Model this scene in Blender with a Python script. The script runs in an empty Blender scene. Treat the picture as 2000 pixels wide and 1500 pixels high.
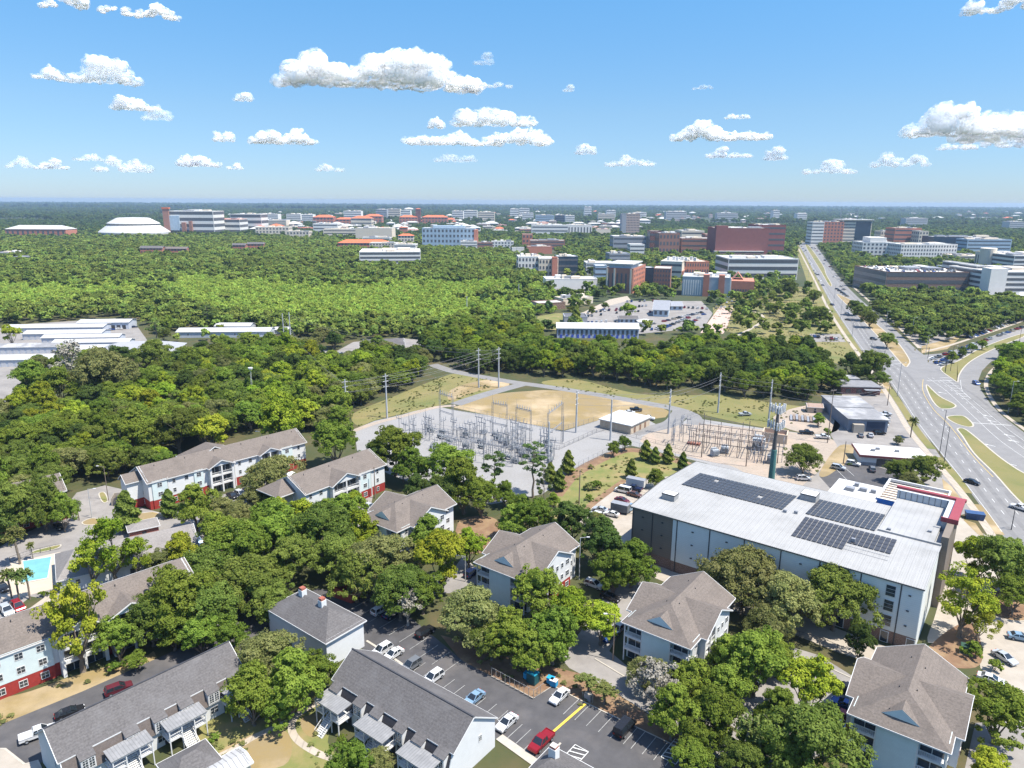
import bpy, math, random
import numpy as np
from mathutils import Vector, Matrix, noise
SC = bpy.context.scene
COL = SC.collection
R = math.radians
PI = math.pi
# ------------------------------------------------------------------ camera
FPX, PITCH, ROLL, CAMH = 1400.0, R(14.3), 0.0055, 88.0
cP, sP, cR, sR = math.cos(PITCH), math.sin(PITCH), math.cos(ROLL), math.sin(ROLL)
cam = bpy.data.cameras.new('camera'); cam_o = bpy.data.objects.new('camera', cam); COL.objects.link(cam_o)
cam.sensor_width = 36.0; cam.lens = FPX / 2000 * 36; cam.clip_start = 1.0; cam.clip_end = 150000.0
M = Matrix(((cR, -sR, 0, 0), (sR * sP, cR * sP, -cP, 0), (sR * cP, cR * cP, sP, CAMH), (0, 0, 0, 1)))
cam_o.matrix_world = M
SC.camera = cam_o
# ------------------------------------------------------------------ sky and sun
SUN_EL, SUN_AZ = R(64), R(111)          # azimuth clockwise from +Y (the view direction)
SKY0, SKYM, SKY1 = (0.205, 0.243, 0.328, 1), (0.275, 0.342, 0.378, 1), (0.285, 0.507, 0.57, 1)      # tint of the sky from the horizon up
w = bpy.data.worlds.new('World'); SC.world = w; w.use_nodes = True
nt = w.node_tree; nt.nodes.clear()
sky = nt.nodes.new('ShaderNodeTexSky'); sky.sky_type = 'NISHITA'; sky.sun_disc = False
sky.sun_elevation = SUN_EL; sky.sun_rotation = SUN_AZ; sky.altitude = 0
sky.air_density = 0.75; sky.dust_density = 0.15; sky.ozone_density = 1.6
bg = nt.nodes.new('ShaderNodeBackground'); bg.inputs[1].default_value = 0.15
wtc = nt.nodes.new('ShaderNodeTexCoord'); wsp = nt.nodes.new('ShaderNodeSeparateXYZ'); wrp = nt.nodes.new('ShaderNodeValToRGB'); wmx = nt.nodes.new('ShaderNodeMix')
wmx.data_type = 'RGBA'; wmx.blend_type = 'MULTIPLY'; wmx.inputs[0].default_value = 1.0
wrp.color_ramp.elements[0].position = 0.0; wrp.color_ramp.elements[0].color = SKY0
wrp.color_ramp.elements[1].position = 0.30; wrp.color_ramp.elements[1].color = SKY1
e_ = wrp.color_ramp.elements.new(0.11); e_.color = SKYM
e_ = wrp.color_ramp.elements.new(0.60); e_.color = (1.0, 1.0, 1.0, 1)
out = nt.nodes.new('ShaderNodeOutputWorld')
nt.links.new(wtc.outputs['Generated'], wsp.inputs[0]); nt.links.new(wsp.outputs['Z'], wrp.inputs[0])
nt.links.new(sky.outputs[0], wmx.inputs[6]); nt.links.new(wrp.outputs[0], wmx.inputs[7]); nt.links.new(wmx.outputs[2], bg.inputs[0]); nt.links.new(bg.outputs[0], out.inputs[0])
sl = bpy.data.lights.new('sun', 'SUN'); sl.energy = 3.6; sl.angle = R(0.6); sl.color = (1.0, 0.94, 0.84)
so = bpy.data.objects.new('sun', sl); COL.objects.link(so)
sd = Vector((math.sin(SUN_AZ) * math.cos(SUN_EL), math.cos(SUN_AZ) * math.cos(SUN_EL), math.sin(SUN_EL)))
so.rotation_euler = sd.to_track_quat('Z', 'Y').to_euler(); so.location = (0, 0, 300)
SC.view_settings.view_transform = 'Standard'; SC.view_settings.look = 'None'
SC.view_settings.gamma = 1.0; SC.view_settings.use_curve_mapping = False
SC.view_settings.exposure = 1.42
cy = SC.cycles
cy.use_denoising = True; cy.denoising_prefilter = 'ACCURATE'; cy.max_bounces = 7; cy.diffuse_bounces = 5; cy.glossy_bounces = 2
cy.transmission_bounces = 3; cy.transparent_max_bounces = 12; cy.volume_bounces = 0
cy.caustics_reflective = False; cy.caustics_refractive = False
cy.sample_clamp_indirect = 4.0
# ------------------------------------------------------------------ pixel -> place
def ray(px, py):
    x = (px - 1000) / FPX; y = (750 - py) / FPX
    x, y = cR * x - sR * y, sR * x + cR * y
    return (x, cP + y * sP, -sP + y * cP)
def at(px, py, z=0.0):
    d = ray(px, py); t = (z - CAMH) / d[2]
    return (d[0] * t, d[1] * t)
def proj(x, y, z):
    v2 = z - CAMH; zc = y * cP - v2 * sP; yc = y * sP + v2 * cP
    a, b = x / zc, yc / zc
    a, b = cR * a + sR * b, -sR * a + cR * b
    return 1000 + a * FPX, 750 - b * FPX
def hgt(px, py, pt):
    x, y = at(px, py); lo, hi = 0.0, 400.0
    for _ in range(40):
        m = (lo + hi) / 2
        if proj(x, y, m)[1] > pt: lo = m
        else: hi = m
    return lo
# ------------------------------------------------------------------ materials
MATS = {}
def mat(name, col, rough=0.75, var=0.12, scale=0.6, bump=0.0, bscale=None, metal=0.0, col2=None, detail=5, spec=0.3,
        stripes=None, trans=0.0, stain=None, dims=None):
    """noise-varied surface; stripes=(width m, strength, axis) adds seams; stain=(col, scale, amount)."""
    if name in MATS: return MATS[name]
    m = bpy.data.materials.new(name); MATS[name] = m; m.use_nodes = True
    n = m.node_tree.nodes; l = m.node_tree.links; b = n['Principled BSDF']
    b.inputs['Roughness'].default_value = rough; b.inputs['Metallic'].default_value = metal
    b.inputs['Specular IOR Level'].default_value = spec
    tc = n.new('ShaderNodeTexCoord')
    no = n.new('ShaderNodeTexNoise'); no.inputs['Scale'].default_value = scale; no.inputs['Detail'].default_value = detail
    no.inputs['Roughness'].default_value = 0.65
    l.new(tc.outputs['Object'], no.inputs['Vector'])
    rp = n.new('ShaderNodeMapRange'); rp.inputs[1].default_value = 0.3; rp.inputs[2].default_value = 0.7
    l.new(no.outputs[0], rp.inputs[0])
    mx = n.new('ShaderNodeMix'); mx.data_type = 'RGBA'
    c2 = col2 or tuple(min(1, c * (1 + var)) for c in col)
    c1 = col if col2 else tuple(c * (1 - var) for c in col)
    mx.inputs[6].default_value = (*c1, 1); mx.inputs[7].default_value = (*c2, 1)
    l.new(rp.outputs[0], mx.inputs[0]); cur = mx.outputs[2]
    if stain:
        n2 = n.new('ShaderNodeTexNoise'); n2.inputs['Scale'].default_value = stain[1]; n2.inputs['Detail'].default_value = 6
        n2.inputs['Roughness'].default_value = 0.6
        l.new(tc.outputs['Object'], n2.inputs['Vector'])
        r2 = n.new('ShaderNodeMapRange'); r2.inputs[1].default_value = 0.48; r2.inputs[2].default_value = 0.68
        r2.inputs[4].default_value = stain[2]
        l.new(n2.outputs[0], r2.inputs[0])
        m2 = n.new('ShaderNodeMix'); m2.data_type = 'RGBA'; m2.inputs[7].default_value = (*stain[0], 1)
        l.new(r2.outputs[0], m2.inputs[0]); l.new(cur, m2.inputs[6]); cur = m2.outputs[2]
    hsrc = no.outputs[0]
    if stripes:
        wv = n.new('ShaderNodeTexWave'); wv.wave_type = 'BANDS'; wv.bands_direction = stripes[2]
        wv.inputs['Scale'].default_value = 0.314159 / stripes[0]
        l.new(tc.outputs['Object'], wv.inputs['Vector'])
        r3 = n.new('ShaderNodeMapRange'); r3.inputs[1].default_value = 0.0; r3.inputs[2].default_value = 0.16
        r3.inputs[3].default_value = 1 - stripes[1]
        l.new(wv.outputs[1], r3.inputs[0])
        m3 = n.new('ShaderNodeMix'); m3.data_type = 'RGBA'; m3.blend_type = 'MULTIPLY'; m3.inputs[0].default_value = 1
        l.new(cur, m3.inputs[6]); l.new(r3.outputs[0], m3.inputs[7]); cur = m3.outputs[2]
    l.new(cur, b.inputs['Base Color'])
    if bump:
        nb = n.new('ShaderNodeTexNoise'); nb.inputs['Scale'].default_value = bscale or scale * 6; nb.inputs['Detail'].default_value = 3
        l.new(tc.outputs['Object'], nb.inputs['Vector'])
        bp = n.new('ShaderNodeBump'); bp.inputs['Strength'].default_value = bump; bp.inputs['Distance'].default_value = 0.05
        l.new(nb.outputs[0], bp.inputs['Height']); l.new(bp.outputs[0], b.inputs['Normal'])
    return m
def leafmat(name, a, b_, hue=0.03, trans=0.47):
    """foliage: two greens mixed by a per-leaf random value stored in the mesh, shifted per tree."""
    m = bpy.data.materials.new(name); MATS[name] = m; m.use_nodes = True
    n = m.node_tree.nodes; l = m.node_tree.links; n.remove(n['Principled BSDF'])
    at_ = n.new('ShaderNodeAttribute'); at_.attribute_name = 'tint'
    mx = n.new('ShaderNodeMix'); mx.data_type = 'RGBA'; mx.inputs[6].default_value = (*a, 1); mx.inputs[7].default_value = (*b_, 1)
    l.new(at_.outputs['Fac'], mx.inputs[0])
    oi = n.new('ShaderNodeObjectInfo')
    r1 = n.new('ShaderNodeMapRange'); r1.inputs[3].default_value = 0.5 - hue; r1.inputs[4].default_value = 0.5 + hue
    l.new(oi.outputs['Random'], r1.inputs[0])
    ml = n.new('ShaderNodeMath'); ml.operation = 'MULTIPLY'; ml.inputs[1].default_value = 7.31
    fr = n.new('ShaderNodeMath'); fr.operation = 'FRACT'
    l.new(oi.outputs['Random'], ml.inputs[0]); l.new(ml.outputs[0], fr.inputs[0])
    r2 = n.new('ShaderNodeMapRange'); r2.inputs[3].default_value = 0.88; r2.inputs[4].default_value = 1.45
    l.new(fr.outputs[0], r2.inputs[0])
    hv = n.new('ShaderNodeHueSaturation')
    l.new(r1.outputs[0], hv.inputs['Hue']); l.new(r2.outputs[0], hv.inputs['Value']); l.new(mx.outputs[2], hv.inputs['Color'])
    df = n.new('ShaderNodeBsdfDiffuse'); tr = n.new('ShaderNodeBsdfTranslucent'); ms = n.new('ShaderNodeMixShader')
    ms.inputs[0].default_value = trans
    l.new(hv.outputs[0], df.inputs[0]); l.new(hv.outputs[0], tr.inputs[0])
    l.new(df.outputs[0], ms.inputs[1]); l.new(tr.outputs[0], ms.inputs[2]); l.new(ms.outputs[0], n['Material Output'].inputs[0])
    return m
def car_paint(name, col, metal=0.3):
    return mat(name, col, 0.25, 0.03, 1.0, metal=metal, spec=0.5)
WHITE = mat('white_trim', (0.56, 0.56, 0.55), 0.5, 0.05, 1.2)
SIDE_BLUE = mat('pale_blue_siding', (0.52, 0.60, 0.60), 0.6, 0.05, 0.8, stripes=(0.24, 0.16, 'Z'))
SIDE_WHITE = mat('white_siding', (0.58, 0.59, 0.59), 0.6, 0.04, 0.8, stripes=(0.24, 0.12, 'Z'))
GLASS = mat('window_glass', (0.03, 0.04, 0.05), 0.08, 0.3, 0.7, spec=0.8)
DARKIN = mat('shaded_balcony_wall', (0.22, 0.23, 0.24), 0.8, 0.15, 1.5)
TAN_ROOF = mat('tan_shingles', (0.140, 0.118, 0.102), 0.9, 0.28, 3.2, 0.3, 9, detail=8, stain=((0.095, 0.080, 0.070), 0.35, 0.5), stripes=(0.3, 0.10, 'Z'))
GREY_ROOF = mat('dark_grey_shingles', (0.100, 0.094, 0.093), 0.9, 0.3, 3.0, 0.3, 9, detail=8, stain=((0.13, 0.125, 0.125), 0.3, 0.6), stripes=(0.28, 0.14, 'Z'))
RED_WALL = mat('red_ground_floor_siding', (0.27, 0.032, 0.026), 0.7, 0.15, 1.5, stripes=(0.3, 0.15, 'Z'))
def brickmat(name, c1, c2, mortar=(0.45, 0.42, 0.38)):
    m = mat(name, c1, 0.85, 0.1, 1.0)
    n = m.node_tree.nodes; l = m.node_tree.links; b = n['Principled BSDF']
    br = n.new('ShaderNodeTexBrick'); br.inputs['Color1'].default_value = (*c1, 1); br.inputs['Color2'].default_value = (*c2, 1)
    br.inputs['Mortar'].default_value = (*mortar, 1); br.inputs['Scale'].default_value = 2.0; br.inputs['Mortar Size'].default_value = 0.01
    tc = n.new('ShaderNodeTexCoord'); mp = n.new('ShaderNodeMapping'); mp.inputs['Rotation'].default_value = (R(90), 0, 0)
    l.new(tc.outputs['Object'], mp.inputs[0]); l.new(mp.outputs[0], br.inputs['Vector']); l.new(br.outputs[0], b.inputs['Base Color'])
    return m
RED_BRICK = brickmat('red_brick', (0.33, 0.10, 0.06), (0.25, 0.07, 0.045))
DARK_BRICK = brickmat('dark_red_brick', (0.17, 0.05, 0.04), (0.12, 0.035, 0.03))
BROWN_BRICK = brickmat('brown_brick', (0.20, 0.115, 0.085), (0.15, 0.085, 0.06))
CONC = mat('pale_concrete', (0.30, 0.265, 0.22), 0.85, 0.1, 0.4, 0.1, 4, stain=((0.36, 0.33, 0.29), 0.12, 0.55))
KERB = mat('kerb_concrete', (0.36, 0.33, 0.28), 0.85, 0.1, 0.8)
WALK = mat('pavement_concrete', (0.34, 0.295, 0.24), 0.85, 0.12, 0.5, stripes=(1.5, 0.2, 'X'))
ASPH = mat('weathered_asphalt', (0.18, 0.176, 0.172), 0.85, 0.10, 0.25, 0.1, 6, stain=((0.155, 0.152, 0.15), 0.06, 0.5))
ASPH_L = mat('pale_asphalt', (0.22, 0.205, 0.19), 0.85, 0.12, 0.3, 0.1, 6, stain=((0.13, 0.12, 0.115), 0.09, 0.6))
ASPH_D = mat('dark_asphalt', (0.066, 0.064, 0.066), 0.8, 0.2, 0.3, 0.1, 6, stain=((0.12, 0.11, 0.105), 0.10, 0.6))
GRAVEL = mat('pale_gravel', (0.235, 0.23, 0.225), 0.95, 0.12, 1.5, 0.4, 8, detail=9, stain=((0.20, 0.192, 0.18), 0.07, 0.6))
SAND = mat('sandy_gravel', (0.28, 0.235, 0.19), 0.95, 0.15, 1.0, 0.4, 8, stain=((0.36, 0.28, 0.22), 0.09, 0.7))
DRYGRASS = mat('dry_grass', (0.21, 0.165, 0.10), 0.95, 0.2, 0.12, 0.5, 8, col2=(0.22, 0.16, 0.06), stain=((0.40, 0.31, 0.20), 0.045, 0.85), detail=9)
TANGRASS = mat('tan_green_grass', (0.13, 0.135, 0.042), 0.95, 0.2, 0.10, 0.5, 8, col2=(0.21, 0.165, 0.075), stain=((0.085, 0.115, 0.030), 0.05, 0.85), detail=9)
LAWN = mat('green_lawn', (0.10, 0.135, 0.034), 0.95, 0.2, 0.2, 0.5, 8, col2=(0.19, 0.165, 0.06), stain=((0.27, 0.19, 0.10), 0.12, 0.7), detail=9)
MULCH = mat('pine_straw', (0.19, 0.115, 0.07), 0.95, 0.2, 0.6, 0.5, 8, col2=(0.14, 0.085, 0.05), stain=((0.30, 0.22, 0.12), 0.2, 0.6))
FLOOR = mat('woodland_ground', (0.065, 0.062, 0.026), 0.95, 0.2, 0.15, 0.5, 3, col2=(0.040, 0.055, 0.018), stain=((0.13, 0.085, 0.045), 0.05, 0.5))
PAINT = mat('white_road_paint', (0.50, 0.50, 0.48), 0.6, 0.12, 1.5)
PAINT2 = mat('worn_bay_paint', (0.30, 0.30, 0.29), 0.7, 0.3, 1.5)
YPAINT = mat('yellow_road_paint', (0.62, 0.42, 0.06), 0.6, 0.12, 1.5)
METROOF = mat('white_metal_roof', (0.30, 0.30, 0.295), 0.65, 0.05, 0.3, metal=0.0, stripes=(1.2, 0.10, 'X'), stain=((0.24, 0.24, 0.235), 0.10, 0.9))
STEEL = mat('galvanised_steel', (0.25, 0.26, 0.28), 0.55, 0.12, 1.0, metal=0.2)
PALEPOLE = mat('pale_steel_pole', (0.40, 0.41, 0.42), 0.55, 0.06, 0.6, metal=0.1)
WOODP = mat('weathered_wood_pole', (0.19, 0.15, 0.12), 0.9, 0.2, 1.0)
DARKM = mat('dark_metal', (0.05, 0.05, 0.055), 0.5, 0.2, 1.0)
BARK = mat('bark', (0.16, 0.13, 0.10), 0.95, 0.3, 2.0)
BEIGE = mat('beige_stucco', (0.44, 0.36, 0.27), 0.8, 0.06, 0.6)
WROOF = mat('white_membrane_roof', (0.42, 0.42, 0.405), 0.7, 0.05, 0.3, stain=((0.60, 0.59, 0.57), 0.2, 0.4))
TYRE = mat('tyre_rubber', (0.02, 0.02, 0.02), 0.8, 0.1, 2)
# ------------------------------------------------------------------ mesh helpers
class MB:
    def __init__(s): s.v = []; s.f = []
    def add(s, vs, fs):
        k = len(s.v); s.v += [tuple(p) for p in vs]; s.f += [tuple(i + k for i in f) for f in fs]; return s
    def box(s, x0, y0, z0, x1, y1, z1):
        return s.add([(x0, y0, z0), (x1, y0, z0), (x1, y1, z0), (x0, y1, z0), (x0, y0, z1), (x1, y0, z1), (x1, y1, z1), (x0, y1, z1)],
                     [(0, 3, 2, 1), (4, 5, 6, 7), (0, 1, 5, 4), (1, 2, 6, 5), (2, 3, 7, 6), (3, 0, 4, 7)])
    def bar(s, p, q, w=0.1, h=None):
        p, q = Vector(p), Vector(q); d = (q - p).normalized(); h = h or w
        a = d.cross(Vector((0, 0, 1))); a = Vector((1, 0, 0)) if a.length < 1e-4 else a.normalized()
        b = a.cross(d).normalized(); a = a * w / 2; b = b * h / 2
        return s.add([p - a - b, p + a - b, p + a + b, p - a + b, q - a - b, q + a - b, q + a + b, q - a + b],
                     [(0, 3, 2, 1), (4, 5, 6, 7), (0, 1, 5, 4), (1, 2, 6, 5), (2, 3, 7, 6), (3, 0, 4, 7)])
    def cyl(s, p, q, r0, r1=None, n=8):
        r1 = r0 if r1 is None else r1; p, q = Vector(p), Vector(q); d = (q - p).normalized()
        a = d.cross(Vector((0, 0, 1))); a = Vector((1, 0, 0)) if a.length < 1e-4 else a.normalized(); b = a.cross(d)
        vs = []
        for c, r in ((p, r0), (q, r1)):
            for i in range(n):
                t = 2 * PI * i / n; vs.append(c + a * (r * math.cos(t)) + b * (r * math.sin(t)))
        fs = [(i, (i + 1) % n, n + (i + 1) % n, n + i) for i in range(n)] + [tuple(range(n))[::-1], tuple(range(n, 2 * n))]
        return s.add(vs, fs)
    def ext(s, pts, z0, z1):
        n = len(pts); vs = [(x, y, z0) for x, y in pts] + [(x, y, z1) for x, y in pts]
        return s.add(vs, [(i, (i + 1) % n, n + (i + 1) % n, n + i) for i in range(n)] + [tuple(range(n))[::-1], tuple(range(n, 2 * n))])
    def lathe(s, prof, cx=0, cy=0, n=12):
        vs = []; fs = []
        for r, z in prof:
            for i in range(n):
                t = 2 * PI * i / n; vs.append((cx + r * math.cos(t), cy + r * math.sin(t), z))
        for k in range(len(prof) - 1):
            for i in range(n):
                j = (i + 1) % n; fs.append((k * n + i, k * n + j, (k + 1) * n + j, (k + 1) * n + i))
        fs.append(tuple(range((len(prof) - 1) * n, len(prof) * n))); return s.add(vs, fs)
    def me(s, name, m, smooth=False):
        d = bpy.data.meshes.new(name); d.from_pydata(s.v, [], s.f)
        if m: d.materials.append(m)
        if smooth: d.polygons.foreach_set('use_smooth', [True] * len(d.polygons))
        d.update(); return d
    def ob(s, name, m, parent=None, loc=(0, 0, 0), rz=0.0, smooth=False):
        return link(name, s.me(name, m, smooth), parent, loc, rz)
def link(name, data, parent=None, loc=(0, 0, 0), rz=0.0, scl=None):
    o = bpy.data.objects.new(name, data); COL.objects.link(o); o.location = loc; o.rotation_euler = (0, 0, rz)
    if scl: o.scale = scl
    if parent: o.parent = parent
    return o
def tag(o, label, cat=None, group=None, kind=None):
    if label: o['label'] = label
    if cat: o['category'] = cat
    if group: o['group'] = group
    if kind: o['kind'] = kind
    return o
def thing(name, label, cat, loc=(0, 0, 0), rz=0.0, group=None, scl=None):
    if len(loc) == 2: loc = (*loc, 0)
    return tag(link(name, None, None, loc, rz, scl), label, cat, group)
def dup(src, loc, rz=0.0, scl=None, label=None, group=None):
    if len(loc) == 2: loc = (*loc, 0)
    r = src.copy(); COL.objects.link(r); r.location = loc; r.rotation_euler = (0, 0, rz)
    if scl: r.scale = scl
    if label: r['label'] = label
    if group: r['group'] = group
    for c in src.children:
        k = c.copy(); COL.objects.link(k); k.parent = r
        for g in c.children:
            h = g.copy(); COL.objects.link(h); h.parent = k
    return r
def smoothpx(pts, n=4, closed=True):
    P = [Vector(p) for p in pts]; out = []; N = len(P)
    for i in range(N if closed else N - 1):
        p0, p1, p2, p3 = (P[(i - 1) % N], P[i], P[(i + 1) % N], P[(i + 2) % N]) if closed else (P[max(i - 1, 0)], P[i], P[i + 1], P[min(i + 2, N - 1)])
        for k in range(n):
            t = k / n
            out.append(0.5 * ((2 * p1) + (p2 - p0) * t + (2 * p0 - 5 * p1 + 4 * p2 - p3) * t * t + (3 * p1 - p0 - 3 * p2 + p3) * t ** 3))
    if not closed: out.append(P[-1])
    return [tuple(p) for p in out]
SHEETS = []      # (polygon, keeps trees out)
def sheet(name, pts, m, level, px=True, smooth=False, clear=True, label=None):
    g = [at(*p) for p in pts] if px else pts
    if smooth: g = smoothpx(g)
    o = MB().add([(x, y, 0.004 * level) for x, y in g], [tuple(range(len(g)))]).ob(name, m)
    if o.data.polygons[0].normal.z < 0: o.data.flip_normals()
    o['kind'] = 'structure'
    if label: o['label'] = label
    if clear: SHEETS.append(g)
    return o
def strip(name, pts, width, m, level, px=True, smooth=True, clear=True, dash=None, z=None):
    """ribbon along a centre line; dash=(on, off) metres."""
    g = [at(*p) for p in pts] if px else list(pts)
    if smooth: g = smoothpx(g, 6, False)
    z = 0.004 * level if z is None else z
    mb = MB(); g = [Vector(p) for p in g]
    L = []; R_ = []
    for i, p in enumerate(g):
        t = (g[min(i + 1, len(g) - 1)] - g[max(i - 1, 0)]).normalized(); nrm = Vector((-t.y, t.x)) * width / 2
        L.append(p + nrm); R_.append(p - nrm)
    if not dash:
        for i in range(len(g) - 1):
            mb.add([(*R_[i], z), (*R_[i + 1], z), (*L[i + 1], z), (*L[i], z)], [(0, 1, 2, 3)])
        if clear: SHEETS.append([tuple(p) for p in L] + [tuple(p) for p in R_[::-1]])
    else:
        on, off = dash; s = 0.0; nxt = 0.0
        for i in range(len(g) - 1):
            d = (g[i + 1] - g[i]).length; u = (g[i + 1] - g[i]) / max(d, 1e-6); nn = Vector((-u.y, u.x)) * width / 2
            while nxt < s + d:
                a = g[i] + u * (nxt - s); b = a + u * on
                mb.add([(*(a - nn), z), (*(b - nn), z), (*(b + nn), z), (*(a + nn), z)], [(0, 1, 2, 3)]); nxt += on + off
            s += d
    if not mb.v: return None
    o = mb.ob(name, m); o['kind'] = 'structure'; return o
def island(name, pts, m, px=True, smooth=True, h=0.13, kerb=0.35, label=None):
    g = [at(*p) for p in pts] if px else pts
    if smooth: g = smoothpx(g)
    area = sum(a[0] * b[1] - b[0] * a[1] for a, b in zip(g, g[1:] + g[:1]))
    if area < 0: g = g[::-1]
    n = len(g); inn = []
    for i in range(n):
        a, b, c = Vector(g[i - 1]), Vector(g[i]), Vector(g[(i + 1) % n])
        t = (c - a).normalized(); inn.append(tuple(b + Vector((-t.y, t.x)) * kerb))
    mb = MB(); 
    vs = [(x, y, 0.02) for x, y in g] + [(x, y, h) for x, y in g] + [(x, y, h) for x, y in inn]
    mb.add(vs, [(i, (i + 1) % n, n + (i + 1) % n, n + i) for i in range(n)] + [(n + i, n + (i + 1) % n, 2 * n + (i + 1) % n, 2 * n + i) for i in range(n)])
    k = mb.ob('kerb', KERB); k['kind'] = 'structure'
    o = MB().add([(x, y, h - 0.02) for x, y in inn], [tuple(range(n))]).ob(name, m); o['kind'] = 'structure'
    if label: o['label'] = label
    SHEETS.append(g); return o
# ================================================================== ground
GR = 14500.0
gm = mat('far_ground', (0.05, 0.062, 0.028), 0.95, 0.2, 0.012, col2=(0.028, 0.042, 0.016), stain=((0.13, 0.105, 0.06), 0.006, 0.35), detail=8)
tag(MB().add([(GR * math.cos(t * PI / 24), GR * math.sin(t * PI / 24), -0.01) for t in range(48)], [tuple(range(48))]).ob('ground', gm), 'flat wooded ground reaching to the horizon', kind='structure')
sheet('woodland_floor', [(-500, 1000), (-300, 620), (900, 560), (1500, 640), (2300, 620), (2600, 900), (2600, 1700), (1000, 1900), (-700, 1700)], FLOOR, 1, clear=False)
# --- substation pad, field and drives
sheet('gravel_yard', [(692, 838), (732, 822), (785, 810), (845, 792), (882, 800), (960, 812), (1100, 842), (1165, 822), (1230, 800), (1310, 845), (1345, 815), (1500, 838), (1600, 850), (1625, 858), (1640, 870), (1610, 925), (1590, 985), (1500, 965), (1380, 905), (1232, 870), (1182, 885), (1120, 920), (1060, 965), (960, 985), (850, 960), (770, 930), (700, 900)], GRAVEL, 4)
sheet('sandy_yard', [(1250, 862), (1330, 828), (1480, 838), (1600, 852), (1635, 872), (1600, 940), (1585, 985), (1520, 970), (1440, 915), (1370, 898)], SAND, 5, smooth=True)
sheet('dry_grass_field', [(885, 796), (965, 770), (1000, 766), (1060, 762), (1120, 764), (1200, 778), (1290, 795), (1308, 804), (1300, 815), (1262, 820), (1226, 800), (1165, 822), (1100, 841), (1000, 821), (940, 808)], DRYGRASS, 6, label='dry grass field with bare sandy patches beside the gravel yard')
sheet('roadside_grass', [(700, 832), (690, 808), (760, 778), (860, 738), (895, 730), (960, 739), (985, 745), (992, 752), (955, 764), (880, 787), (800, 805), (735, 820)], TANGRASS, 5, smooth=True)
sheet('mown_grass_strip', [(880, 783), (930, 765), (985, 757), (994, 748), (970, 741), (925, 746), (880, 762)], DRYGRASS, 6, smooth=True, clear=False)
sheet('rough_grass', [(1060, 745), (1130, 742), (1240, 768), (1330, 772), (1420, 772), (1500, 786), (1590, 800), (1560, 834), (1490, 834), (1400, 816), (1340, 802), (1240, 782), (1150, 766), (1080, 756)], TANGRASS, 5, smooth=True)
strip('service_road', [(845, 712), (880, 724), (930, 734), (1000, 746), (1080, 757), (1180, 773), (1260, 787), (1320, 799), (1352, 812), (1360, 830)], 6.5, ASPH, 8)
strip('service_road', [(1022, 750), (985, 760), (940, 773), (890, 790)], 6.5, ASPH, 9)
strip('service_road', [(1330, 803), (1312, 826), (1270, 838), (1235, 846)], 7, ASPH, 9)
strip('yard_edge_track', [(690, 842), (735, 826), (790, 812), (850, 796), (890, 792)], 3.0, SAND, 9)
sheet('lawn', [(1045, 1010), (1075, 970), (1120, 922), (1185, 888), (1235, 875), (1300, 890), (1345, 903), (1330, 925), (1235, 950), (1150, 995), (1110, 1030)], LAWN, 6, smooth=True, clear=False)
strip('mulch_border', [(1085, 968), (1122, 926), (1187, 891), (1235, 879), (1300, 893), (1345, 908)], 4.5, MULCH, 7, clear=False)
# --- storage building surroundings
sheet('storage_car_park', [(1140, 1003), (1152, 991), (1221, 940), (1310, 930), (1330, 1000), (1310, 1110), (1225, 1075), (1185, 1045), (1130, 1018)], CONC, 8)
strip('bare_earth_border', [(1110, 1035), (1150, 990), (1220, 938)], 2.2, MULCH, 9, clear=False)
sheet('service_alley', [(1270, 1095), (1330, 1115), (1560, 1200), (1790, 1285), (1760, 1315), (1640, 1275), (1400, 1180), (1270, 1125)], CONC, 7)
sheet('storage_forecourt', [(1812, 1255), (1830, 1190), (1850, 1090), (1872, 1012), (1905, 1035), (1945, 1055), (2000, 1100), (2080, 1150), (2120, 1260), (2000, 1235), (1950, 1205), (1900, 1200), (1870, 1235)], CONC, 7, smooth=True, clear=False)
sheet('side_car_park', [(1895, 1222), (1935, 1195), (2060, 1215), (2150, 1350), (2050, 1380), (1960, 1330), (1915, 1305), (1920, 1265)], CONC, 8, smooth=True)
island('tree_island', [(1920, 1170), (1960, 1150), (2010, 1165), (2050, 1200), (1990, 1215), (1935, 1200)], MULCH)
sheet('mulch_bed', [(1800, 1290), (1840, 1240), (1895, 1215), (1918, 1265), (1912, 1300), (1870, 1305)], MULCH, 9, smooth=True, clear=False)
sheet('lower_car_park', [(1905, 1412), (1880, 1520), (1900, 1620), (2200, 1650), (2200, 1440), (1990, 1408)], ASPH_L, 7)
# --- commercial strip
sheet('shop_car_park', [(1645, 770), (1700, 758), (1745, 765), (1775, 800), (1800, 838), (1832, 885), (1875, 950), (1900, 1000), (1860, 1010), (1700, 985), (1600, 985), (1560, 955), (1600, 920), (1640, 878), (1622, 850)], ASPH_L, 6)
sheet('restaurant_car_park', [(1600, 930), (1640, 900), (1690, 905), (1760, 925), (1800, 960), (1740, 985), (1640, 975)], ASPH_D, 8)
sheet('bare_grass_patch', [(1600, 925), (1625, 885), (1648, 868), (1690, 878), (1690, 900), (1650, 908), (1615, 930)], DRYGRASS, 9, smooth=True)
sheet('shop_front_grass', [(1640, 772), (1690, 765), (1745, 770), (1735, 745), (1715, 750), (1700, 765)], DRYGRASS, 7)
sheet('dirt_yard', [(1510, 815), (1560, 795), (1625, 790), (1640, 835), (1600, 848), (1540, 838)], SAND, 6, smooth=True)
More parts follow.
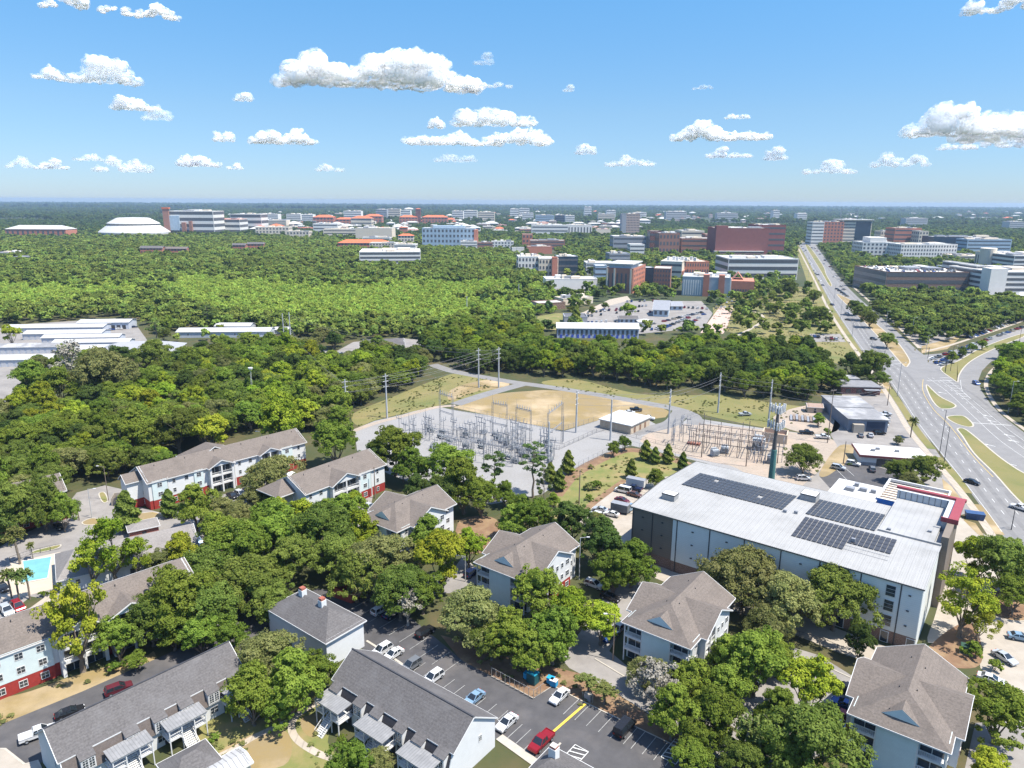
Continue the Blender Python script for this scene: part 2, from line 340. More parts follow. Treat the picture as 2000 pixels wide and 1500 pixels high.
# --- apartment grounds
sheet('apartment_road', [(-160, 1180), (-60, 1110), (20, 1055), (90, 1023), (150, 1003), (132, 985), (150, 962), (205, 948), (250, 958), (272, 990), (330, 1006), (400, 978), (520, 938), (620, 915), (700, 925), (730, 960), (720, 1010), (700, 1040), (620, 1010), (520, 1000), (430, 1020), (400, 1050), (340, 1085), (290, 1120), (200, 1160), (120, 1175), (60, 1165), (-20, 1230), (-160, 1290)], ASPH_L, 5)
sheet('pool_deck', [(-20, 1140), (20, 1100), (118, 1078), (128, 1120), (105, 1150), (20, 1172), (-40, 1160)], mat('pool_deck_concrete', (0.40, 0.34, 0.27), 0.8, 0.05, 0.5), 9)
island('planted_verge', [(60, 1082), (70, 1075), (118, 1064), (112, 1072), (78, 1080)], LAWN)
island('planted_verge', [(218, 1025), (232, 1002), (262, 1000), (268, 1018), (262, 1030), (228, 1032)], LAWN)
island('planted_verge', [(262, 1006), (300, 1000), (318, 1008), (290, 1018), (270, 1016)], DRYGRASS)
island('planted_verge', [(160, 1020), (180, 1012), (200, 1016), (190, 1025), (165, 1026)], DRYGRASS)
island('planted_verge', [(192, 965), (205, 962), (212, 978), (200, 982)], LAWN)
island('planted_verge', [(262, 1100), (305, 1072), (340, 1060), (330, 1078), (300, 1095)], MULCH)
sheet('building_path', [(-30, 1245), (20, 1215), (90, 1165), (110, 1160), (95, 1180), (30, 1225), (-30, 1262)], WALK, 10)
sheet('dry_verge', [(-80, 1450), (-40, 1380), (60, 1350), (150, 1318), (275, 1285), (300, 1272), (290, 1298), (160, 1352), (0, 1418)], DRYGRASS, 6, smooth=True)
sheet('rear_road', [(-140, 1480), (0, 1416), (160, 1351), (275, 1300), (400, 1245), (500, 1200), (620, 1150), (700, 1160), (600, 1225), (520, 1262), (460, 1300), (120, 1460), (40, 1520), (-140, 1620)], ASPH_D, 7)
island('kerbed_verge', [(-30, 1462), (12, 1462), (50, 1492), (75, 1485), (82, 1500), (40, 1530), (-30, 1530)], CONC, smooth=False)
sheet('courtyard_grass', [(360, 1560), (380, 1440), (440, 1380), (560, 1330), (660, 1370), (640, 1450), (700, 1560)], LAWN, 3, smooth=True, clear=False)
sheet('courtyard_dry_patch', [(420, 1500), (440, 1460), (520, 1425), (560, 1430), (570, 1470), (540, 1500)], DRYGRASS, 4, smooth=True, clear=False)
sheet('courtyard_dry_patch', [(590, 1402), (625, 1395), (630, 1420), (610, 1440), (590, 1425)], DRYGRASS, 5, smooth=True, clear=False)
strip('garden_path', [(640, 1362), (600, 1384), (574, 1404), (570, 1426), (584, 1448), (618, 1470), (650, 1482)], 1.3, WALK, 8)
strip('garden_path', [(400, 1490), (462, 1460), (500, 1438), (560, 1410)], 1.2, WALK, 8)
sheet('car_park', [(600, 1165), (660, 1150), (740, 1165), (800, 1205), (870, 1262), (905, 1292), (960, 1321), (1042, 1365), (1080, 1340), (1145, 1374), (1245, 1422), (1420, 1506), (1620, 1610), (1500, 1750), (1200, 1640), (1037, 1487), (985, 1450), (900, 1420), (780, 1350), (712, 1275), (680, 1220)], ASPH_D, 8)
strip('car_park_kerb', [(716, 1252), (745, 1270), (800, 1308)], 0.5, KERB, 30, smooth=False, clear=False)
strip('car_park_kerb', [(960, 1321), (1042, 1365), (1080, 1340), (1145, 1374), (1245, 1422), (1420, 1506)], 0.25, KERB, 30, smooth=False, clear=False)
strip('car_park_walkway', [(975, 1440), (1045, 1490)], 1.6, KERB, 30, smooth=False, clear=False)
sheet('pine_straw_bank', [(860, 1240), (1070, 1300), (1150, 1320), (1250, 1385), (1330, 1440), (1430, 1510), (1245, 1421), (1145, 1373), (1080, 1339), (1042, 1364), (960, 1320), (900, 1290)], MULCH, 6, clear=False)
sheet('apartment_drive', [(1080, 1268), (1125, 1245), (1160, 1200), (1190, 1150), (1240, 1130), (1275, 1150), (1215, 1225), (1190, 1272), (1260, 1330), (1400, 1410), (1560, 1500), (1660, 1560), (1560, 1640), (1430, 1500), (1252, 1385), (1190, 1345), (1112, 1305)], ASPH_L, 7)
sheet('apartment_drive', [(1400, 1400), (1540, 1262), (1600, 1280), (1680, 1330), (1645, 1400), (1610, 1470), (1560, 1500)], ASPH_L, 8)
sheet('apartment_drive', [(880, 1120), (905, 1085), (930, 1110), (930, 1140), (900, 1160), (700, 1150), (680, 1130)], ASPH_L, 6)
sheet('pine_straw_slope', [(890, 1060), (900, 1015), (960, 1010), (985, 1040), (960, 1075), (910, 1080)], MULCH, 7, smooth=True, clear=False)
strip('drive_kerb', [(1580, 1287), (1620, 1305), (1668, 1327)], 0.3, KERB, 30, clear=False)
strip('drive_kerb', [(1162, 1287), (1205, 1313), (1245, 1337), (1290, 1362)], 0.3, KERB, 30, clear=False)
# --- main road
strip('road_verge', [(1558, 470), (1590, 530), (1618, 600), (1652, 650), (1690, 705)], 26, TANGRASS, 3, clear=False)
sheet('main_road', [(1557, 474), (1572, 498), (1597, 545), (1627, 600), (1655, 643), (1684, 687), (1712, 715), (1735, 744), (1768, 792), (1795, 834), (1837, 885), (1894, 960), (1954, 1041), (2030, 1130), (2120, 1240), (2500, 1150), (2300, 1000), (2100, 902), (2000, 845), (1960, 815), (1935, 790), (1916, 762), (1911, 742), (1918, 724), (1936, 706), (1970, 694), (2020, 686), (2150, 664), (2150, 620), (2080, 618), (2000, 640), (1950, 652), (1900, 672), (1845, 690), (1804, 693), (1787, 680), (1745, 641), (1712, 612), (1675, 580), (1655, 560), (1630, 530), (1612, 505), (1590, 474)], ASPH, 12)
island('central_reservation', [(1573, 480), (1580, 480), (1606, 516), (1614, 536), (1625, 556), (1618, 556), (1600, 525)], TANGRASS, kerb=0.6)
island('central_reservation', [(1634, 576), (1646, 578), (1672, 592), (1690, 612), (1716, 636), (1752, 667), (1776, 700), (1776, 712), (1766, 716), (1742, 690), (1716, 660), (1690, 632), (1662, 604)], DRYGRASS, kerb=0.6)
island('grass_island', [(1808, 757), (1812, 752), (1836, 774), (1866, 790), (1864, 797), (1848, 799), (1832, 796), (1818, 780)], TANGRASS, kerb=0.6)
island('grass_island', [(1848, 814), (1880, 812), (1898, 824), (1902, 833), (1888, 834), (1862, 826)], TANGRASS, kerb=0.6)
island('grass_island', [(1868, 838), (1885, 838), (1912, 858), (1950, 890), (1990, 918), (2060, 960), (2120, 1050), (2030, 1010), (1985, 975), (1940, 925), (1900, 885), (1878, 852)], TANGRASS, kerb=0.6)
island('grass_island', [(1836, 722), (1850, 712), (1868, 706), (1884, 697), (1905, 685), (1945, 668), (1995, 652), (2000, 658), (1960, 674), (1925, 690), (1900, 704), (1884, 718), (1874, 734), (1871, 747), (1860, 741)], TANGRASS, kerb=0.6)
# footways and verges along the main road
strip('pavement', [(1560, 486), (1590, 545), (1616, 600), (1650, 655), (1682, 698), (1716, 745), (1748, 795), (1775, 840), (1812, 885), (1868, 950), (1920, 1020), (1965, 1090)], 2.2, WALK, 16, clear=True)
strip('grass_verge', [(1738, 760), (1765, 800), (1790, 840), (1820, 877)], 3.0, TANGRASS, 14, clear=False)
strip('grass_verge', [(1830, 893), (1860, 925), (1888, 963)], 3.2, TANGRASS, 14, clear=False)
strip('grass_verge', [(1905, 985), (1930, 1015), (1950, 1044)], 3.0, DRYGRASS, 14, clear=False)
sheet('grass_verge', [(1840, 935), (1858, 950), (1885, 985), (1862, 988), (1845, 970)], DRYGRASS, 13, clear=False)
sheet('grass_verge', [(1880, 1014), (1905, 1022), (1930, 1058), (1908, 1042)], DRYGRASS, 13, clear=False)
strip('pavement', [(1666, 560), (1700, 590), (1740, 624), (1796, 680)], 2.2, WALK, 16)
strip('pavement', [(2080, 895), (2000, 838), (1960, 808), (1938, 782), (1926, 755), (1930, 735), (1942, 720), (1962, 708)], 1.8, WALK, 14)
strip('pavement', [(1808, 686), (1850, 676), (1900, 660), (1960, 640), (2040, 612)], 2.2, WALK, 14)
sheet('dry_roadside', [(1800, 690), (1800, 676), (1846, 664), (1880, 655), (1850, 682)], DRYGRASS, 8)
# painted lines
def line(pts, wd=0.14, dash=None, m=PAINT, lv=15, sm=True):
    return strip('road_line', pts, wd, m, lv, smooth=sm, clear=False, dash=dash)
for k, off in ((0, 0.36), (1, 0.68)):
    A = [(1640, 600, 1663, 600), (1697, 687, 1726, 690), (1735, 735, 1772, 722), (1768, 785, 1808, 765), (1795, 826, 1838, 808), (1837, 878, 1880, 848), (1894, 952, 1930, 905), (1954, 1033, 2000, 985), (2030, 1120, 2090, 1070)]
    line([(a + (c - a) * off, b + (d - b) * off) for a, b, c, d in A], 0.16, (3, 6))
line([(1803, 741), (1803, 765), (1822, 798), (1846, 822), (1866, 845), (1900, 890), (1940, 932)], 0.14, None, YPAINT)
line([(1576, 500), (1600, 545), (1630, 600), (1686, 683), (1738, 742), (1798, 832), (1897, 958), (1957, 1039)], 0.14)
for o_ in (0, 9):
    line([(1812 + o_, 738), (1850 + o_ * 1.4, 765), (1900 + o_ * 2, 812), (1950 + o_ * 3, 858), (2010 + o_ * 4, 900)], 0.14, (3, 5) if o_ else None)
line([(1836, 742), (1880, 775), (1925, 815), (1975, 858), (2040, 905)], 0.14)
line([(1850, 742), (1884, 768), (1900, 782), (1960, 832), (2030, 882)], 0.14)
line([(1876, 742), (1880, 764), (1900, 782)], 0.14)
for t in range(9):
    a = (1836 + t * 5.5, 737 + t * 5.2); line([a, (a[0] + 26 - t * 1.6, a[1] + 1.5)], 0.35, None, PAINT, 15, False)
line([(1810, 744), (1858, 744)], 0.4, sm=False); line([(1724, 706), (1762, 703)], 0.4, sm=False); line([(1731, 712), (1768, 710)], 0.4, sm=False)
line([(1900, 826), (1976, 831)], 0.45, sm=False)
for t in range(8): line([(1812 + t * 3.6, 700 + t * 2.6), (1822 + t * 3.6, 696 + t * 2.6)], 0.5, None, PAINT, 15, False)
def arrow(px, py, az=-40, s=1.0):
    x, y = at(px, py); a = R(-az); c, q = math.cos(a), math.sin(a)
    P = [(-.12, -1.6), (.12, -1.6), (.12, .1), (.45, .1), (0, 1.1), (-.45, .1), (-.12, .1)]
    o = MB().add([(u * s, v * s, 0) for u, v in P], [tuple(range(7))]).ob('road_arrow', PAINT, None, (x, y, 0.066), -R(az)); o['kind'] = 'structure'
for p in ((1927, 812), (1935, 822), (1968, 850), (1976, 861), (1838, 767), (1970, 906), (1930, 869)): arrow(*p, s=1.5)
for cx0, k, n in ((1567, 0, 7), (1612, 1, 6)):
    pass
line([(1568, 486), (1600, 540), (1640, 600)], 0.15, (3, 6)); line([(1600, 505), (1640, 556), (1700, 612), (1770, 676)], 0.15, (3, 6))
TRK = mat('tyre_darkened_asphalt', (0.145, 0.142, 0.140), 0.85, 0.12, 0.3, stain=((0.19, 0.186, 0.182), 0.2, 0.8))
for off in (.18, .52, .84): strip('tyre_track', [(a + (c - a) * off, b + (d - b) * off) for a, b, c, d in A], 1.5, TRK, 12.4, clear=False)
for off in (.2, .45): strip('tyre_track', [(1836 + 46 * off, 742), (1880 + 60 * off, 775), (1925 + 70 * off, 815), (1975 + 80 * off, 858), (2040 + 90 * off, 905)], 1.5, TRK, 12.4, clear=False)
strip('tyre_track', [(1545 + 22, 478), (1605, 545), (1650, 606), (1712, 682), (1770, 745)], 1.6, TRK, 12.7, clear=False)
strip('tyre_track', [(1586, 482), (1612, 518), (1640, 552), (1690, 600), (1745, 652), (1785, 690)], 1.6, TRK, 12.7, clear=False)
# parking bays: dark car park beside the slate roofed flats
def bays(p, q, n, ln, az, m=PAINT2, lv=31, wd=0.1):
    (x0, y0), (x1, y1) = at(*p), at(*q); dx, dy = math.sin(R(az)) * ln, math.cos(R(az)) * ln; mb = MB()
    for i in range(n + 1):
        x = x0 + (x1 - x0) * i / n; y = y0 + (y1 - y0) * i / n
        mb.bar((x, y, 0.004 * lv), (x + dx, y + dy, 0.004 * lv), wd, 0.004)
    o = mb.ob('bay_lines', m); o['kind'] = 'structure'
bays((790, 1300), (970, 1408), 9, 3.2, 38); bays((985, 1448), (1037, 1480), 3, 5, 38)
bays((1245, 1422), (1130, 1367), 5, -5, 38); bays((1260, 1430), (1420, 1508), 7, -5, 38)
bays((720, 1172), (900, 1290), 9, -5, 38)
strip('yellow_kerb_line', [(1068, 1441), (1144, 1375)], 0.45, YPAINT, 33, smooth=False, clear=False)
strip('bay_kerb', [(1075, 1475), (1095, 1452)], 0.35, KERB, 33, smooth=False, clear=False)
o = None
x, y = at(1118, 1482); hb = MB()
for i in range(5): hb.bar((-1.3, -2 + i, 0), (1.3, -1.2 + i, 0), 0.22, 0.004)
for sx in (-1.3, 1.3): hb.bar((sx, -2.4, 0), (sx, 2.8, 0), 0.14, 0.004)
hb.bar((-1.3, -2.4, 0), (1.3, -2.4, 0), 0.14, 0.004); hb.bar((-1.3, 2.8, 0), (1.3, 2.8, 0), 0.14, 0.004)
hm = hb.me('hatching', PAINT)
for px, py in ((1118, 1482), (1318, 1470)):
    x, y = at(px, py); q = link('hatched_bay', hm, None, (x, y, 0.14), R(-38)); q['kind'] = 'structure'
strip('bay_lines', [(1640, 905), (1668, 930)], 0.12, PAINT, 31, smooth=False, clear=False)
strip('bay_lines', [(1628, 912), (1654, 938)], 0.12, PAINT, 31, smooth=False, clear=False)
bays((1170, 1000), (1235, 955), 6, 5, 127, PAINT, 31)
# --- campus ground and old sheds ground
sheet('campus_car_park', [(1090, 646), (1130, 612), (1225, 588), (1370, 588), (1392, 612), (1375, 640), (1250, 652)], ASPH_L, 8)
sheet('campus_car_park', [(1060, 565), (1072, 540), (1160, 548), (1165, 572), (1110, 578)], ASPH, 8)
sheet('campus_lawn', [(1395, 640), (1392, 600), (1480, 562), (1570, 560), (1612, 600), (1660, 660), (1690, 705), (1640, 712), (1540, 680), (1450, 655)], TANGRASS, 7, clear=False, label='dry park lawn between the campus buildings and the main road')
sheet('park_car_park', [(1578, 668), (1582, 652), (1640, 652), (1652, 668)], ASPH_L, 9)
sheet('brick_plaza', [(1368, 650), (1405, 600), (1432, 600), (1420, 640), (1412, 652)], mat('plaza_paving', (0.42, 0.31, 0.26), 0.85, 0.1, 0.4), 9)
strip('park_path', [(1440, 655), (1470, 640), (1490, 625), (1482, 612), (1440, 600)], 2.5, WALK, 9, clear=False)
sheet('campus_lawn', [(1046, 640), (1050, 618), (1085, 612), (1108, 612), (1095, 646)], LAWN, 8)
sheet('campus_road', [(1135, 612), (1190, 585), (1225, 578), (1232, 586), (1180, 600), (1140, 620)], WALK, 10)
sheet('shed_yard', [(-160, 800), (-120, 700), (-60, 650), (60, 632), (225, 622), (270, 640), (290, 668), (240, 700), (120, 712), (20, 722), (40, 745), (45, 775), (0, 792)], ASPH_L, 6)
sheet('shed_road', [(-160, 760), (-20, 705), (12, 715), (40, 752), (38, 778), (0, 790), (-160, 840)], ASPH_L, 8)
sheet('clearing_grass', [(0, 800), (10, 782), (80, 775), (130, 790), (110, 812), (20, 818)], TANGRASS, 6, smooth=True)
sheet('clearing_grass', [(250, 745), (262, 722), (285, 728), (280, 752)], TANGRASS, 6, smooth=True)
sheet('side_street', [(640, 712), (650, 690), (690, 668), (780, 660), (860, 668), (800, 678), (700, 695), (660, 722)], ASPH_L, 8)
strip('shed_road', [(480, 655), (560, 668), (640, 690), (660, 715)], 7, ASPH_L, 8)
sheet('right_car_park', [(1760, 640), (1860, 600), (2000, 570), (2060, 580), (2000, 615), (1900, 650), (1800, 680)], ASPH_L, 5, clear=False)
sheet('right_road', [(1880, 590), (1960, 590), (2060, 600), (2060, 592), (1960, 584)], WALK, 9)
sheet('shop_car_park', [(1960, 650), (2000, 640), (2100, 625), (2100, 665), (2000, 672)], ASPH_L, 13)
# swimming pool
pool = thing('swimming_pool', 'turquoise swimming pool in a pale deck beside the grey roofed clubhouse', 'swimming pool', at(75, 1118))
px_ = [(44, 1096), (102, 1087), (94, 1130), (40, 1140), (46, 1112)]
wp = [at(*p) for p in px_]; ox, oy = pool.location[0], pool.location[1]
wp = [(a - ox, b - oy) for a, b in wp]
cenx = sum(a for a, b in wp) / 5; ceny = sum(b for a, b in wp) / 5
wi = [(cenx + (a - cenx) * 0.95, ceny + (b - ceny) * 0.95) for a, b in wp]
WATER = mat('pool_water', (0.15, 0.36, 0.40), 0.06, 0.12, 0.3, 0.15, 2, spec=0.6)
MB().add([(a, b, 0.10) for a, b in wi], [tuple(range(5))]).ob('water', WATER, pool)
MB().add([(a, b, 0.13) for a, b in wp] + [(a, b, 0.13) for a, b in wi], [(i, (i + 1) % 5, 5 + (i + 1) % 5, 5 + i) for i in range(5)]).ob('coping', WHITE, pool)
# ================================================================== building kit
WINC = {}
def win_mesh(w, h, grid):
    k = (round(w, 2), round(h, 2), grid)
    if k not in WINC:
        f = MB(); t = 0.09
        for a in ((0, 0, w, t), (0, h - t, w, h), (0, t, t, h - t), (w - t, t, w, h - t)): f.box(a[0], -0.07, a[1], a[2], 0.03, a[3])
        nx, nz = grid
        for i in range(1, nx): f.box(w * i / nx - 0.03, -0.045, t, w * i / nx + 0.03, 0.02, h - t)
        for i in range(1, nz): f.box(t, -0.04, h * i / nz - 0.03, w - t, 0.02, h * i / nz + 0.03)
        WINC[k] = (f.me('window', WHITE), MB().box(t, -0.03, t, w - t, 0.02, h - t).me('pane', GLASS))
    return WINC[k]
def window(parent, x, y, z, rz, w=1.2, h=1.4, grid=(1, 2)):
    a, b = win_mesh(w, h, grid)
    o = link('window', a, parent, (x, y, z), rz); link('pane', b, o); return o
RAILC = {}
def railing(parent, x, y, z, rz, w, h=1.0, m=WHITE):
    k = (round(w, 2), m.name)
    if k not in RAILC:
        mb = MB().box(0, -0.04, h - 0.07, w, 0.04, h).box(0, -0.03, 0.08, w, 0.03, 0.15)
        n = max(2, int(w / 0.28))
        for i in range(n + 1): mb.box(w * i / n - 0.02, -0.02, 0.1, w * i / n + 0.02, 0.02, h)
        RAILC[k] = mb.me('railing', m)
    return link('railing', RAILC[k], parent, (x, y, z), rz)
def gable(parent, x0, x1, y0, y1, ze, zr, axis, h0=0.0, h1=0.0, oh=0.5, m=TAN_ROOF, trim=WHITE, name='roof'):
    """one solid roof; ridge along axis, h0/h1 = hip run at either end (0 = gable)."""
    if axis == 'x': T = lambda u, v, z: (u, v, z)
    else: T = lambda u, v, z: (v, u, z)
    if axis == 'y': x0, x1, y0, y1 = y0, y1, x0, x1
    s = (zr - ze) / ((y1 - y0) / 2)
    a0, a1, b0, b1 = x0 - oh, x1 + oh, y0 - oh, y1 + oh; zb = ze - s * oh; c = (y0 + y1) / 2; t = 0.16
    ra, rb = a0 + h0 + (oh if h0 else 0), a1 - h1 - (oh if h1 else 0)
    top = [T(a0, b0, zb), T(a1, b0, zb), T(a1, b1, zb), T(a0, b1, zb), T(ra, c, zr), T(rb, c, zr)]
    bot = [(p[0], p[1], p[2] - t) for p in top]
    if h0 or h1: bot = [(p[0], p[1], (zb if i < 4 else zr if i > 9 else zr) - t) for i, p in enumerate(top)]
    F = [(0, 1, 5, 4), (2, 3, 4, 5), (1, 2, 5), (3, 0, 4)]
    mb = MB().add(top + bot, F[:2] + ([F[2]] if h1 else [(1, 5, 11, 7), (5, 2, 8, 11)]) + ([F[3]] if h0 else [(0, 6, 10, 4), (4, 10, 9, 3)])
                  + [(0, 6, 7, 1), (2, 8, 9, 3)] + ([(1, 7, 8, 2)] if h1 else []) + ([(3, 9, 6, 0)] if h0 else []) + [(6, 10, 11, 7), (8, 11, 10, 9)] + ([(6, 9, 10)] if h0 else []) + ([(7, 11, 8)] if h1 else []))
    o = mb.ob(name, m, parent)
    fa = MB(); f = 0.09
    E = [(top[0], top[1]), (top[2], top[3])] + ([(top[1], top[2])] if h1 else [(top[1], top[5]), (top[5], top[2])]) + ([(top[3], top[0])] if h0 else [(top[3], top[4]), (top[4], top[0])])
    for p, q in E: fa.bar((p[0], p[1], p[2] - 0.1), (q[0], q[1], q[2] - 0.1), f, 0.24)
    fa.ob('fascia', trim, o)
    return o
def gable_wall(mb, x0, x1, y, ze, zr, axis='x', t=0.12):
    """triangle under a gable end."""
    c = (x0 + x1) / 2
    P = [(x0, ze), (x1, ze), (c, zr)]
    if axis == 'x': vs = [(a, y - t, z) for a, z in P] + [(a, y + t, z) for a, z in P]
    else: vs = [(y - t, a, z) for a, z in P] + [(y + t, a, z) for a, z in P]
    return mb.add(vs, [(0, 1, 2), (3, 5, 4), (0, 3, 4, 1), (1, 4, 5, 2), (2, 5, 3, 0)])
GA = R(-37.4)      # street grid of the flats
def G(o, x, y, z=0.0):
    c, s = math.cos(GA), math.sin(GA); return (o[0] + x * c - y * s, o[1] + x * s + y * c, z)
FH = 2.85
def balcony_bay(p, x, y, rz, w, floors=3, z0=0.0):
    """stack of balconies standing 1.5 m deep in front of wall line; x,y = outer left corner seen from outside."""
    e = link('balcony_stack', MB().box(0, 0, z0 + 0.0, 0.22, 0.22, z0 + FH * floors).box(w - 0.22, 0, z0, w, 0.22, z0 + FH * floors).me('balcony_stack', WHITE), p, (x, y, 0), rz)
    for k in range(floors):
        z = z0 + k * FH
        if k: MB().box(0, 0.02, z - 0.32, w, 1.5, z + 0.02).ob('floor_slab', WHITE, e)
        o = MB().box(0.35, 1.46, z + 0.1, w - 0.35, 1.495, z + 2.25).ob('glass_door', GLASS, e)
        MB().box(w / 2 - 0.05, 1.40, z + 0.1, w / 2 + 0.05, 1.455, z + 2.3).ob('door_frame', WHITE, e)
        if k: railing(e, 0.22, 0.1, z + 0.02, 0, w - 0.44, m=WHITE)
    return e
def cross_flats(o, label, front=True, right=True, back_red=True, scale=1.0, left_red=True):
    """three-storey apartment block: 13.6 m front with hip and blue gablet, 16.2 m cross wing, 21.3 m deep."""
    b = thing('apartment_block', label, 'apartment building', (*o, 0), GA, 'tan roofed three storey apartment blocks')
    W, H = 13.6, 8.7
    q = MB().box(0.02, 1.5, 0, W - 0.02, 4.7, H + 0.05).box(3.9, 0, 0, 9.6, 1.52, H - 0.02)
    q.ob('front_wall', SIDE_BLUE, b)
    wl = MB().box(-1.25, 4.6, 2.75, W + 1.25 - 1.5 * right, 16.6, H)
    if right: wl.box(W - 0.3, 9.6, 2.75, W + 1.25, 16.6, H).box(W - 0.3, 4.6, 2.75, W + 1.25, 5.0, H)
    gable_wall(wl, 4.6, 16.6, W + 1.13, H, H + 2.95, 'y'); gable_wall(wl, 4.6, 16.6, -1.13, H, H + 2.95, 'y')
    wl.ob('wing_wall', SIDE_WHITE, b)
    rl = MB().box(-1.22, 4.63, 0, W + 1.22 - 1.5 * right, 16.57, 2.74)
    if right: rl.box(W - 0.3, 9.6, 0, W + 1.22, 16.57, 2.74)
    rl.ob('ground_floor_wall', RED_WALL, b)
    bw = MB().box(0.4, 16.5, 0, W - 0.4, 21.3, H); gable_wall(bw, 0.4, W - 0.4, 21.18, H, H + 3.2)
    bw.ob('rear_wall', SIDE_WHITE, b)
    gable(b, 0, W, 0, 21.3, H, H + 3.5, 'y', 6.0, 0)
    gable(b, -1.25, W + 1.25, 4.6, 16.6, H, H + 3.05, 'x')
    # gablet on the front hip
    g = MB(); z0 = H + 0.95; y0 = 1.45
    g.add([(4.1, y0, z0), (9.5, y0, z0), (6.8, y0, z0 + 1.75), (4.1, y0 + 0.1, z0), (9.5, y0 + 0.1, z0), (6.8, y0 + 3.2, z0 + 1.75)],
          [(0, 1, 2), (0, 2, 5, 3), (1, 4, 5, 2), (3, 5, 4)])
    gg = g.ob('gablet_roof', TAN_ROOF, b)
    MB().add([(4.05, y0 - 0.05, z0), (9.55, y0 - 0.05, z0), (6.8, y0 - 0.05, z0 + 1.8)], [(0, 1, 2)]).ob('gablet', SIDE_BLUE, b)
    balcony_bay(b, 0.05, 0, 0, 3.9); balcony_bay(b, 9.6, 0, 0, 3.95)
    for x_ in (-.02, W - .03): MB().box(x_, 1.6, 0, x_ + .05, 4.5, H).ob('corner_board', WHITE, b)
    if right:
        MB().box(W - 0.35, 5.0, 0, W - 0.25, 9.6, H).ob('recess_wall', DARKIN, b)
        balcony_bay(b, W + 1.24, 5.0, PI / 2, 2.2); balcony_bay(b, W + 1.24, 7.3, PI / 2, 2.3)
        for k in range(3):
            window(b, W + 1.25, 10.4, 0.7 + k * FH, PI / 2, 1.0, 1.3); window(b, W + 1.25, 12.4, 0.7 + k * FH, PI / 2, 1.0, 1.3)
            window(b, W + 1.25, 14.4, 0.7 + k * FH, PI / 2, 1.4, 1.4, (2, 2))
            window(b, W + 0.02, 2.6, 0.8 + k * FH, PI / 2, 1.1, 1.3); window(b, W - 0.4, 18.3, 0.8 + k * FH, PI / 2, 1.4, 1.4, (2, 2))
    for k in range(3):
        window(b, -1.25, 15.0, 0.7 + k * FH, -PI / 2, 1.2, 1.3); window(b, -1.25, 12.0, 0.7 + k * FH, -PI / 2, 1.2, 1.3)
        window(b, 0.4, 19.6, 0.7 + k * FH, -PI / 2, 1.2, 1.3)
        window(b, -0.02, 3.4, 0.8 + k * FH, -PI / 2, 1.0, 1.3)
    for i, (x, y) in enumerate(((5.6, 17.0), (8.0, 15.0), (5.4, 7.2), (7.9, 7.6), (5.0, 2.2))):
        z = H + 3.5 * (1 - abs(x - 6.8) / 6.8); z = min(z, H + 3.5 * min(1, (y + 0.5) / 6.5)) - 0.25
        MB().cyl((x, y, z), (x, y, z + 0.5), 0.09).ob('vent_pipe', DARKM, b)
    return b
b6 = cross_flats((54.9, 98.9), 'tan roofed apartment block with blue gablet in the lower right corner')
b5 = cross_flats((22.2, 124.4), 'tan roofed apartment block with blue gablet standing before the storage building')
b4 = cross_flats((-7.9, 148.0), 'tan roofed apartment block with blue gablet left of the storage building car park')
b3 = cross_flats((-39.2, 171.6), 'tan roofed apartment block with red corner between the trees below the substation')
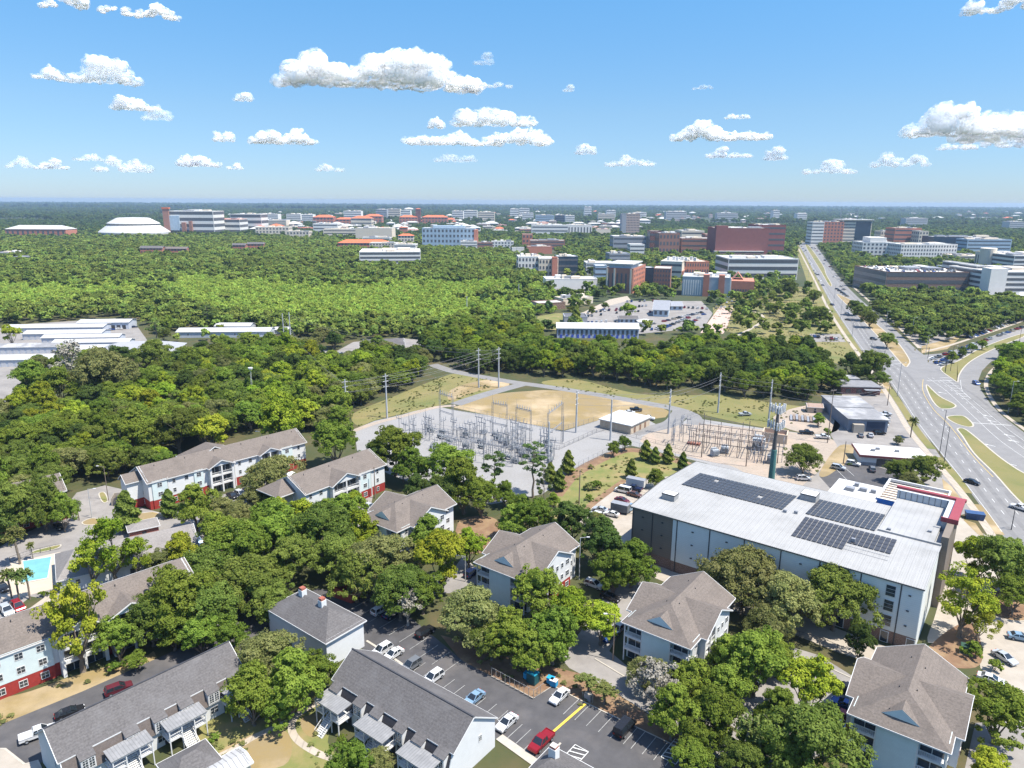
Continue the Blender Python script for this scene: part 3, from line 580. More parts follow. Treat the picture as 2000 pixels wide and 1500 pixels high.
# B2: wider block, seen on its right side
def long_flats(o, ang, label, L, D, segs, H=8.7, ridge=3.1, near_end=True, cross=()):
    """long block whose facade (local -y) runs along x."""
    b = thing('apartment_block', label, 'apartment building', (*o, 0), ang, 'tan roofed three storey apartment blocks')
    MB().box(0, 0, 2.75, L, D, H).ob('wall', SIDE_WHITE, b)
    MB().box(0.03, 0.03, 0, L - 0.03, D - 0.03, 2.74).ob('ground_floor_wall', RED_WALL, b)
    gw = MB(); gable_wall(gw, 0, D, 0.12, H, H + ridge, 'y'); gable_wall(gw, 0, D, L - 0.12, H, H + ridge, 'y'); gw.ob('gable_wall', SIDE_WHITE, b)
    gable(b, 0, L, 0, D, H, H + ridge, 'x')
    for kind, x0, x1 in segs:
        if kind == 'gable':      # projecting gabled bay with balconies
            mb = MB().box(x0, -1.6, 0, x0 + 0.4, 0.1, H).box(x1 - 0.4, -1.6, 0, x1, 0.1, H)
            gable_wall(mb, x0, x1, -1.5, H - 0.05, H + (x1 - x0) * 0.23); mb.ob('bay_wall', SIDE_WHITE, b)
            gable(b, x0, x1, -1.6, D / 2, H, H + (x1 - x0) * 0.24, 'y', 0, 0)
            n = 2 if x1 - x0 > 6 else 1; wv = (x1 - x0 - 0.8) / n
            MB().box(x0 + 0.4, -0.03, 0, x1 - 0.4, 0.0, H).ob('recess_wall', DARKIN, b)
            for i in range(n): balcony_bay(b, x0 + 0.4 + i * wv, -1.55, 0, wv)
        elif kind == 'blue':     # pale blue panel with windows
            MB().box(x0, -0.3, 2.75, x1, 0.02, H - 0.1).ob('siding_panel', SIDE_BLUE, b)
            MB().box(x0, -0.27, 0, x1, 0.02, 2.74).ob('brick_panel', RED_WALL, b)
            n = max(1, int((x1 - x0) / 3.2))
            for k in range(3):
                for i in range(n): window(b, x0 + (i + 0.5) * (x1 - x0) / n - 0.7, -0.3, 0.75 + k * FH, 0, 1.4, 1.4, (2, 2))
        elif kind == 'win':
            n = max(1, int((x1 - x0) / 3.4))
            for k in range(3):
                for i in range(n): window(b, x0 + (i + 0.5) * (x1 - x0) / n - 0.6, 0, 0.75 + k * FH, 0, 1.2 if i % 2 else 1.0, 1.35)
            MB().box(x0 - 0.15, -0.12, 0, x0 + 0.15, 0, H).ob('downpipe', WHITE, b)
        elif kind == 'cross':
            gable(b, x0, x1, -0.02, D + 1.2, H, H + ridge + 0.3, 'y', 0.0, 0.0)
            mb = MB(); gable_wall(mb, x0, x1, 0.1, H, H + ridge + 0.25); gable_wall(mb, x0, x1, D + 1.1, H, H + ridge + 0.25); mb.ob('gable_wall', SIDE_WHITE, b)
    for k in range(3):
        window(b, L, D * 0.55, 0.75 + k * FH, PI / 2, 1.8, 1.4, (2, 2)); window(b, 0, D * 0.45, 0.75 + k * FH, -PI / 2, 1.4, 1.4, (2, 2))
    for x in range(4, int(L), 9): MB().cyl((x, D * 0.4, H + ridge * 0.7), (x, D * 0.4, H + ridge * 0.8 + 0.5), 0.09).ob('vent_pipe', DARKM, b)
    return b
def ang(p, q, h): (a, b_), (c, d) = at(*p, h), at(*q, h); return math.atan2(d - b_, c - a), math.hypot(c - a, d - b_)
# facade base lines: from left to right as seen
a, L = ang((538, 980 - 20), (764, 905), 8.7)
o2 = at(530, 974, 8.7)
long_flats((-57.5, 186.2), R(52.6), 'tan roofed apartment block with balconied gable and side wing, nearest the gravel yard', 29.5, 14.5, [('win', 0, 7), ('gable', 8.2, 18.5), ('blue', 19, 23.6), ('win', 24, 29.3)], ridge=3.4)
MB().box(0, 0, 0, 8.5, 12, 8.6).ob('side_wing_wall', SIDE_WHITE, (sw := [x for x in bpy.data.objects if x.name.startswith('apartment_block')][-1]), (-0.3, 5.5, 0))
gable(sw, -5.5, 4, 4.8, 14, 8.4, 11.0, 'x', 4.5, 0)
long_flats((-105.2, 193.6), R(46.5), 'longest tan roofed apartment block with red ground floor, farthest left of the blocks', 51, 12.5, [('blue', 1, 5.2), ('win', 5.6, 12.8), ('blue', 13.2, 16), ('gable', 17.5, 25), ('win', 26, 33), ('gable', 34, 41), ('blue', 42, 46), ('win', 46, 51)], ridge=3.3)
b1 = sw2 = [x for x in bpy.data.objects if x.name.startswith('apartment_block')][-1]
gable(b1, 15.5, 30, 6, 17, 8.7, 12.6, 'y', 0, 5)
MB().box(-4.2, 4.6, 2.75, 0.5, 9.6, 8.6).ob('end_bay_wall', SIDE_WHITE, b1); MB().box(-4.15, 4.65, 0, 0.5, 9.55, 2.74).ob('end_bay_ground_floor', RED_WALL, b1)
gable(b1, -4.2, 1.5, 4.6, 9.6, 8.6, 10.4, 'x', 0, 0)
long_flats((-98.5, 105.5), R(46.0), 'tan roofed apartment block with red ground floor along the rear road, lower left', 45, 13.5, [('win', 0, 6.5), ('blue', 7.2, 17.6), ('gable', 18.5, 26.5), ('gable', 27.5, 35.5), ('blue', 36.5, 44.5)], ridge=3.3)
b7 = [x for x in bpy.data.objects if x.name.startswith('apartment_block')][-1]
long_flats((-147.4, 167.2), R(44.0), 'tan roofed block with red ground floor mostly hidden by oaks at the left edge', 30, 12, [('blue', 2, 9), ('win', 10, 17), ('blue', 18, 29)], ridge=3.2)
# ------------------------------------------------------------------ clubhouse, sheds by the pool
def simple_house(label, cat, o, rz, L, D, H, ridge, roofm, wallm, hip=(0, 0), wins=2, group=None, name='house', door=True, axis='x', trim=WHITE, oh=0.4):
    b = thing(name, label, cat, (*o, 0), rz, group)
    mb = MB().box(0, 0, 0, L, D, H)
    if axis == 'x':
        if not hip[0]: gable_wall(mb, 0, D, 0.12, H, H + ridge, 'y')
        if not hip[1]: gable_wall(mb, 0, D, L - 0.12, H, H + ridge, 'y')
    else:
        if not hip[0]: gable_wall(mb, 0, L, 0.12, H, H + ridge)
        if not hip[1]: gable_wall(mb, 0, L, D - 0.12, H, H + ridge)
    mb.ob('wall', wallm, b)
    gable(b, 0, L, 0, D, H, H + ridge, axis, hip[0], hip[1], oh, roofm, trim)
    for i in range(wins):
        window(b, (i + 0.5) * L / wins - 0.5, 0, H * 0.4, 0, 1.0, min(1.2, H * 0.4))
        if D > 5: window(b, L, (i + 0.5) * D / wins - 0.5, H * 0.4, PI / 2, 1.0, min(1.2, H * 0.4))
    if door: MB().box(L * 0.5 - 0.5, -0.06, 0, L * 0.5 + 0.5, 0.05, min(2.1, H * 0.8)).ob('door', DARKM, b)
    return b
GRAVELROOF = mat('grey_brown_shingles', (0.20, 0.185, 0.175), 0.9, 0.2, 3.0, 0.3, 9, stain=((0.14, 0.13, 0.125), 0.3, 0.5))
ch = simple_house('grey roofed single storey clubhouse between the pool and the moss hung tree', 'clubhouse', at(118, 1160), R(33), 30, 15, 3.6, 3.4, GRAVELROOF, SIDE_WHITE, (4, 0), 4, name='clubhouse')
x, y = at(255, 1058); simple_house('small brick mail kiosk with flat grey roof beside the red car', 'kiosk', (x, y), R(33), 7, 5.5, 3.0, 0.5, GRAVELROOF, RED_BRICK, (2, 2), 0, name='mail_kiosk')
gs = thing('refuse_shed', 'open roofed pale timber refuse enclosure beside the first apartment block', 'refuse enclosure', at(218, 988), R(18))
for i in range(26): MB().box(i * 0.42, 0, 0.05, i * 0.42 + 0.36, 0.08, 2.3).ob('plank', CONC, gs)
MB().box(0, 0.1, 0, 0.12, 4.5, 2.2).box(10.8, 0.1, 0, 10.92, 4.5, 2.2).box(0, 4.5, 0, 10.92, 4.6, 2.2).box(5.4, 0.1, 0, 5.5, 4.5, 2.2).ob('wall', CONC, gs)
MB().box(0.8, 1, 0, 4.6, 3.4, 1.6).box(6.2, 1, 0, 10, 3.4, 1.6).ob('bin', DARKM, gs)
# ------------------------------------------------------------------ slate grey townhouses
DARKSH = mat('brown_mansard_shingles', (0.105, 0.088, 0.08), 0.9, 0.2, 3.0, 0.3, 9, detail=8, stripes=(0.25, 0.15, 'Z'))
def townhouse(o, rz, label, L, D, eave=5.7, ridge=9.5, porches=(), dormers=(), m=GREY_ROOF, dcol=DARKSH):
    """two-storey terrace: -y facade with mansard upper storey, dormer windows and two-level porches."""
    b = thing('townhouse_terrace', label, 'townhouse', (*o, 0), rz, 'slate grey roofed townhouse terraces')
    mb = MB().box(0.02, -.28, 0, L - .02, D - .02, 3.1).box(0.03, 0.7, 3.1, L - 0.03, D - .02, eave - .1)
    for xx in (0.0, L - 0.16):
        P = [(-.3, 0), (-.3, 3.1), (0.62, eave), (D / 2, ridge - 0.15), (D, eave), (D, 0)]
        mb.add([(xx, y_, z_) for y_, z_ in P] + [(xx + 0.16, y_, z_) for y_, z_ in P], [(0, 1, 2, 3, 4, 5), (11, 10, 9, 8, 7, 6)] + [(i, (i + 1) % 6, 6 + (i + 1) % 6, 6 + i) for i in range(6)])
    mb.ob('wall', SIDE_WHITE, b)
    MB().add([(0.17, -.62, 3.02), (L - 0.17, -.62, 3.02), (L - 0.17, 0.6, eave + 0.12), (0.17, 0.6, eave + 0.12), (0.17, -.28, 3.02), (L - 0.17, -.28, 3.02)], [(0, 1, 2, 3), (0, 4, 5, 1)]).ob('mansard', dcol, b)
    s = 0.16; yf, yb, c = 0.55, D + 0.35, D / 2
    zf = eave + 0.25; zb = eave - 0.1
    t = [(-0.3, yf, zf), (L + 0.3, yf, zf), (L + 0.3, c, ridge), (-0.3, c, ridge), (-0.3, yb, zb), (L + 0.3, yb, zb)]
    bt = [(a_, b_, z_ - 0.16) for a_, b_, z_ in t]
    r = MB().add(t + bt, [(0, 1, 2, 3), (3, 2, 5, 4), (0, 6, 7, 1), (4, 5, 11, 10), (6, 9, 8, 7), (9, 10, 11, 8), (1, 7, 8, 2), (2, 8, 11, 5), (0, 3, 9, 6), (3, 4, 10, 9)]).ob('roof', m, b)
    MB().bar((-0.3, c, ridge + 0.03), (L + 0.3, c, ridge + 0.03), 0.28, 0.08).ob('ridge_cap', DARKM, r)
    fa = MB()
    for p, q in ((0, 1), (4, 5), (1, 2), (2, 5), (0, 3), (3, 4)): fa.bar((t[p][0], t[p][1], t[p][2] - 0.1), (t[q][0], t[q][1], t[q][2] - 0.1), 0.08, 0.2)
    fa.ob('fascia', WHITE, r)
    for x in dormers:
        d = MB().box(x - 0.08, -.75, 3.15, x + 1.98, .6, 5.35).ob('dormer', WHITE, b)
        MB().add([(x - 0.2, -.85, 5.38), (x + 2.1, -.85, 5.38), (x + 2.1, 1.6, 6.52), (x - 0.2, 1.6, 6.52), (x - 0.2, -.85, 5.26), (x + 2.1, -.85, 5.26), (x + 2.1, 1.6, 6.3), (x - 0.2, 1.6, 6.3)],
                 [(0, 1, 2, 3), (4, 7, 6, 5), (0, 4, 5, 1), (1, 5, 6, 2), (3, 2, 6, 7), (0, 3, 7, 4)]).ob('dormer_roof', m, d)
        window(b, x + 0.05, -.75, 3.4, 0, 0.9, 1.8, (2, 4)); window(b, x + 0.97, -.75, 3.4, 0, 0.9, 1.8, (2, 4))
        window(b, x + 0.2, -.3, 0.9, 0, 1.5, 1.4, (2, 2))
    for x, w in porches:
        p = MB().add([(x - .1, -3.7, 4.6), (x + w + .1, -3.7, 4.6), (x + w + .1, -.6, 4.85), (x - .1, -.6, 4.85), (x - .1, -3.7, 4.75), (x + w + .1, -3.7, 4.75), (x + w + .1, -.6, 5.0), (x - .1, -.6, 5.0)], [(0, 3, 2, 1), (4, 5, 6, 7), (0, 1, 5, 4), (1, 2, 6, 5), (2, 3, 7, 6), (3, 0, 4, 7)]).ob('porch', mat('porch_metal_roof', (0.20, 0.20, 0.20), 0.6, 0.15, 0.8, stripes=(0.5, 0.3, 'X'), stain=((0.30, 0.295, 0.29), 0.5, 0.6)), b)
        po = MB()
        for xx in (x + 0.1, x + w * 0.33, x + w * 0.66, x + w - 0.25):
            po.box(xx, -3.55, 0, xx + 0.16, -3.39, 4.58)
        po.box(x, -3.62, 4.4, x + w, -3.5, 4.6).box(x, -3.5, 2.45, x + w * 0.33, -.3, 2.62).box(x + w * 0.66, -3.5, 2.45, x + w, -.3, 2.62).box(x + w * 0.33, -1.8, 2.45, x + w * 0.66, -.3, 2.62)
        po.ob('porch_frame', WHITE, p)
        railing(p, x + 0.2, -3.45, 2.62, 0, w * 0.33 - 0.2); railing(p, x + w * 0.66, -3.45, 2.62, 0, w * 0.33 - 0.2)
        railing(p, x + w - 0.1, -3.45, 2.62, PI / 2, 2.9); railing(p, x + 0.1, -3.45, 2.62, PI / 2, 2.9)
        st = MB()
        for i in range(13): st.box(x + w * 0.36, -5.5 + i * 0.28, i * 0.2, x + w * 0.63, -5.2 + i * 0.28, i * 0.2 + 0.06)
        for xx in (x + w * 0.35, x + w * 0.64):
            st.bar((xx, -5.5, 0), (xx, -1.9, 2.55), 0.07, 0.25); st.bar((xx, -5.5, 0.95), (xx, -1.9, 3.5), 0.07, 0.09)
            for i in range(0, 13, 3): st.bar((xx, -5.4 + i * 0.28, i * 0.2), (xx, -5.4 + i * 0.28, i * 0.2 + 0.95), 0.05)
        st.ob('stairs', WHITE, p)
        MB().box(x + 0.5, -.35, 0.05, x + 1.5, -.3, 2.1).box(x + w - 1.6, -.35, 0.05, x + w - 0.6, -.3, 2.1).ob('front_door', DARKM, p)
    window(b, L, D * 0.62, 3.7, PI / 2, 0.75, 1.2, (2, 3)); window(b, 0, D * 0.3, 3.7, -PI / 2, 0.75, 1.2, (2, 3))
    return b
c2 = townhouse(G((-32.2, 108.3), -.2, 1.0)[:2], R(-37.4), 'slate grey terrace with black mansard facade and three white porches, bottom centre', 28.4, 11.0, porches=((0.2, 6.2), (10.4, 6.8), (20.4, 6.8)), dormers=(0.8, 7.0, 11.2, 16.8, 21.0, 25.8), dcol=mat('black_mansard_shingles', (0.035, 0.035, 0.042), 0.85, 0.2, 3, 0.2, 9, stripes=(0.25, 0.15, 'Z')))
c1 = townhouse((-67.2, 89.8), R(49.2), 'slate grey terrace with brown mansard facade at the lower left, beside the rear road', 29.5, 10.5, porches=((5.6, 6.2), (14.2, 6.4), (24.6, 4.4)), dormers=(2.4, 9.0, 13.4, 17.8, 22.4, 26.6))
# hip roofed block with chimneys
h3 = thing('townhouse_terrace', 'white walled block with hipped grey roof and two white chimneys beside the car park', 'townhouse', G((-35.4, 121.0), 0, 0), R(52.6 - 0.5))
MB().box(0, 0, 0, 9.2, 19, 6.2).ob('wall', SIDE_WHITE, h3)
gable(h3, 0, 9.2, 0, 19, 6.2, 9.2, 'y', 4.8, 4.8, 0.5, GREY_ROOF)
for yy in (6.2, 12.6):
    c_ = MB().box(4.0, yy, 7.6, 5.2, yy + 1.2, 10.2).ob('chimney', SIDE_WHITE, h3); MB().box(4.1, yy + 0.1, 10.2, 5.1, yy + 1.1, 10.7).ob('chimney_pot', RED_BRICK, c_)
window(h3, 9.2, 3, 3.6, PI / 2, 0.9, 1.3)
# small roofs at the bottom edge
x, y = at(1040, 1560); bx = simple_house('corner of a grey roof with one white brick topped chimney at the bottom edge', 'house', at(1020, 1545, 0), R(-37.4), 12, 8, 2.6, 1.8, GREY_ROOF, SIDE_WHITE, (2.5, 2.5), 0, name='house', door=False)
MB().box(1.6, 4.6, 3.0, 2.9, 5.8, 5.6).ob('chimney', SIDE_WHITE, bx); MB().box(1.7, 4.7, 5.6, 2.8, 5.7, 6.0).ob('chimney_pot', RED_BRICK, bx)
simple_house('small grey hipped roof at the bottom edge between the two terraces', 'shed', at(345, 1560, 0), R(46), 7, 6, 2.6, 1.6, GREY_ROOF, SIDE_WHITE, (2.5, 2.5), 0, name='shed', door=False)
simple_house('small white standing seam roof at the bottom edge of the courtyard', 'shed', at(418, 1555, 0), R(46), 6, 4, 2.4, 0.5, mat('ribbed_white_roof', (0.36, 0.36, 0.36), 0.5, 0.1, 1, stripes=(0.8, 0.5, 'X')), SIDE_WHITE, (0, 0), 0, name='shed', door=False)
rs = thing('refuse_enclosure', 'red painted wooden refuse enclosure under the oaks at the head of the car park', 'refuse enclosure', at(650, 1166), R(-30))
for i in range(14): MB().box(i * 0.4, 0, 0.05, i * 0.4 + 0.35, 0.07, 2.6).ob('plank', mat('red_stained_wood', (0.33, 0.07, 0.05), 0.8, 0.2, 2), rs)
for i in range(10): MB().box(5.62, 0.1 + i * 0.4, 0.05, 5.69, 0.45 + i * 0.4, 2.6).ob('plank', MATS['red_stained_wood'], rs)
MB().box(0, 0.1, 0, 0.08, 4, 2.5).box(0, 4, 0, 5.6, 4.1, 2.5).ob('rear_wall', MATS['red_stained_wood'], rs)
# ------------------------------------------------------------------ storage building
SG = R(-37.3)
st = thing('storage_building', 'large white metal roofed self storage building with solar panels and red cornice', 'storage building', (81.6, 127.4, 0), SG)
DARKW = mat('brown_grey_metal_wall', (0.175, 0.145, 0.118), 0.7, 0.06, 0.4, stripes=(0.6, 0.10, 'Z'))
LIGHTW = mat('pale_grey_metal_wall', (0.60, 0.62, 0.60), 0.6, 0.04, 0.4, stripes=(0.45, 0.10, 'Z'))
HS = 14.2
MB().box(-64.5, 0.3, 2.9, -53.4, 39.8, HS).ob('dark_wall', DARKW, st)
MB().box(-64.4, 0.4, 0, -53.4, 39.7, 2.9).ob('dark_base_wall', BROWN_BRICK, st)
MB().box(-53.4, 0, 2.9, -0.02, 39.8, HS).ob('pale_wall', LIGHTW, st)
MB().box(-53.4, 0.08, 0, -0.1, 39.7, 2.9).ob('brick_base_wall', BROWN_BRICK, st)
ys, hr = 17.0, 1.1
T_ = [(-64.9, -0.3, HS), (0.3, -0.3, HS), (0.3, ys, HS + hr), (-64.9, ys, HS + hr), (0.3, 40.1, HS), (-64.9, 40.1, HS)]
B_ = [(a_, b_, c_ - 0.35) for a_, b_, c_ in T_]
rf = MB().add(T_ + B_, [(0, 1, 2, 3), (3, 2, 4, 5), (0, 6, 7, 1), (5, 4, 10, 11), (1, 7, 8, 2), (2, 8, 10, 4), (3, 9, 6, 0), (5, 11, 9, 3), (6, 9, 8, 7), (9, 11, 10, 8)]).ob('roof', METROOF, st)
sm = MB(); n = 145
for i in range(n):
    x = -64.7 + 64.8 * i / (n - 1)
    sm.bar((x, -0.28, HS + 0.03), (x, ys, HS + hr + 0.03), 0.05, 0.06); 
    if x < -12.6: sm.bar((x, ys, HS + hr + 0.03), (x, 40.05, HS + 0.03), 0.05, 0.06)
tag(sm.ob('standing_seams', METROOF, rf), None, kind='stuff')
MB().bar((-64.9, -0.36, HS - 0.1), (0.3, -0.36, HS - 0.1), 0.16, 0.2).bar((-64.9, 40.16, HS - 0.1), (-12, 40.16, HS - 0.1), 0.16, 0.2).bar((-64.96, -0.3, HS), (-64.96, ys, HS + hr), 0.1, 0.25).bar((-64.96, 40.1, HS), (-64.96, ys, HS + hr), 0.1, 0.25).ob('gutter', mat('dark_trim', (0.07, 0.07, 0.07), 0.5, 0.1, 1), st)
for x in (-64.4, -59, -53.5): MB().box(x, 0.16, 0.2, x + 0.18, 0.3, HS - 0.3).ob('wall_joint', DARKM, st)
for x in (-52.4, -44.2, -36, -27.8, -19.6, -11.4, -3.9): MB().box(x, -0.10, 0.2, x + 0.22, -0.004, HS - 0.3).ob('downpipe', DARKM, st)
wl = MB().box(0, 0, 0, 1, 0.0, 1)
for x in (-61.8, -56.5, -48.5, -40.2, -31.8, -23.6, -15.6, -2.4):
    for z in (5.0, 8.4, 11.8):
        MB().box(x, -0.22 + (0.3 if x < -54 else 0), z, x + 0.5, (0.3 if x < -54 else 0), z + 0.22).ob('wall_light', DARKM, st)
for k in range(3):
    z = 3.9 + k * 3.35
    f = MB().box(-6.6, -0.1, z - 0.1, -4.6, 0, z + 2.5).ob('window', WHITE, st)
    for i in range(3): MB().box(-6.45, -0.14, z + i * 0.8 + 0.03, -4.75, -0.1, z + i * 0.8 + 0.74).ob('pane', GLASS, f)
for x in (-15, -10.6, -6.4, -1.6):
    f = MB().box(x, -0.04, 0.05, x + 1.6, 0.08, 2.6).ob('glazed_door', WHITE, st); MB().box(x + 0.15, -0.08, 0.2, x + 1.45, -0.04, 2.45).ob('pane', GLASS, f)
# right side: short return, parapet tower with red cornice
MB().box(0.0, 21.5, 0, 1.4, 40, HS + 2.9).box(-12.5, 39.85, 0, 0, 45.2, HS + 0.0).ob('brown_side_wall', DARKW, st)
MB().box(-0.02, 0.3, 0, 0.05, 21.4, HS - 0.4).ob('side_wall', LIGHTW, st)
MB().box(-12.4, 21.4, HS + 0.2, -1.2, 43.6, HS + 1.3).ob('upper_flat_roof', METROOF, st)
MB().box(-12.6, 43.6, HS, 1.4, 45.2, HS + 3.4).box(-1.2, 31.5, HS, 1.4, 43.6, HS + 3.4).ob('parapet', mat('parapet_membrane', (0.42, 0.45, 0.47), 0.7, 0.06, 0.5), st)
for i in range(9): MB().box(-12.0 + i * 1.3, 43.5, HS + 1.3, -11.92 + i * 1.3, 43.6, HS + 3.3).ob('parapet_joint', DARKM, st)
REDM = mat('red_cornice_metal', (0.25, 0.05, 0.06), 0.5, 0.06, 0.6)
MB().box(-13.0, 44.6, HS + 3.4, 2.2, 45.7, HS + 4.0).box(.1, 30.6, HS + 3.4, 2.0, 44.6, HS + 4.0).ob('cornice', REDM, st)
MB().box(-1.4, 30.3, HS + 2.9, 2.1, 30.6, HS + 4.02).ob('cornice_end', REDM, st)
MB().box(0.0, 30.9, HS + 1.6, 1.9, 31.5, HS + 3.4).ob('cornice_soffit', CONC, st)
MB().box(-12.5, 20.7, HS + 0.6, 0.2, 21.3, HS + 1.35).ob('roof_upstand', METROOF, st)
hx = MB()
for (x, y, a_, b_, c_) in ((-60.2, 7.6, 3.4, 2.6, 1.2), (-32.2, 29.0, 3.8, 3.6, 1.3)):
    u = MB().box(x, y, HS + 0.3, x + a_, y + b_, HS + 0.9 + c_).ob('roof_unit', METROOF, st)
    MB().box(x + 0.1, y + 0.1, HS + 0.9 + c_, x + a_ - 0.1, y + b_ - 0.1, HS + 0.96 + c_).ob('lid', WHITE, u)
    MB().box(x - 0.05, y - 0.05, HS + 0.7 + c_, x + a_ + 0.05, y, HS + 0.95 + c_).box(x - 0.05, y, HS + 0.7 + c_, x, y + b_, HS + 0.95 + c_).box(x + a_, y, HS + 0.7 + c_, x + a_ + 0.05, y + b_, HS + 0.95 + c_).box(x, y + b_, HS + 0.7 + c_, x + a_, y + b_ + 0.05, HS + 0.95 + c_).ob('rim', DARKM, u)
for (x, y) in ((-32.8, 17.0), (-30.5, 18.0), (-16.0, 10.9), (-10.8, 21.5), (-3.2, 26)): MB().box(x, y, HS + 1.0, x + 0.8, y + 0.6, HS + 1.75).ob('roof_vent', STEEL, st)
# solar arrays: every panel is a part
PV = mat('solar_panel_glass', (0.045, 0.045, 0.05), 0.35, 0.15, 1.0, spec=0.4)
def roofz(y): return HS + hr * (y / ys if y < ys else (40 - y) / (40 - ys))
def array(label, x0, y0, nx, ny, pw, ph, gx, skip=()):
    t = thing('solar_array', label, 'solar array', (81.6, 127.4, 0), SG)
    dz = roofz(y0 + ny * ph) - roofz(y0); sl_ = math.atan2(dz, ny * ph)
    me = MB().box(0, 0, 0.12, pw - 0.13, ph - 0.10, 0.17).me('solar_panel', PV)
    rail = MB()
    for j in range(ny):
        for i in range(nx):
            if (i, j) in skip: continue
            yy = y0 + j * ph; o = link('solar_panel', me, t, (x0 + i * pw + (i // gx) * 0.0, yy, roofz(yy) + 0.06)); o.rotation_euler = (sl_, 0, 0)
        rail.bar((x0, y0 + j * ph + 0.5, roofz(y0 + j * ph + 0.5) + 0.1), (x0 + nx * pw, y0 + j * ph + 0.5, roofz(y0 + j * ph + 0.5) + 0.1), 0.05)
    rail.ob('mounting_rail', STEEL, t)
array('widest solar array, on the far left half of the storage roof', -59.6, 18.2, 24, 6, 1.1, 2.05, 24, {(5, 4), (17, 2)})
array('middle solar array, on the far right half of the storage roof', -28.2, 19.6, 14, 7, 1.1, 1.8, 14)
sk = {(i, j) for i in range(10, 18) for j in range(0, 2)}
array('stepped solar array, nearest the front eave of the storage roof', -27.6, 6.6, 18, 6, 1.1, 1.8, 18, sk)
# ------------------------------------------------------------------ restaurant behind the storage building
re = thing('restaurant', 'white flat roofed restaurant with blue band and open roof frame behind the storage building', 'restaurant', (81.6, 127.4, 0), SG)
MB().box(-33, 60, 0, -20.5, 77, 4.8).ob('wall', CONC, re); MB().box(-33.2, 59.8, 4.8, -20.3, 77.2, 5.1).ob('roof', WROOF, re)
MB().box(-20.3, 66.6, 0, -4.2, 84.5, 3.6).ob('patio_wall', BEIGE, re)
WH = WHITE
MB().box(-20.5, 66.2, 3.9, -4.0, 66.6, 5.6).ob('blue_band', mat('blue_fascia', (0.03, 0.16, 0.55), 0.5, 0.05, 1), re)
MB().box(-20.6, 66.6, 5.0, -20.1, 84.5, 5.8).box(-20.6, 84.5, 5.0, -4.0, 85.0, 5.8).box(-4.4, 66.6, 5.0, -4.0, 84.5, 5.8).box(-20.5, 66.2, 5.62, -4, 66.6, 5.8).ob('frame', WHITE, re)
for i in range(8): MB().box(-20.1, 68.4 + i * 2.05, 4.7, -4.4, 68.9 + i * 2.05, 5.1).ob('beam', mat('pale_cream_beam', (0.6, 0.55, 0.48), 0.7, 0.1, 1), re)
for (x, y, a_, b_) in ((-29.5, 68, 2.4, 1.8), (-26, 70, 2.0, 1.4), (-28, 73, 1.2, 1.2), (-23, 70.5, 1.4, 1.0)): MB().box(x, y, 5.1, x + a_, y + b_, 6.1).ob('roof_unit', STEEL, re)
t = thing('storage_tank', 'grey cylindrical tank beside the white restaurant wall', 'tank', G((81.6, 127.4), -36.5, 66))
MB().lathe([(2.0, 0), (2.0, 3.2), (1.6, 3.7), (0.1, 3.9)]).ob('tank_shell', STEEL, t)
# ------------------------------------------------------------------ control building of the substation and beige enclosure
cb = thing('control_building', 'beige control building with flat white roof at the edge of the gravel yard', 'building', (35.4, 275.0, 0), R(-38.5))
cw, cl = 14.0, 15.5
MB().box(0, 0, 0, cw, cl, 3.4).ob('wall', BEIGE, cb); MB().box(-0.5, -0.5, 3.4, cw + 0.5, cl + 0.5, 3.75).ob('roof', WROOF, cb)
for i in range(7): MB().box(0.6 + i * 1.9, -0.1, 0.3, 0.9 + i * 1.9, 0, 3.2).ob('pilaster', BEIGE, cb)
for y_ in (2.5, 7, 11): MB().box(cw, y_, 0, cw + 0.08, y_ + 1.3, 2.3).ob('door', mat('brown_door', (0.2, 0.12, 0.08), 0.7), cb)
en = thing('block_enclosure', 'open topped beige block enclosure right of the cell tower', 'enclosure', at(1487, 862), R(-24))
MB().box(0, 0, 0, 9, 0.4, 3.6).box(0, 0.4, 0, 0.4, 6.6, 3.6).box(8.6, 0.4, 0, 9, 6.6, 3.6).box(0, 6.6, 0, 9, 7, 3.6).ob('wall', BEIGE, en); MB().box(0.4, 0.4, 0, 8.6, 6.6, 2.0).ob('infill', mat('brown_infill', (0.3, 0.2, 0.15)), en)
# ------------------------------------------------------------------ roadside shops
SHOPR = mat('grey_streaked_roof', (0.20, 0.20, 0.205), 0.8, 0.15, 0.4, stain=((0.42, 0.42, 0.42), 0.12, 0.8))
sh = thing('workshop', 'long grey roofed workshop with dark roller door beside the parked pickups', 'workshop', at(1655, 842), R(-6))
MB().box(0, 0, 0, 15, 34, 5.0).ob('wall', mat('blue_grey_wall', (0.16, 0.19, 0.24), 0.7, 0.1, 0.5), sh); MB().box(-0.5, -0.5, 5.0, 15.5, 16, 5.3).box(-0.5, 16, 5.0, 15.5, 34.5, 5.6).ob('roof', SHOPR, sh)
MB().box(7, -0.1, 0, 14, 0, 4.2).ob('roller_door', mat('navy_door', (0.03, 0.045, 0.08), 0.5), sh); MB().box(1.5, -2.2, 0, 5.5, 0, 3.4).ob('annexe', CONC, sh)
for i in range(3): MB().box(15, 4 + i * 9, 1, 15.08, 8 + i * 9, 3.6).ob('shop_window', GLASS, sh)
bb = thing('brick_shop', 'dark red brick shop with grey roof beside the dry grass and the main road', 'shop', at(1642, 770), R(-4))
MB().box(0, 0, 0, 18, 12, 3.6).ob('wall', DARK_BRICK, bb); MB().box(-0.6, -0.6, 3.6, 18.6, 12.6, 4.0).ob('roof', mat('grey_flat_roof', (0.18, 0.18, 0.19), 0.8, 0.2, 0.5), bb)
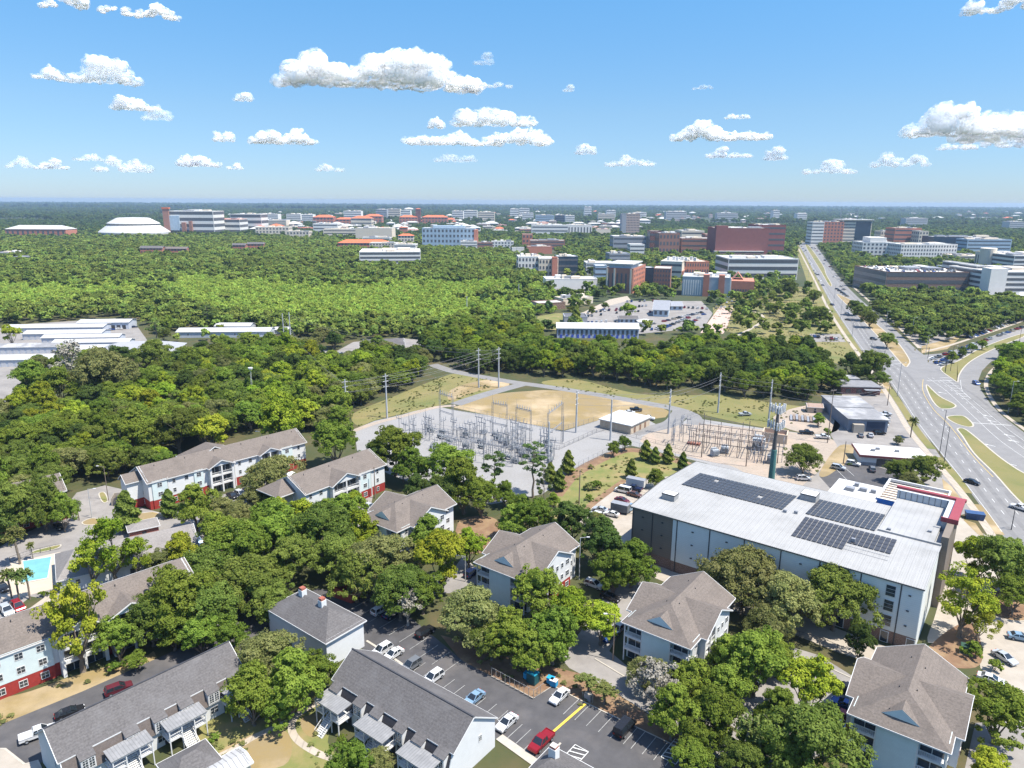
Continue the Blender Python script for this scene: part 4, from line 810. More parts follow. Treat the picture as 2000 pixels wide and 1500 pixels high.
MB().box(10, -3, 2.7, 17, 0, 2.95).ob('canopy', STEEL, bb); MB().box(1, 14, 0, 14, 22, 4.4).ob('rear_block', SHOPR, bb)
for i in range(3): MB().box(2 + i * 5, -0.08, 0.8, 4.4 + i * 5, 0, 2.6).ob('shop_window', GLASS, bb)
wr = thing('cafe', 'low white roofed cafe with dark red fascia before the bushy oaks', 'cafe', at(1680, 908), R(-13))
MB().box(0, 0, 0, 21, 11, 3.2).ob('wall', SIDE_WHITE, wr); MB().box(0.0, -0.05, 0, 5, -0.0, 1.2).ob('stone_base', STEEL, wr)
MB().box(-0.8, -0.8, 3.2, 21.8, 11.8, 3.9).ob('fascia', mat('maroon_fascia', (0.16, 0.05, 0.05), 0.7), wr); MB().box(-0.6, -0.6, 3.9, 21.6, 11.6, 3.98).ob('roof', WROOF, wr)
MB().box(5, -0.06, 0.1, 20, 0, 2.7).ob('shopfront', GLASS, wr)
for (x, y) in ((4, 4), (6, 6), (12, 5)): MB().box(x, y, 3.98, x + 1.2, y + 0.9, 4.7).ob('roof_unit', STEEL, wr)
hu = simple_house('small wooden hut with pale roof at the edge of the dirt yard', 'hut', at(1577, 806), R(-12), 6, 5, 2.8, 1.0, mat('brown_hut_roof', (0.28, 0.2, 0.16)), BEIGE, (0, 0), 1, name='hut')
wo = thing('timber_stack', 'low grey stack of timber in the dirt yard below the woods', 'timber stack', at(1543, 822), R(-20))
for i in range(10): MB().box(i * 1.1, 0, 0, i * 1.1 + 0.9, 8, 0.6 + (i % 3) * 0.2).ob('plank', WOODP if i % 2 else STEEL, wo)
dm = thing('dumpster', 'blue skip beside the pavement right of the red cornice', 'skip', at(1888, 1014), R(-20))
MB().add([(0, 0, 0), (4.2, 0, 0), (4.2, 2.2, 0), (0, 2.2, 0), (-0.3, -0.2, 2.0), (4.5, -0.2, 2.0), (4.5, 2.4, 2.0), (-0.3, 2.4, 2.0)], [(0, 3, 2, 1), (4, 5, 6, 7), (0, 1, 5, 4), (1, 2, 6, 5), (2, 3, 7, 6), (3, 0, 4, 7)]).ob('body', mat('blue_paint', (0.035, 0.075, 0.17), 0.5), dm)
for i in range(5): MB().box(0.3 + i * 0.9, -0.2, 0.2, 0.42 + i * 0.9, -0.08, 1.9).ob('rib', MATS['blue_paint'], dm)
tb = thing('transformer_cabinet', 'dark green utility cabinet on mulch in front of the storage building corner', 'utility cabinet', at(1875, 1276), R(-30))
MB().box(0, 0, 0, 1.9, 1.7, 1.7).ob('cabinet', mat('dark_green_paint', (0.03, 0.07, 0.05), 0.5), tb); MB().box(-0.1, -0.1, 0, 2.0, 1.8, 0.12).ob('base', CONC, tb); MB().box(0.9, -0.04, 0.2, 1.0, 0, 1.6).ob('door_seam', DARKM, tb)
# ------------------------------------------------------------------ storage sheds, left
SHEDR = mat('white_shed_roof', (0.38, 0.38, 0.375), 0.6, 0.08, 0.2, metal=0.0, stripes=(1.2, 0.08, 'X'), stain=((0.45, 0.44, 0.43), 0.1, 0.5))
SHEDW = mat('shed_wall', (0.42, 0.45, 0.5), 0.7, 0.1, 0.4)
for i, (px, py, L, D, H, rz, lb) in enumerate((
        (12, 652, 62, 14, 4, 6, 'longest pale roofed storage shed at the back left of the shed yard'), (45, 664, 48, 14, 4, 6, 'second row white roofed storage shed in the left shed yard'),
        (82, 672, 46, 10, 4, 6, 'white roofed storage shed with open blue doors in the left shed yard'), (103, 682, 44, 10, 4, 6, 'narrow white shed just left of the roofed open bay shed'),
        (126, 694, 46, 10, 4, 6, 'white storage shed beside the parked trailers'), (150, 700, 42, 10, 4, 6, 'nearest white storage shed above the large grey roofed hall'),
        (152, 644, 34, 14, 5, 6, 'open bay shed with pale roof at the back of the shed yard'), (-40, 692, 46, 12, 4, 6, 'grey roofed shed cut by the left edge'),
        (-70, 718, 50, 14, 4, 6, 'pale roofed shed cut by the left edge, nearest the road'), (40, 716, 34, 12, 3.5, 6, 'low pale shed between the left edge and the oak'))):
    b = thing('storage_shed', lb, 'shed', at(px, py), R(rz), 'long white storage sheds')
    mb = MB().box(0, 0, 0, L, D, H); gable_wall(mb, 0, D, 0.12, H, H + 1.2, 'y'); gable_wall(mb, 0, D, L - .12, H, H + 1.2, 'y'); mb.ob('wall', SHEDW, b)
    gable(b, 0, L, 0, D, H, H + 1.25, 'x', 0, 0, 0.4, SHEDR if i not in (7,) else SHOPR)
    dmesh = MB().box(0, -0.08, 0, 2.4, 0, 2.9).me('roller_door', mat('pale_roller_door', (0.5, 0.5, 0.52), 0.6, 0.1, 1, stripes=(0.3, 0.3, 'Z')) if i != 6 else DARKM)  # on the open bay shed, dark panels stand in for the shaded bays
    for k in range(int(L / 3.6)): link('roller_door', dmesh, b, (0.8 + k * 3.6, 0, 0))
simple_house('grey metal roofed hall with two small gabled porches beside the shed yard', 'hall', at(180, 706), R(12), 44, 26, 4.2, 4.2, mat('grey_metal_hall_roof', (0.27, 0.275, 0.285), 0.6, 0.08, 0.3, metal=0.0), BEIGE, (12, 12), 5, name='hall')
hl = [x for x in bpy.data.objects if x.name.startswith('hall')][-1]
for x in (14, 28): gable(hl, x, x + 5, -2.5, 6, 3.6, 5.2, 'y', 0, 0, 0.4, MATS['grey_metal_hall_roof']); MB().box(x + 0.3, -2.4, 0, x + 0.6, -2.1, 3.6).box(x + 4.4, -2.4, 0, x + 4.7, -2.1, 3.6).ob('porch_post', BEIGE, hl)
simple_house('low white roofed shed right of the hall, half hidden by pines', 'shed', at(345, 660), R(4), 60, 14, 4, 1.6, SHEDR, SHEDW, (0, 0), 4, name='shed')
simple_house('pale roofed shed behind the pines right of the shed yard', 'shed', at(420, 648), R(2), 24, 12, 4, 1.4, SHEDR, SHEDW, (0, 0), 3, name='shed')
simple_house('grey roofed house by the side street with two white gables', 'house', at(712, 688), R(14), 24, 14, 3.6, 2.8, GREY_ROOF, SIDE_WHITE, (0, 0), 4, name='house')
simple_house('small pale roofed house hidden among the left woods', 'house', at(362, 722), R(10), 14, 9, 3, 1.6, mat('pale_brown_roof', (0.3, 0.24, 0.21)), SIDE_WHITE, (3, 3), 2, name='house')
simple_house('small shed roof among trees beside the twin pale poles', 'shed', at(536, 652), R(4), 12, 8, 3, 1.2, SHEDR, SHEDW, (0, 0), 2, name='shed')
# ------------------------------------------------------------------ campus buildings
CREAM = mat('cream_wall', (0.62, 0.54, 0.43), 0.8, 0.06, 0.2); OFFW = mat('off_white_wall', (0.66, 0.635, 0.59), 0.8, 0.05, 0.2)
BLUEG = mat('blue_grey_panels', (0.33, 0.42, 0.50), 0.4, 0.12, 0.25); ORG = mat('orange_tile_roof', (0.48, 0.13, 0.055), 0.8, 0.12, 0.3)
GREYW = mat('grey_wall', (0.30, 0.31, 0.33), 0.8, 0.08, 0.2); PALER = mat('pale_gravel_roof', (0.48, 0.46, 0.43), 0.85, 0.1, 0.15, stain=((0.34, 0.33, 0.32), 0.05, 0.6))
DGL = mat('dark_curtain_glass', (0.03, 0.05, 0.075), 0.15, 0.2, 0.3, spec=0.8); PURP = mat('purple_red_brick', (0.24, 0.095, 0.085), 0.85, 0.08, 0.2)
CBR = mat('campus_red_brick', (0.44, 0.18, 0.12), 0.85, 0.1, 0.3); CBD = mat('campus_brown_brick', (0.29, 0.15, 0.11), 0.85, 0.1, 0.3)
WDARK = mat('far_window_dark', (0.10, 0.105, 0.115), 0.3, 0.2, 0.5)  # dark tone of far openings, lightened to put distance haze into the colour
BM = {}
def fwin(w, h, m=None):
    k = (round(w, 1), round(h, 1), m and m.name)
    if k not in BM: BM[k] = MB().box(0, -0.12, 0, w, 0.02, h).me('window', m or WDARK)
    return BM[k]
def block(name, label, cat, pl, pr, yb, yt, depth, wm, rm=PALER, rz=0, fl=3, cols=6, style='win', group=None, extra=None, side=True, wcol=None, parapet=0.8, H=None):
    ox, oy = at(pl, yb); r = R(rz)
    lo, hi = 1.0, 900.0
    for _ in range(40):
        m_ = (lo + hi) / 2
        if proj(ox + m_ * math.cos(r), oy + m_ * math.sin(r), 0)[0] < pr: lo = m_
        else: hi = m_
    L = lo; H = H or hgt(pl, yb, yt); t = thing(name, label, cat, (ox, oy, 0), r, group)
    D = depth; MB().box(0, 0, 0, L, D, H).ob('wall', wm, t)
    if extra == 'gable': gable(t, 0, L, 0, D, H, H + D * 0.2, 'x', 0, 0, 0.6, rm); parapet = 0
    elif extra == 'hip': gable(t, 0, L, 0, D, H, H + min(L, D) * 0.18, 'x' if L > D else 'y', min(L, D) * .45, min(L, D) * .45, 0.8, rm)
    else:
        MB().box(0.4, 0.4, H, L - 0.4, D - 0.4, H + 0.1).ob('roof', rm, t)
        if parapet: MB().box(-0.1, -0.1, H, L + 0.1, 0.4, H + parapet).box(-0.1, D - 0.4, H, L + 0.1, D + 0.1, H + parapet).box(-0.1, 0.4, H, 0.4, D - 0.4, H + parapet).box(L - 0.4, 0.4, H, L + 0.1, D - 0.4, H + parapet).ob('parapet', wcol or wm, t)
        if extra == 'plant' or extra is None and L > 25:
            rr = random.Random(int(pl * 7 + yb)); 
            for _ in range(5):
                a_ = rr.uniform(0.1, 0.75) * L; c_ = rr.uniform(0.2, 0.6) * D
                MB().box(a_, c_, H, a_ + L * rr.uniform(.08, .25), c_ + D * .25, H + rr.uniform(1.5, 3.5)).ob('roof_plant', rr.choice((STEEL, OFFW, CREAM)), t)
    fhh = H / max(fl, 1)
    def face(Ln, place, n):
        if style == 'band':
            for k in range(fl): place(Ln * .02, k * fhh + fhh * .38, Ln * .96, fhh * .32, 'window_band')
        elif style == 'deck':
            for k in range(fl): place(Ln * .01, k * fhh + fhh * .42, Ln * .98, fhh * .5, 'open_deck')  # deck openings are dark strips on the wall, inner shade put into the colour
        elif style == 'win':
            ww = Ln / n * .5
            for k in range(fl):
                for i in range(n): place((i + .5) * Ln / n - ww / 2, k * fhh + fhh * .3, ww, fhh * .5, 'window')
        elif style == 'tall':
            ww = Ln / n * .4
            for i in range(n): place((i + .5) * Ln / n - ww / 2, H * .1, ww, H * .72, 'window')
    face(L, lambda x, z, a_, b_, nm: link(nm, fwin(a_, b_), t, (x, 0, z)), cols)
    if side and style != 'none':
        nc = max(1, int(cols * D / L)); 
        if ox + L / 2 < 0: face(D, lambda x, z, a_, b_, nm: link(nm, fwin(a_, b_), t, (L, x, z), PI / 2), min(nc, 12))
        else: face(D, lambda x, z, a_, b_, nm: link(nm, fwin(a_, b_), t, (0, D - x, z), -PI / 2), min(nc, 12))
    BLK.append((ox, oy, r, L, D)); return t
BLK = []
B = block
# left horizon
B('arena_hall', 'low white roofed sports hall with brick walls at the far left', 'sports hall', 12, 130, 464, 447, 45, CBR, WROOF, 0, 2, 12, 'tall', extra='hip', side=False)
# round arena
ar = thing('domed_arena', 'wide white domed arena with a stepped roof at the left skyline', 'arena', (*at(264, 462), 0), 0)
ax_, ay_ = at(264, 462); sc_ = (at(336, 462)[0] - at(192, 462)[0]) / 2; hA = hgt(264, 462, 425)
MB().lathe([(sc_ * .97, 0), (sc_ * .97, hA * .25), (sc_ * .94, hA * .30), (sc_ * .7, hA * .62), (sc_ * .68, hA * .62)], n=36).ob('lower_roof', WROOF, ar)
MB().lathe([(sc_ * .67, hA * .60), (sc_ * .67, hA * .68)], n=36).ob('clerestory', WDARK, ar)
MB().lathe([(sc_ * .72, hA * .68), (sc_ * .71, hA * .72), (sc_ * .45, hA * .98), (sc_ * .38, hA * 1.0), (0.1, hA * 1.02)], n=36).ob('dome_roof', WROOF, ar)
for o_ in list(ar.children): o_.scale = (1, 0.8, 1)
# stadium
sx = B('stadium', 'tall stadium stand with brick towers and white upper decks on the left skyline', 'stadium', 326, 420, 460, 412, 70, OFFW, WROOF, 0, 4, 8, 'deck', parapet=0)
Ls = BLK[-1][3]; Hs = hgt(326, 460, 408)
MB().box(-2, -6, 0, Ls * .1, 0, Hs * 1.0).ob('brick_tower', CBD, sx); MB().box(Ls * .35, -6, 0, Ls * .43, 0, Hs * .5).box(Ls * .5, -6, 0, Ls * .56, 0, Hs * .55).ob('brick_tower', CBD, sx)
MB().box(Ls * .1, -3, Hs * .2, Ls * .3, 0, Hs * .75).ob('glass_wall', BLUEG, sx); MB().box(-3, -7, Hs, Ls * .12, 2, Hs * 1.06).ob('tower_cap', ORG, sx)
B('stadium_stand', 'lower white stadium stand with red seating to the right of the brick towers', 'stadium stand', 420, 470, 458, 428, 60, OFFW, ORG, 0, 3, 8, 'deck', parapet=0)
B('stadium_stand', 'far pale stadium stand behind the orange roofs', 'stadium stand', 452, 512, 452, 418, 60, OFFW, WROOF, 0, 3, 8, 'deck', parapet=0)
for i, (a_, b_, c_, d_, e_, wm, rm, st_, ex, lb) in enumerate((
    (275, 318, 500, 484, 14, CBR, GREY_ROOF, 'win', 'gable', 'brick house with grey gabled roof in the left woods'), (322, 365, 499, 485, 12, CBR, TAN_ROOF, 'win', 'gable', 'pale brown gabled brick house right of the grey gabled one'),
    (455, 480, 494, 478, 12, CBR, GREY_ROOF, 'win', 'gable', 'left of two brick houses near the swamp edge'), (484, 516, 493, 476, 12, CBR, GREY_ROOF, 'win', 'gable', 'right of two brick houses near the swamp edge'),
    (-10, 38, 502, 494, 30, GREYW, SHOPR, 'none', None, 'long grey flat roof among trees at the left edge'), (28, 60, 513, 502, 20, GREYW, SHOPR, 'none', None, 'small grey flat roof below the long one at the left edge'),
    (500, 565, 462, 444, 40, CREAM, PALER, 'win', None, 'low tan campus building left of the satellite dish'), (560, 604, 466, 452, 30, CREAM, PALER, 'win', None, 'low tan campus hall before the oaks'),
    (612, 660, 456, 437, 50, OFFW, WROOF, 'band', None, 'pale blue white lab building with rooftop dish'), (632, 698, 464, 448, 40, CREAM, WROOF, 'band', None, 'long cream building before the orange roofs'),
    (695, 766, 472, 446, 50, CREAM, WROOF, 'none', None, 'windowless cream auditorium block'), (708, 762, 476, 464, 20, OFFW, WROOF, 'band', None, 'low white wing below the cream auditorium'),
    (778, 808, 478, 460, 20, CREAM, ORG, 'win', 'hip', 'small cream hall with orange tiled roof right of the auditorium'), (780, 796, 458, 444, 10, CBR, ORG, 'none', 'hip', 'small orange roofed brick house'),
    (612, 652, 444, 424, 40, CBR, ORG, 'win', 'hip', 'leftmost of the long orange roofed halls'), (656, 690, 444, 428, 30, CBR, ORG, 'win', 'hip', 'second orange roofed hall'), (686, 726, 446, 426, 40, CREAM, ORG, 'band', 'hip', 'cream library block with orange roof'),
    (712, 746, 440, 422, 40, CBR, ORG, 'win', 'hip', 'orange roofed hall right of the library block'), (780, 816, 440, 424, 40, CBR, ORG, 'win', 'hip', 'orange roofed hall beside the slim clock tower'), (824, 874, 440, 424, 40, CBR, ORG, 'win', 'hip', 'rightmost of the long orange roofed halls'),
    (812, 822, 440, 408, 10, DARK_BRICK, ORG, 'none', 'hip', 'slim dark clock tower above the orange roofs'),
    (660, 760, 488, 474, 30, CBR, ORG, 'win', 'hip', 'orange tiled hall behind the white parking garage'), (722, 776, 490, 475, 30, CREAM, WROOF, 'win', None, 'pale flat roofed lab behind the white parking garage'),
    (770, 812, 494, 478, 30, OFFW, WROOF, 'band', 'plant', 'white lab with rooftop stacks behind the garage'),
    (900, 932, 488, 472, 20, OFFW, PALER, 'band', None, 'low white classroom wing right of the blue glass building'), (932, 962, 488, 474, 20, CBD, WROOF, 'band', None, 'low brown classroom wing'), (960, 1003, 488, 472, 20, OFFW, PALER, 'win', None, 'low pale classroom wing beside the road'),
    (1000, 1024, 494, 484, 10, OFFW, WROOF, 'none', None, 'flat white canopy beside the tall mast'),
    (1020, 1040, 484, 458, 25, CBR, PALER, 'win', None, 'small square brick tower block'), (1035, 1103, 488, 470, 30, CBD, PALER, 'band', None, 'long brown brick classroom building'), (1030, 1078, 496, 482, 20, CBR, WROOF, 'none', None, 'low brick hall with white roof below the long classroom building'),
    (1038, 1110, 462, 440, 40, OFFW, WROOF, 'band', None, 'long white dormitory among the trees left of the pale tower'), (1108, 1156, 460, 440, 40, OFFW, PALER, 'tall', None, 'white and dark lab block right of the long dormitory'),
    (1164, 1192, 462, 448, 20, CREAM, ORG, 'none', None, 'tan low roof among trees below the brick tower'),
    (1197, 1262, 490, 462, 50, GREYW, PALER, 'band', None, 'low grey brick hall with metal roofs'), (1230, 1258, 500, 478, 30, OFFW, WROOF, 'band', None, 'small white plant building with pipes'),
    (1190, 1230, 520, 496, 30, GREYW, STEEL, 'band', 'plant', 'dark plant house with silver ducts'),
    (1268, 1290, 492, 452, 30, DARK_BRICK, PALER, 'band', None, 'narrow dark brick block'), (1286, 1326, 496, 456, 40, CBD, GREYW, 'win', None, 'brown brick block with grey glazed top floor'), (1330, 1374, 480, 451, 50, CREAM, WROOF, 'band', None, 'cream hall with white sloping roof'),
    (1330, 1394, 494, 466, 40, CBD, WROOF, 'band', None, 'low brick wing before the cream hall'), (1376, 1400, 490, 458, 30, CBR, PALER, 'win', None, 'red brick wing left of the windowless purple block'),
    (1012, 1058, 536, 502, 30, OFFW, PALER, 'win', None, 'white and brick office block beside the swamp'), (1052, 1090, 540, 506, 40, CREAM, WROOF, 'win', None, 'cream office with red brick corner'), (1078, 1088, 542, 504, 12, CBR, CBR, 'none', None, 'narrow red brick stair tower'),
    (1088, 1128, 538, 502, 30, DGL, WROOF, 'band', None, 'dark glass office with tilted white roof'), (1144, 1198, 536, 514, 30, OFFW, PALER, 'band', None, 'long pale grey office right of the glass one'), (1162, 1184, 552, 520, 20, BLUEG, PALER, 'band', None, 'small blue glass link building'),
    (1066, 1166, 566, 546, 26, OFFW, WROOF, 'none', None, 'flat pale canopy roof over parked cars'),
    )):
    B('campus_building', lb, 'building', a_, b_, c_, d_, e_, wm, rm, 0 if i % 3 else 4, 3 if c_ - d_ > 14 else 2, max(3, int((b_ - a_) / 6)), st_, 'university buildings', ex)
# blue panelled building
t = B('science_building', 'blue grey panelled science building with scattered dark windows', 'building', 825, 928, 486, 446, 45, BLUEG, PALER, 0, 4, 14, 'win')
MB().box(BLK[-1][3] * .2, 10, 0, BLK[-1][3] * .8, 35, hgt(825, 486, 441)).ob('penthouse', BLUEG, t); MB().box(BLK[-1][3] - 2, -1, 0, BLK[-1][3] + 5, 20, hgt(825, 486, 448)).ob('brick_end', CBR, t)
# white garage (two faces)
t = B('parking_garage', 'white multi-storey parking garage with open decks beside the swamp woods', 'parking garage', 703, 822, 524, 493, 70, OFFW, PALER, 8, 4, 10, 'deck', side=False)
for k in range(4): link('open_deck', fwin(66, 1.6), t, (0, 68, hgt(703, 524, 493) / 4 * (k + .42)), -PI / 2)
for i in range(12): MB().box(6 + i * 6, 6, hgt(703, 524, 493), 6.3 + i * 6, 6.3, hgt(703, 524, 493) + 3).ob('lamp_post', STEEL, t)
# tower, purple block, etc
B('office_tower', 'pale brick tower block standing alone in the middle distance', 'tower block', 1222, 1248, 462, 418, 30, mat('pale_pink_brick', (0.46, 0.34, 0.28), 0.8, 0.06, 0.3), PALER, 0, 9, 9, 'win')
B('office_tower', 'grey windowless side slab of the pale tower', 'tower block', 1213, 1222, 462, 418, 30, GREYW, PALER, 0, 1, 1, 'none')
t = B('library_block', 'large windowless purple red brick block on the campus skyline', 'building', 1397, 1498, 500, 446, 60, PURP, PALER, 0, 1, 1, 'none'); MB().box(-2, -2, 0, 18, 10, hgt(1397, 500, 441)).ob('corner_tower', PURP, t)
MB().box(-4, -9, 0, BLK[-1][3] * .9, -0.2, 8).ob('podium', BROWN_BRICK, t); MB().box(-4.4, -9.4, 8, BLK[-1][3] * .9, -.3, 8.8).ob('podium_roof', WROOF, t)
B('campus_building', 'dark red brick laboratory with white trim right of the purple block', 'building', 1478, 1530, 496, 440, 60, PURP, PALER, 0, 5, 8, 'band')
B('parking_garage', 'long white parking garage beside the park lawn', 'parking garage', 1420, 1556, 546, 506, 55, OFFW, WROOF, 0, 3, 12, 'deck')
# central brick complex
t = B('lecture_hall', 'brown brick lecture building with cream pilasters and glazed top floor', 'building', 1183, 1234, 571, 524, 60, CBD, WROOF, -22, 5, 6, 'tall', side=False); Lb = BLK[-1][3]; Hb = hgt(1183, 571, 524)
for x in (0, Lb * .28, Lb * .9): MB().box(x, -0.8, 0, x + 1.6, -0.15, Hb).ob('pilaster', CREAM, t)
MB().box(2, 2, Hb, Lb - 2, 40, Hb + 4).ob('glazed_top', BLUEG, t); MB().box(0, 0, Hb + 4, Lb, 45, Hb + 5).ob('upper_roof', WROOF, t); MB().box(Lb, 3, 0, Lb + .3, 58, Hb).ob('side_brick', CBR, t)
for k in range(5):
    for i in range(7): link('window', fwin(2.4, 2.2), t, (Lb + .3, 6 + i * 7.4, 2 + k * Hb / 5.2), PI / 2)
B('lecture_hall', 'small square brown brick block with a row of square top windows', 'building', 1275, 1308, 568, 525, 30, CBD, PALER, -14, 5, 6, 'win', side=False)
B('campus_building', 'dark glass link between the two brown brick blocks', 'building', 1257, 1276, 560, 524, 20, DGL, WROOF, 0, 4, 1, 'none')
t = B('laboratory', 'cream topped brick laboratory with rooftop exhaust stacks', 'building', 1288, 1330, 550, 511, 70, CREAM, WROOF, -20, 3, 4, 'band', side=False); Lc = BLK[-1][3]
MB().box(Lc, 1, 0, Lc + 1.0, 70, hgt(1288, 552, 530)).ob('brick_side', CBR, t)
for i in range(9): link('window', fwin(3, 3), t, (Lc + 1.0, 4 + i * 7.2, 9), PI / 2); link('window', fwin(2, 2), t, (Lc, 4 + i * 7.2, 21), PI / 2)
for i in range(7): MB().box(4 + i * 5, 20 + (i % 2) * 10, hgt(1288, 552, 512), 7 + i * 5, 24 + (i % 2) * 10, hgt(1288, 552, 505)).ob('exhaust_stack', OFFW, t)
B('laboratory', 'long brick and cream laboratory wing running behind the glass building', 'building', 1330, 1383, 548, 512, 45, CBR, CREAM, 6, 3, 11, 'win')
t = B('engineering_hall', 'glass fronted brick engineering hall with pointed gable beside the park', 'building', 1331, 1424, 577, 541, 40, mat('silver_blue_glass', (0.30, 0.36, 0.40), 0.35, 0.1, 0.3), WROOF, -16, 3, 8, 'none', side=False); Le = BLK[-1][3]; He = hgt(1331, 577, 541)
for a_ in (0.44, 0.76): MB().box(Le * a_, -1.5, 0, Le * a_ + 5.5, 6, He + 3).ob('brick_tower', CBR, t)
for i in range(8): MB().box(1.2 + i * Le * .05, -0.3, 1, 2.2 + i * Le * .05, -0.1, He * .85).ob('pilaster', OFFW, t)
MB().box(Le * .93, 0.5, 0, Le + 1, 3, He * 1.0).ob('white_fin', OFFW, t); MB().box(Le + 1, 1, 0, Le + 22, 34, He * .88).ob('brick_wing', CBR, t)
for i in range(8): link('window', fwin(1.6, 5), t, (Le + 2 + i * 2.4, 1, 3))
gable(t, Le + 2, Le + 12, 14, 30, He * .9, He * 1.25, 'y', 0, 0, .5, CBR, CREAM)
# low blue building, portable classrooms and houses by the near car park
t = B('motel_block', 'long low building with white roof and blue doors in front of the campus car park', 'building', 1088, 1247, 660, 640, 13, mat('pale_blue_stucco', (0.42, 0.46, 0.55), 0.8), WROOF, -1, 1, 18, 'win', extra='gable')
for i in range(14): MB().box(2 + i * BLK[-1][3] / 14.5, -0.25, 0, 3.4 + i * BLK[-1][3] / 14.5, -0.15, 2.4).ob('blue_door', mat('blue_door_paint', (0.05, 0.09, 0.42), 0.6), t)
B('portable_office', 'dark flat roofed block behind the conical tree', 'building', 1102, 1147, 632, 620, 16, GREYW, mat('dark_flat_roof', (0.11, 0.11, 0.12), 0.8, .1, .3), 0, 1, 3, 'none')
B('portable_office', 'pale blue office with dark roof in the campus car park', 'building', 1210, 1246, 632, 622, 8, mat('pale_blue_wall', (.4, .47, .55)), GREY_ROOF, 0, 1, 4, 'win', extra='gable')
B('portable_office', 'small white hipped office next to the dark roofed one', 'building', 1248, 1274, 638, 628, 8, OFFW, WROOF, 0, 1, 3, 'none', extra='hip')
B('campus_house', 'pale blue gabled building in the middle of the campus car park', 'house', 1275, 1305, 618, 604, 28, mat('pale_blue_wall2', (.4, .47, .52)), STEEL, -14, 1, 3, 'win', extra='gable')
B('campus_house', 'grey roofed building joined to the pale blue gabled one', 'house', 1302, 1333, 606, 597, 14, mat('pale_blue_wall2', (.4, .47, .52)), STEEL, 0, 1, 3, 'win', extra='gable')
B('campus_building', 'long low grey roofed building with brown walls at the edge of the swamp', 'building', 1052, 1104, 606, 594, 16, BROWN_BRICK, PALER, 22, 1, 6, 'none'); B('campus_building', 'pale grey roofed wing angling toward the brick lecture building', 'building', 1100, 1158, 596, 585, 16, CREAM, PALER, 26, 1, 6, 'none')
# right side
t = B('hospital_tower', 'slim concrete and glass hospital block at the far end of the main road', 'hospital', 1583, 1606, 478, 434, 30, OFFW, WROOF, 0, 7, 4, 'band')
t = B('hospital_tower', 'brick hospital block between two pale ones', 'hospital', 1606, 1644, 478, 434, 50, CBR, WROOF, 0, 7, 6, 'win')
t = B('hospital_tower', 'cream and glass hospital block with white overhanging roof', 'hospital', 1642, 1698, 478, 430, 45, CREAM, WROOF, 0, 8, 3, 'band', extra='plant'); Lh = BLK[-1][3]
MB().box(Lh * .45, -.6, 6, Lh * .97, -.15, hgt(1642, 478, 432)).ob('glass_front', DGL, t); MB().box(-3, -3, hgt(1642, 478, 430), Lh + 3, 48, hgt(1642, 478, 428.5)).ob('roof_slab', WROOF, t)
t = B('clinic', 'white stepped clinic with dark glass corner', 'clinic', 1682, 1745, 503, 474, 50, OFFW, WROOF, -6, 4, 8, 'win', extra='plant'); MB().box(BLK[-1][3] * .25, 5, 0, BLK[-1][3] * .75, 40, hgt(1682, 503, 464)).ob('upper_block', OFFW, t)
B('clinic', 'dark glass link between the white clinics', 'clinic', 1745, 1757, 500, 476, 30, DGL, WROOF, 0, 3, 2, 'none')
t = B('clinic', 'long white clinic with rows of small windows and sloping roof', 'clinic', 1757, 1866, 507, 478, 50, OFFW, WROOF, 3, 4, 20, 'win', extra='plant')
B('brick_office', 'brick office block behind the white clinics', 'office building', 1744, 1796, 480, 446, 40, CBR, PALER, 0, 4, 8, 'band'); B('brick_office', 'small tan and brick office beside the brick block', 'office building', 1792, 1810, 482, 452, 30, CREAM, PALER, 0, 4, 3, 'win'); B('brick_office', 'low cream office left of the brick block', 'office building', 1718, 1744, 476, 452, 30, CREAM, PALER, 0, 3, 5, 'win')
B('research_building', 'dark glass research building with thin white roof', 'research building', 1820, 1945, 492, 463, 40, DGL, WROOF, 0, 4, 14, 'none'); B('research_building', 'glass walled wing with pale horizontal bands', 'research building', 1886, 1972, 496, 468, 35, BLUEG, PALER, 0, 4, 14, 'band')
t = B('parking_garage', 'brown brick parking garage with cars on its roof deck', 'parking garage', 1727, 1888, 573, 532, 70, BROWN_BRICK, PALER, 0, 3, 16, 'deck', side=True); GAR = (at(1727, 573), BLK[-1][3], hgt(1727, 573, 532))
t = B('parking_garage', 'white parking garage with white stair tower at the right edge', 'parking garage', 1930, 2060, 582, 532, 70, OFFW, PALER, 0, 5, 16, 'deck'); MB().box(-4, -4, 0, 12, 10, hgt(1930, 582, 524)).ob('stair_tower', OFFW, t)
B('parking_garage', 'narrow pale decked wing left of the white stair tower', 'parking garage', 1900, 1918, 572, 520, 60, OFFW, PALER, 0, 5, 3, 'deck')
t = B('cream_hall', 'cream coloured hall with round drum at the right edge', 'building', 1945, 1990, 528, 496, 50, CREAM, WROOF, 0, 3, 6, 'tall'); MB().lathe([(10, 0), (10, hgt(1945, 528, 486)), (9.5, hgt(1945, 528, 486) + .5)], -8, 10, 20).ob('drum', CREAM, t)
B('parking_garage', 'white decked garage top right behind the cream hall', 'parking garage', 1976, 2060, 534, 500, 60, OFFW, PALER, 0, 4, 10, 'deck'); B('campus_building', 'low cream plant rooms before the clinics', 'building', 1868, 1925, 512, 500, 40, CREAM, CREAM, 0, 2, 6, 'band'); B('campus_building', 'solar roofed low building behind the brown garage', 'building', 1862, 1900, 536, 524, 40, OFFW, DGL, 0, 1, 6, 'none')
simple_house('white tent roofed pavilion at the right edge above the parked cars', 'pavilion', at(1984, 594), R(0), 30, 20, 4, 6, WROOF, OFFW, (9, 9), 2, name='pavilion')
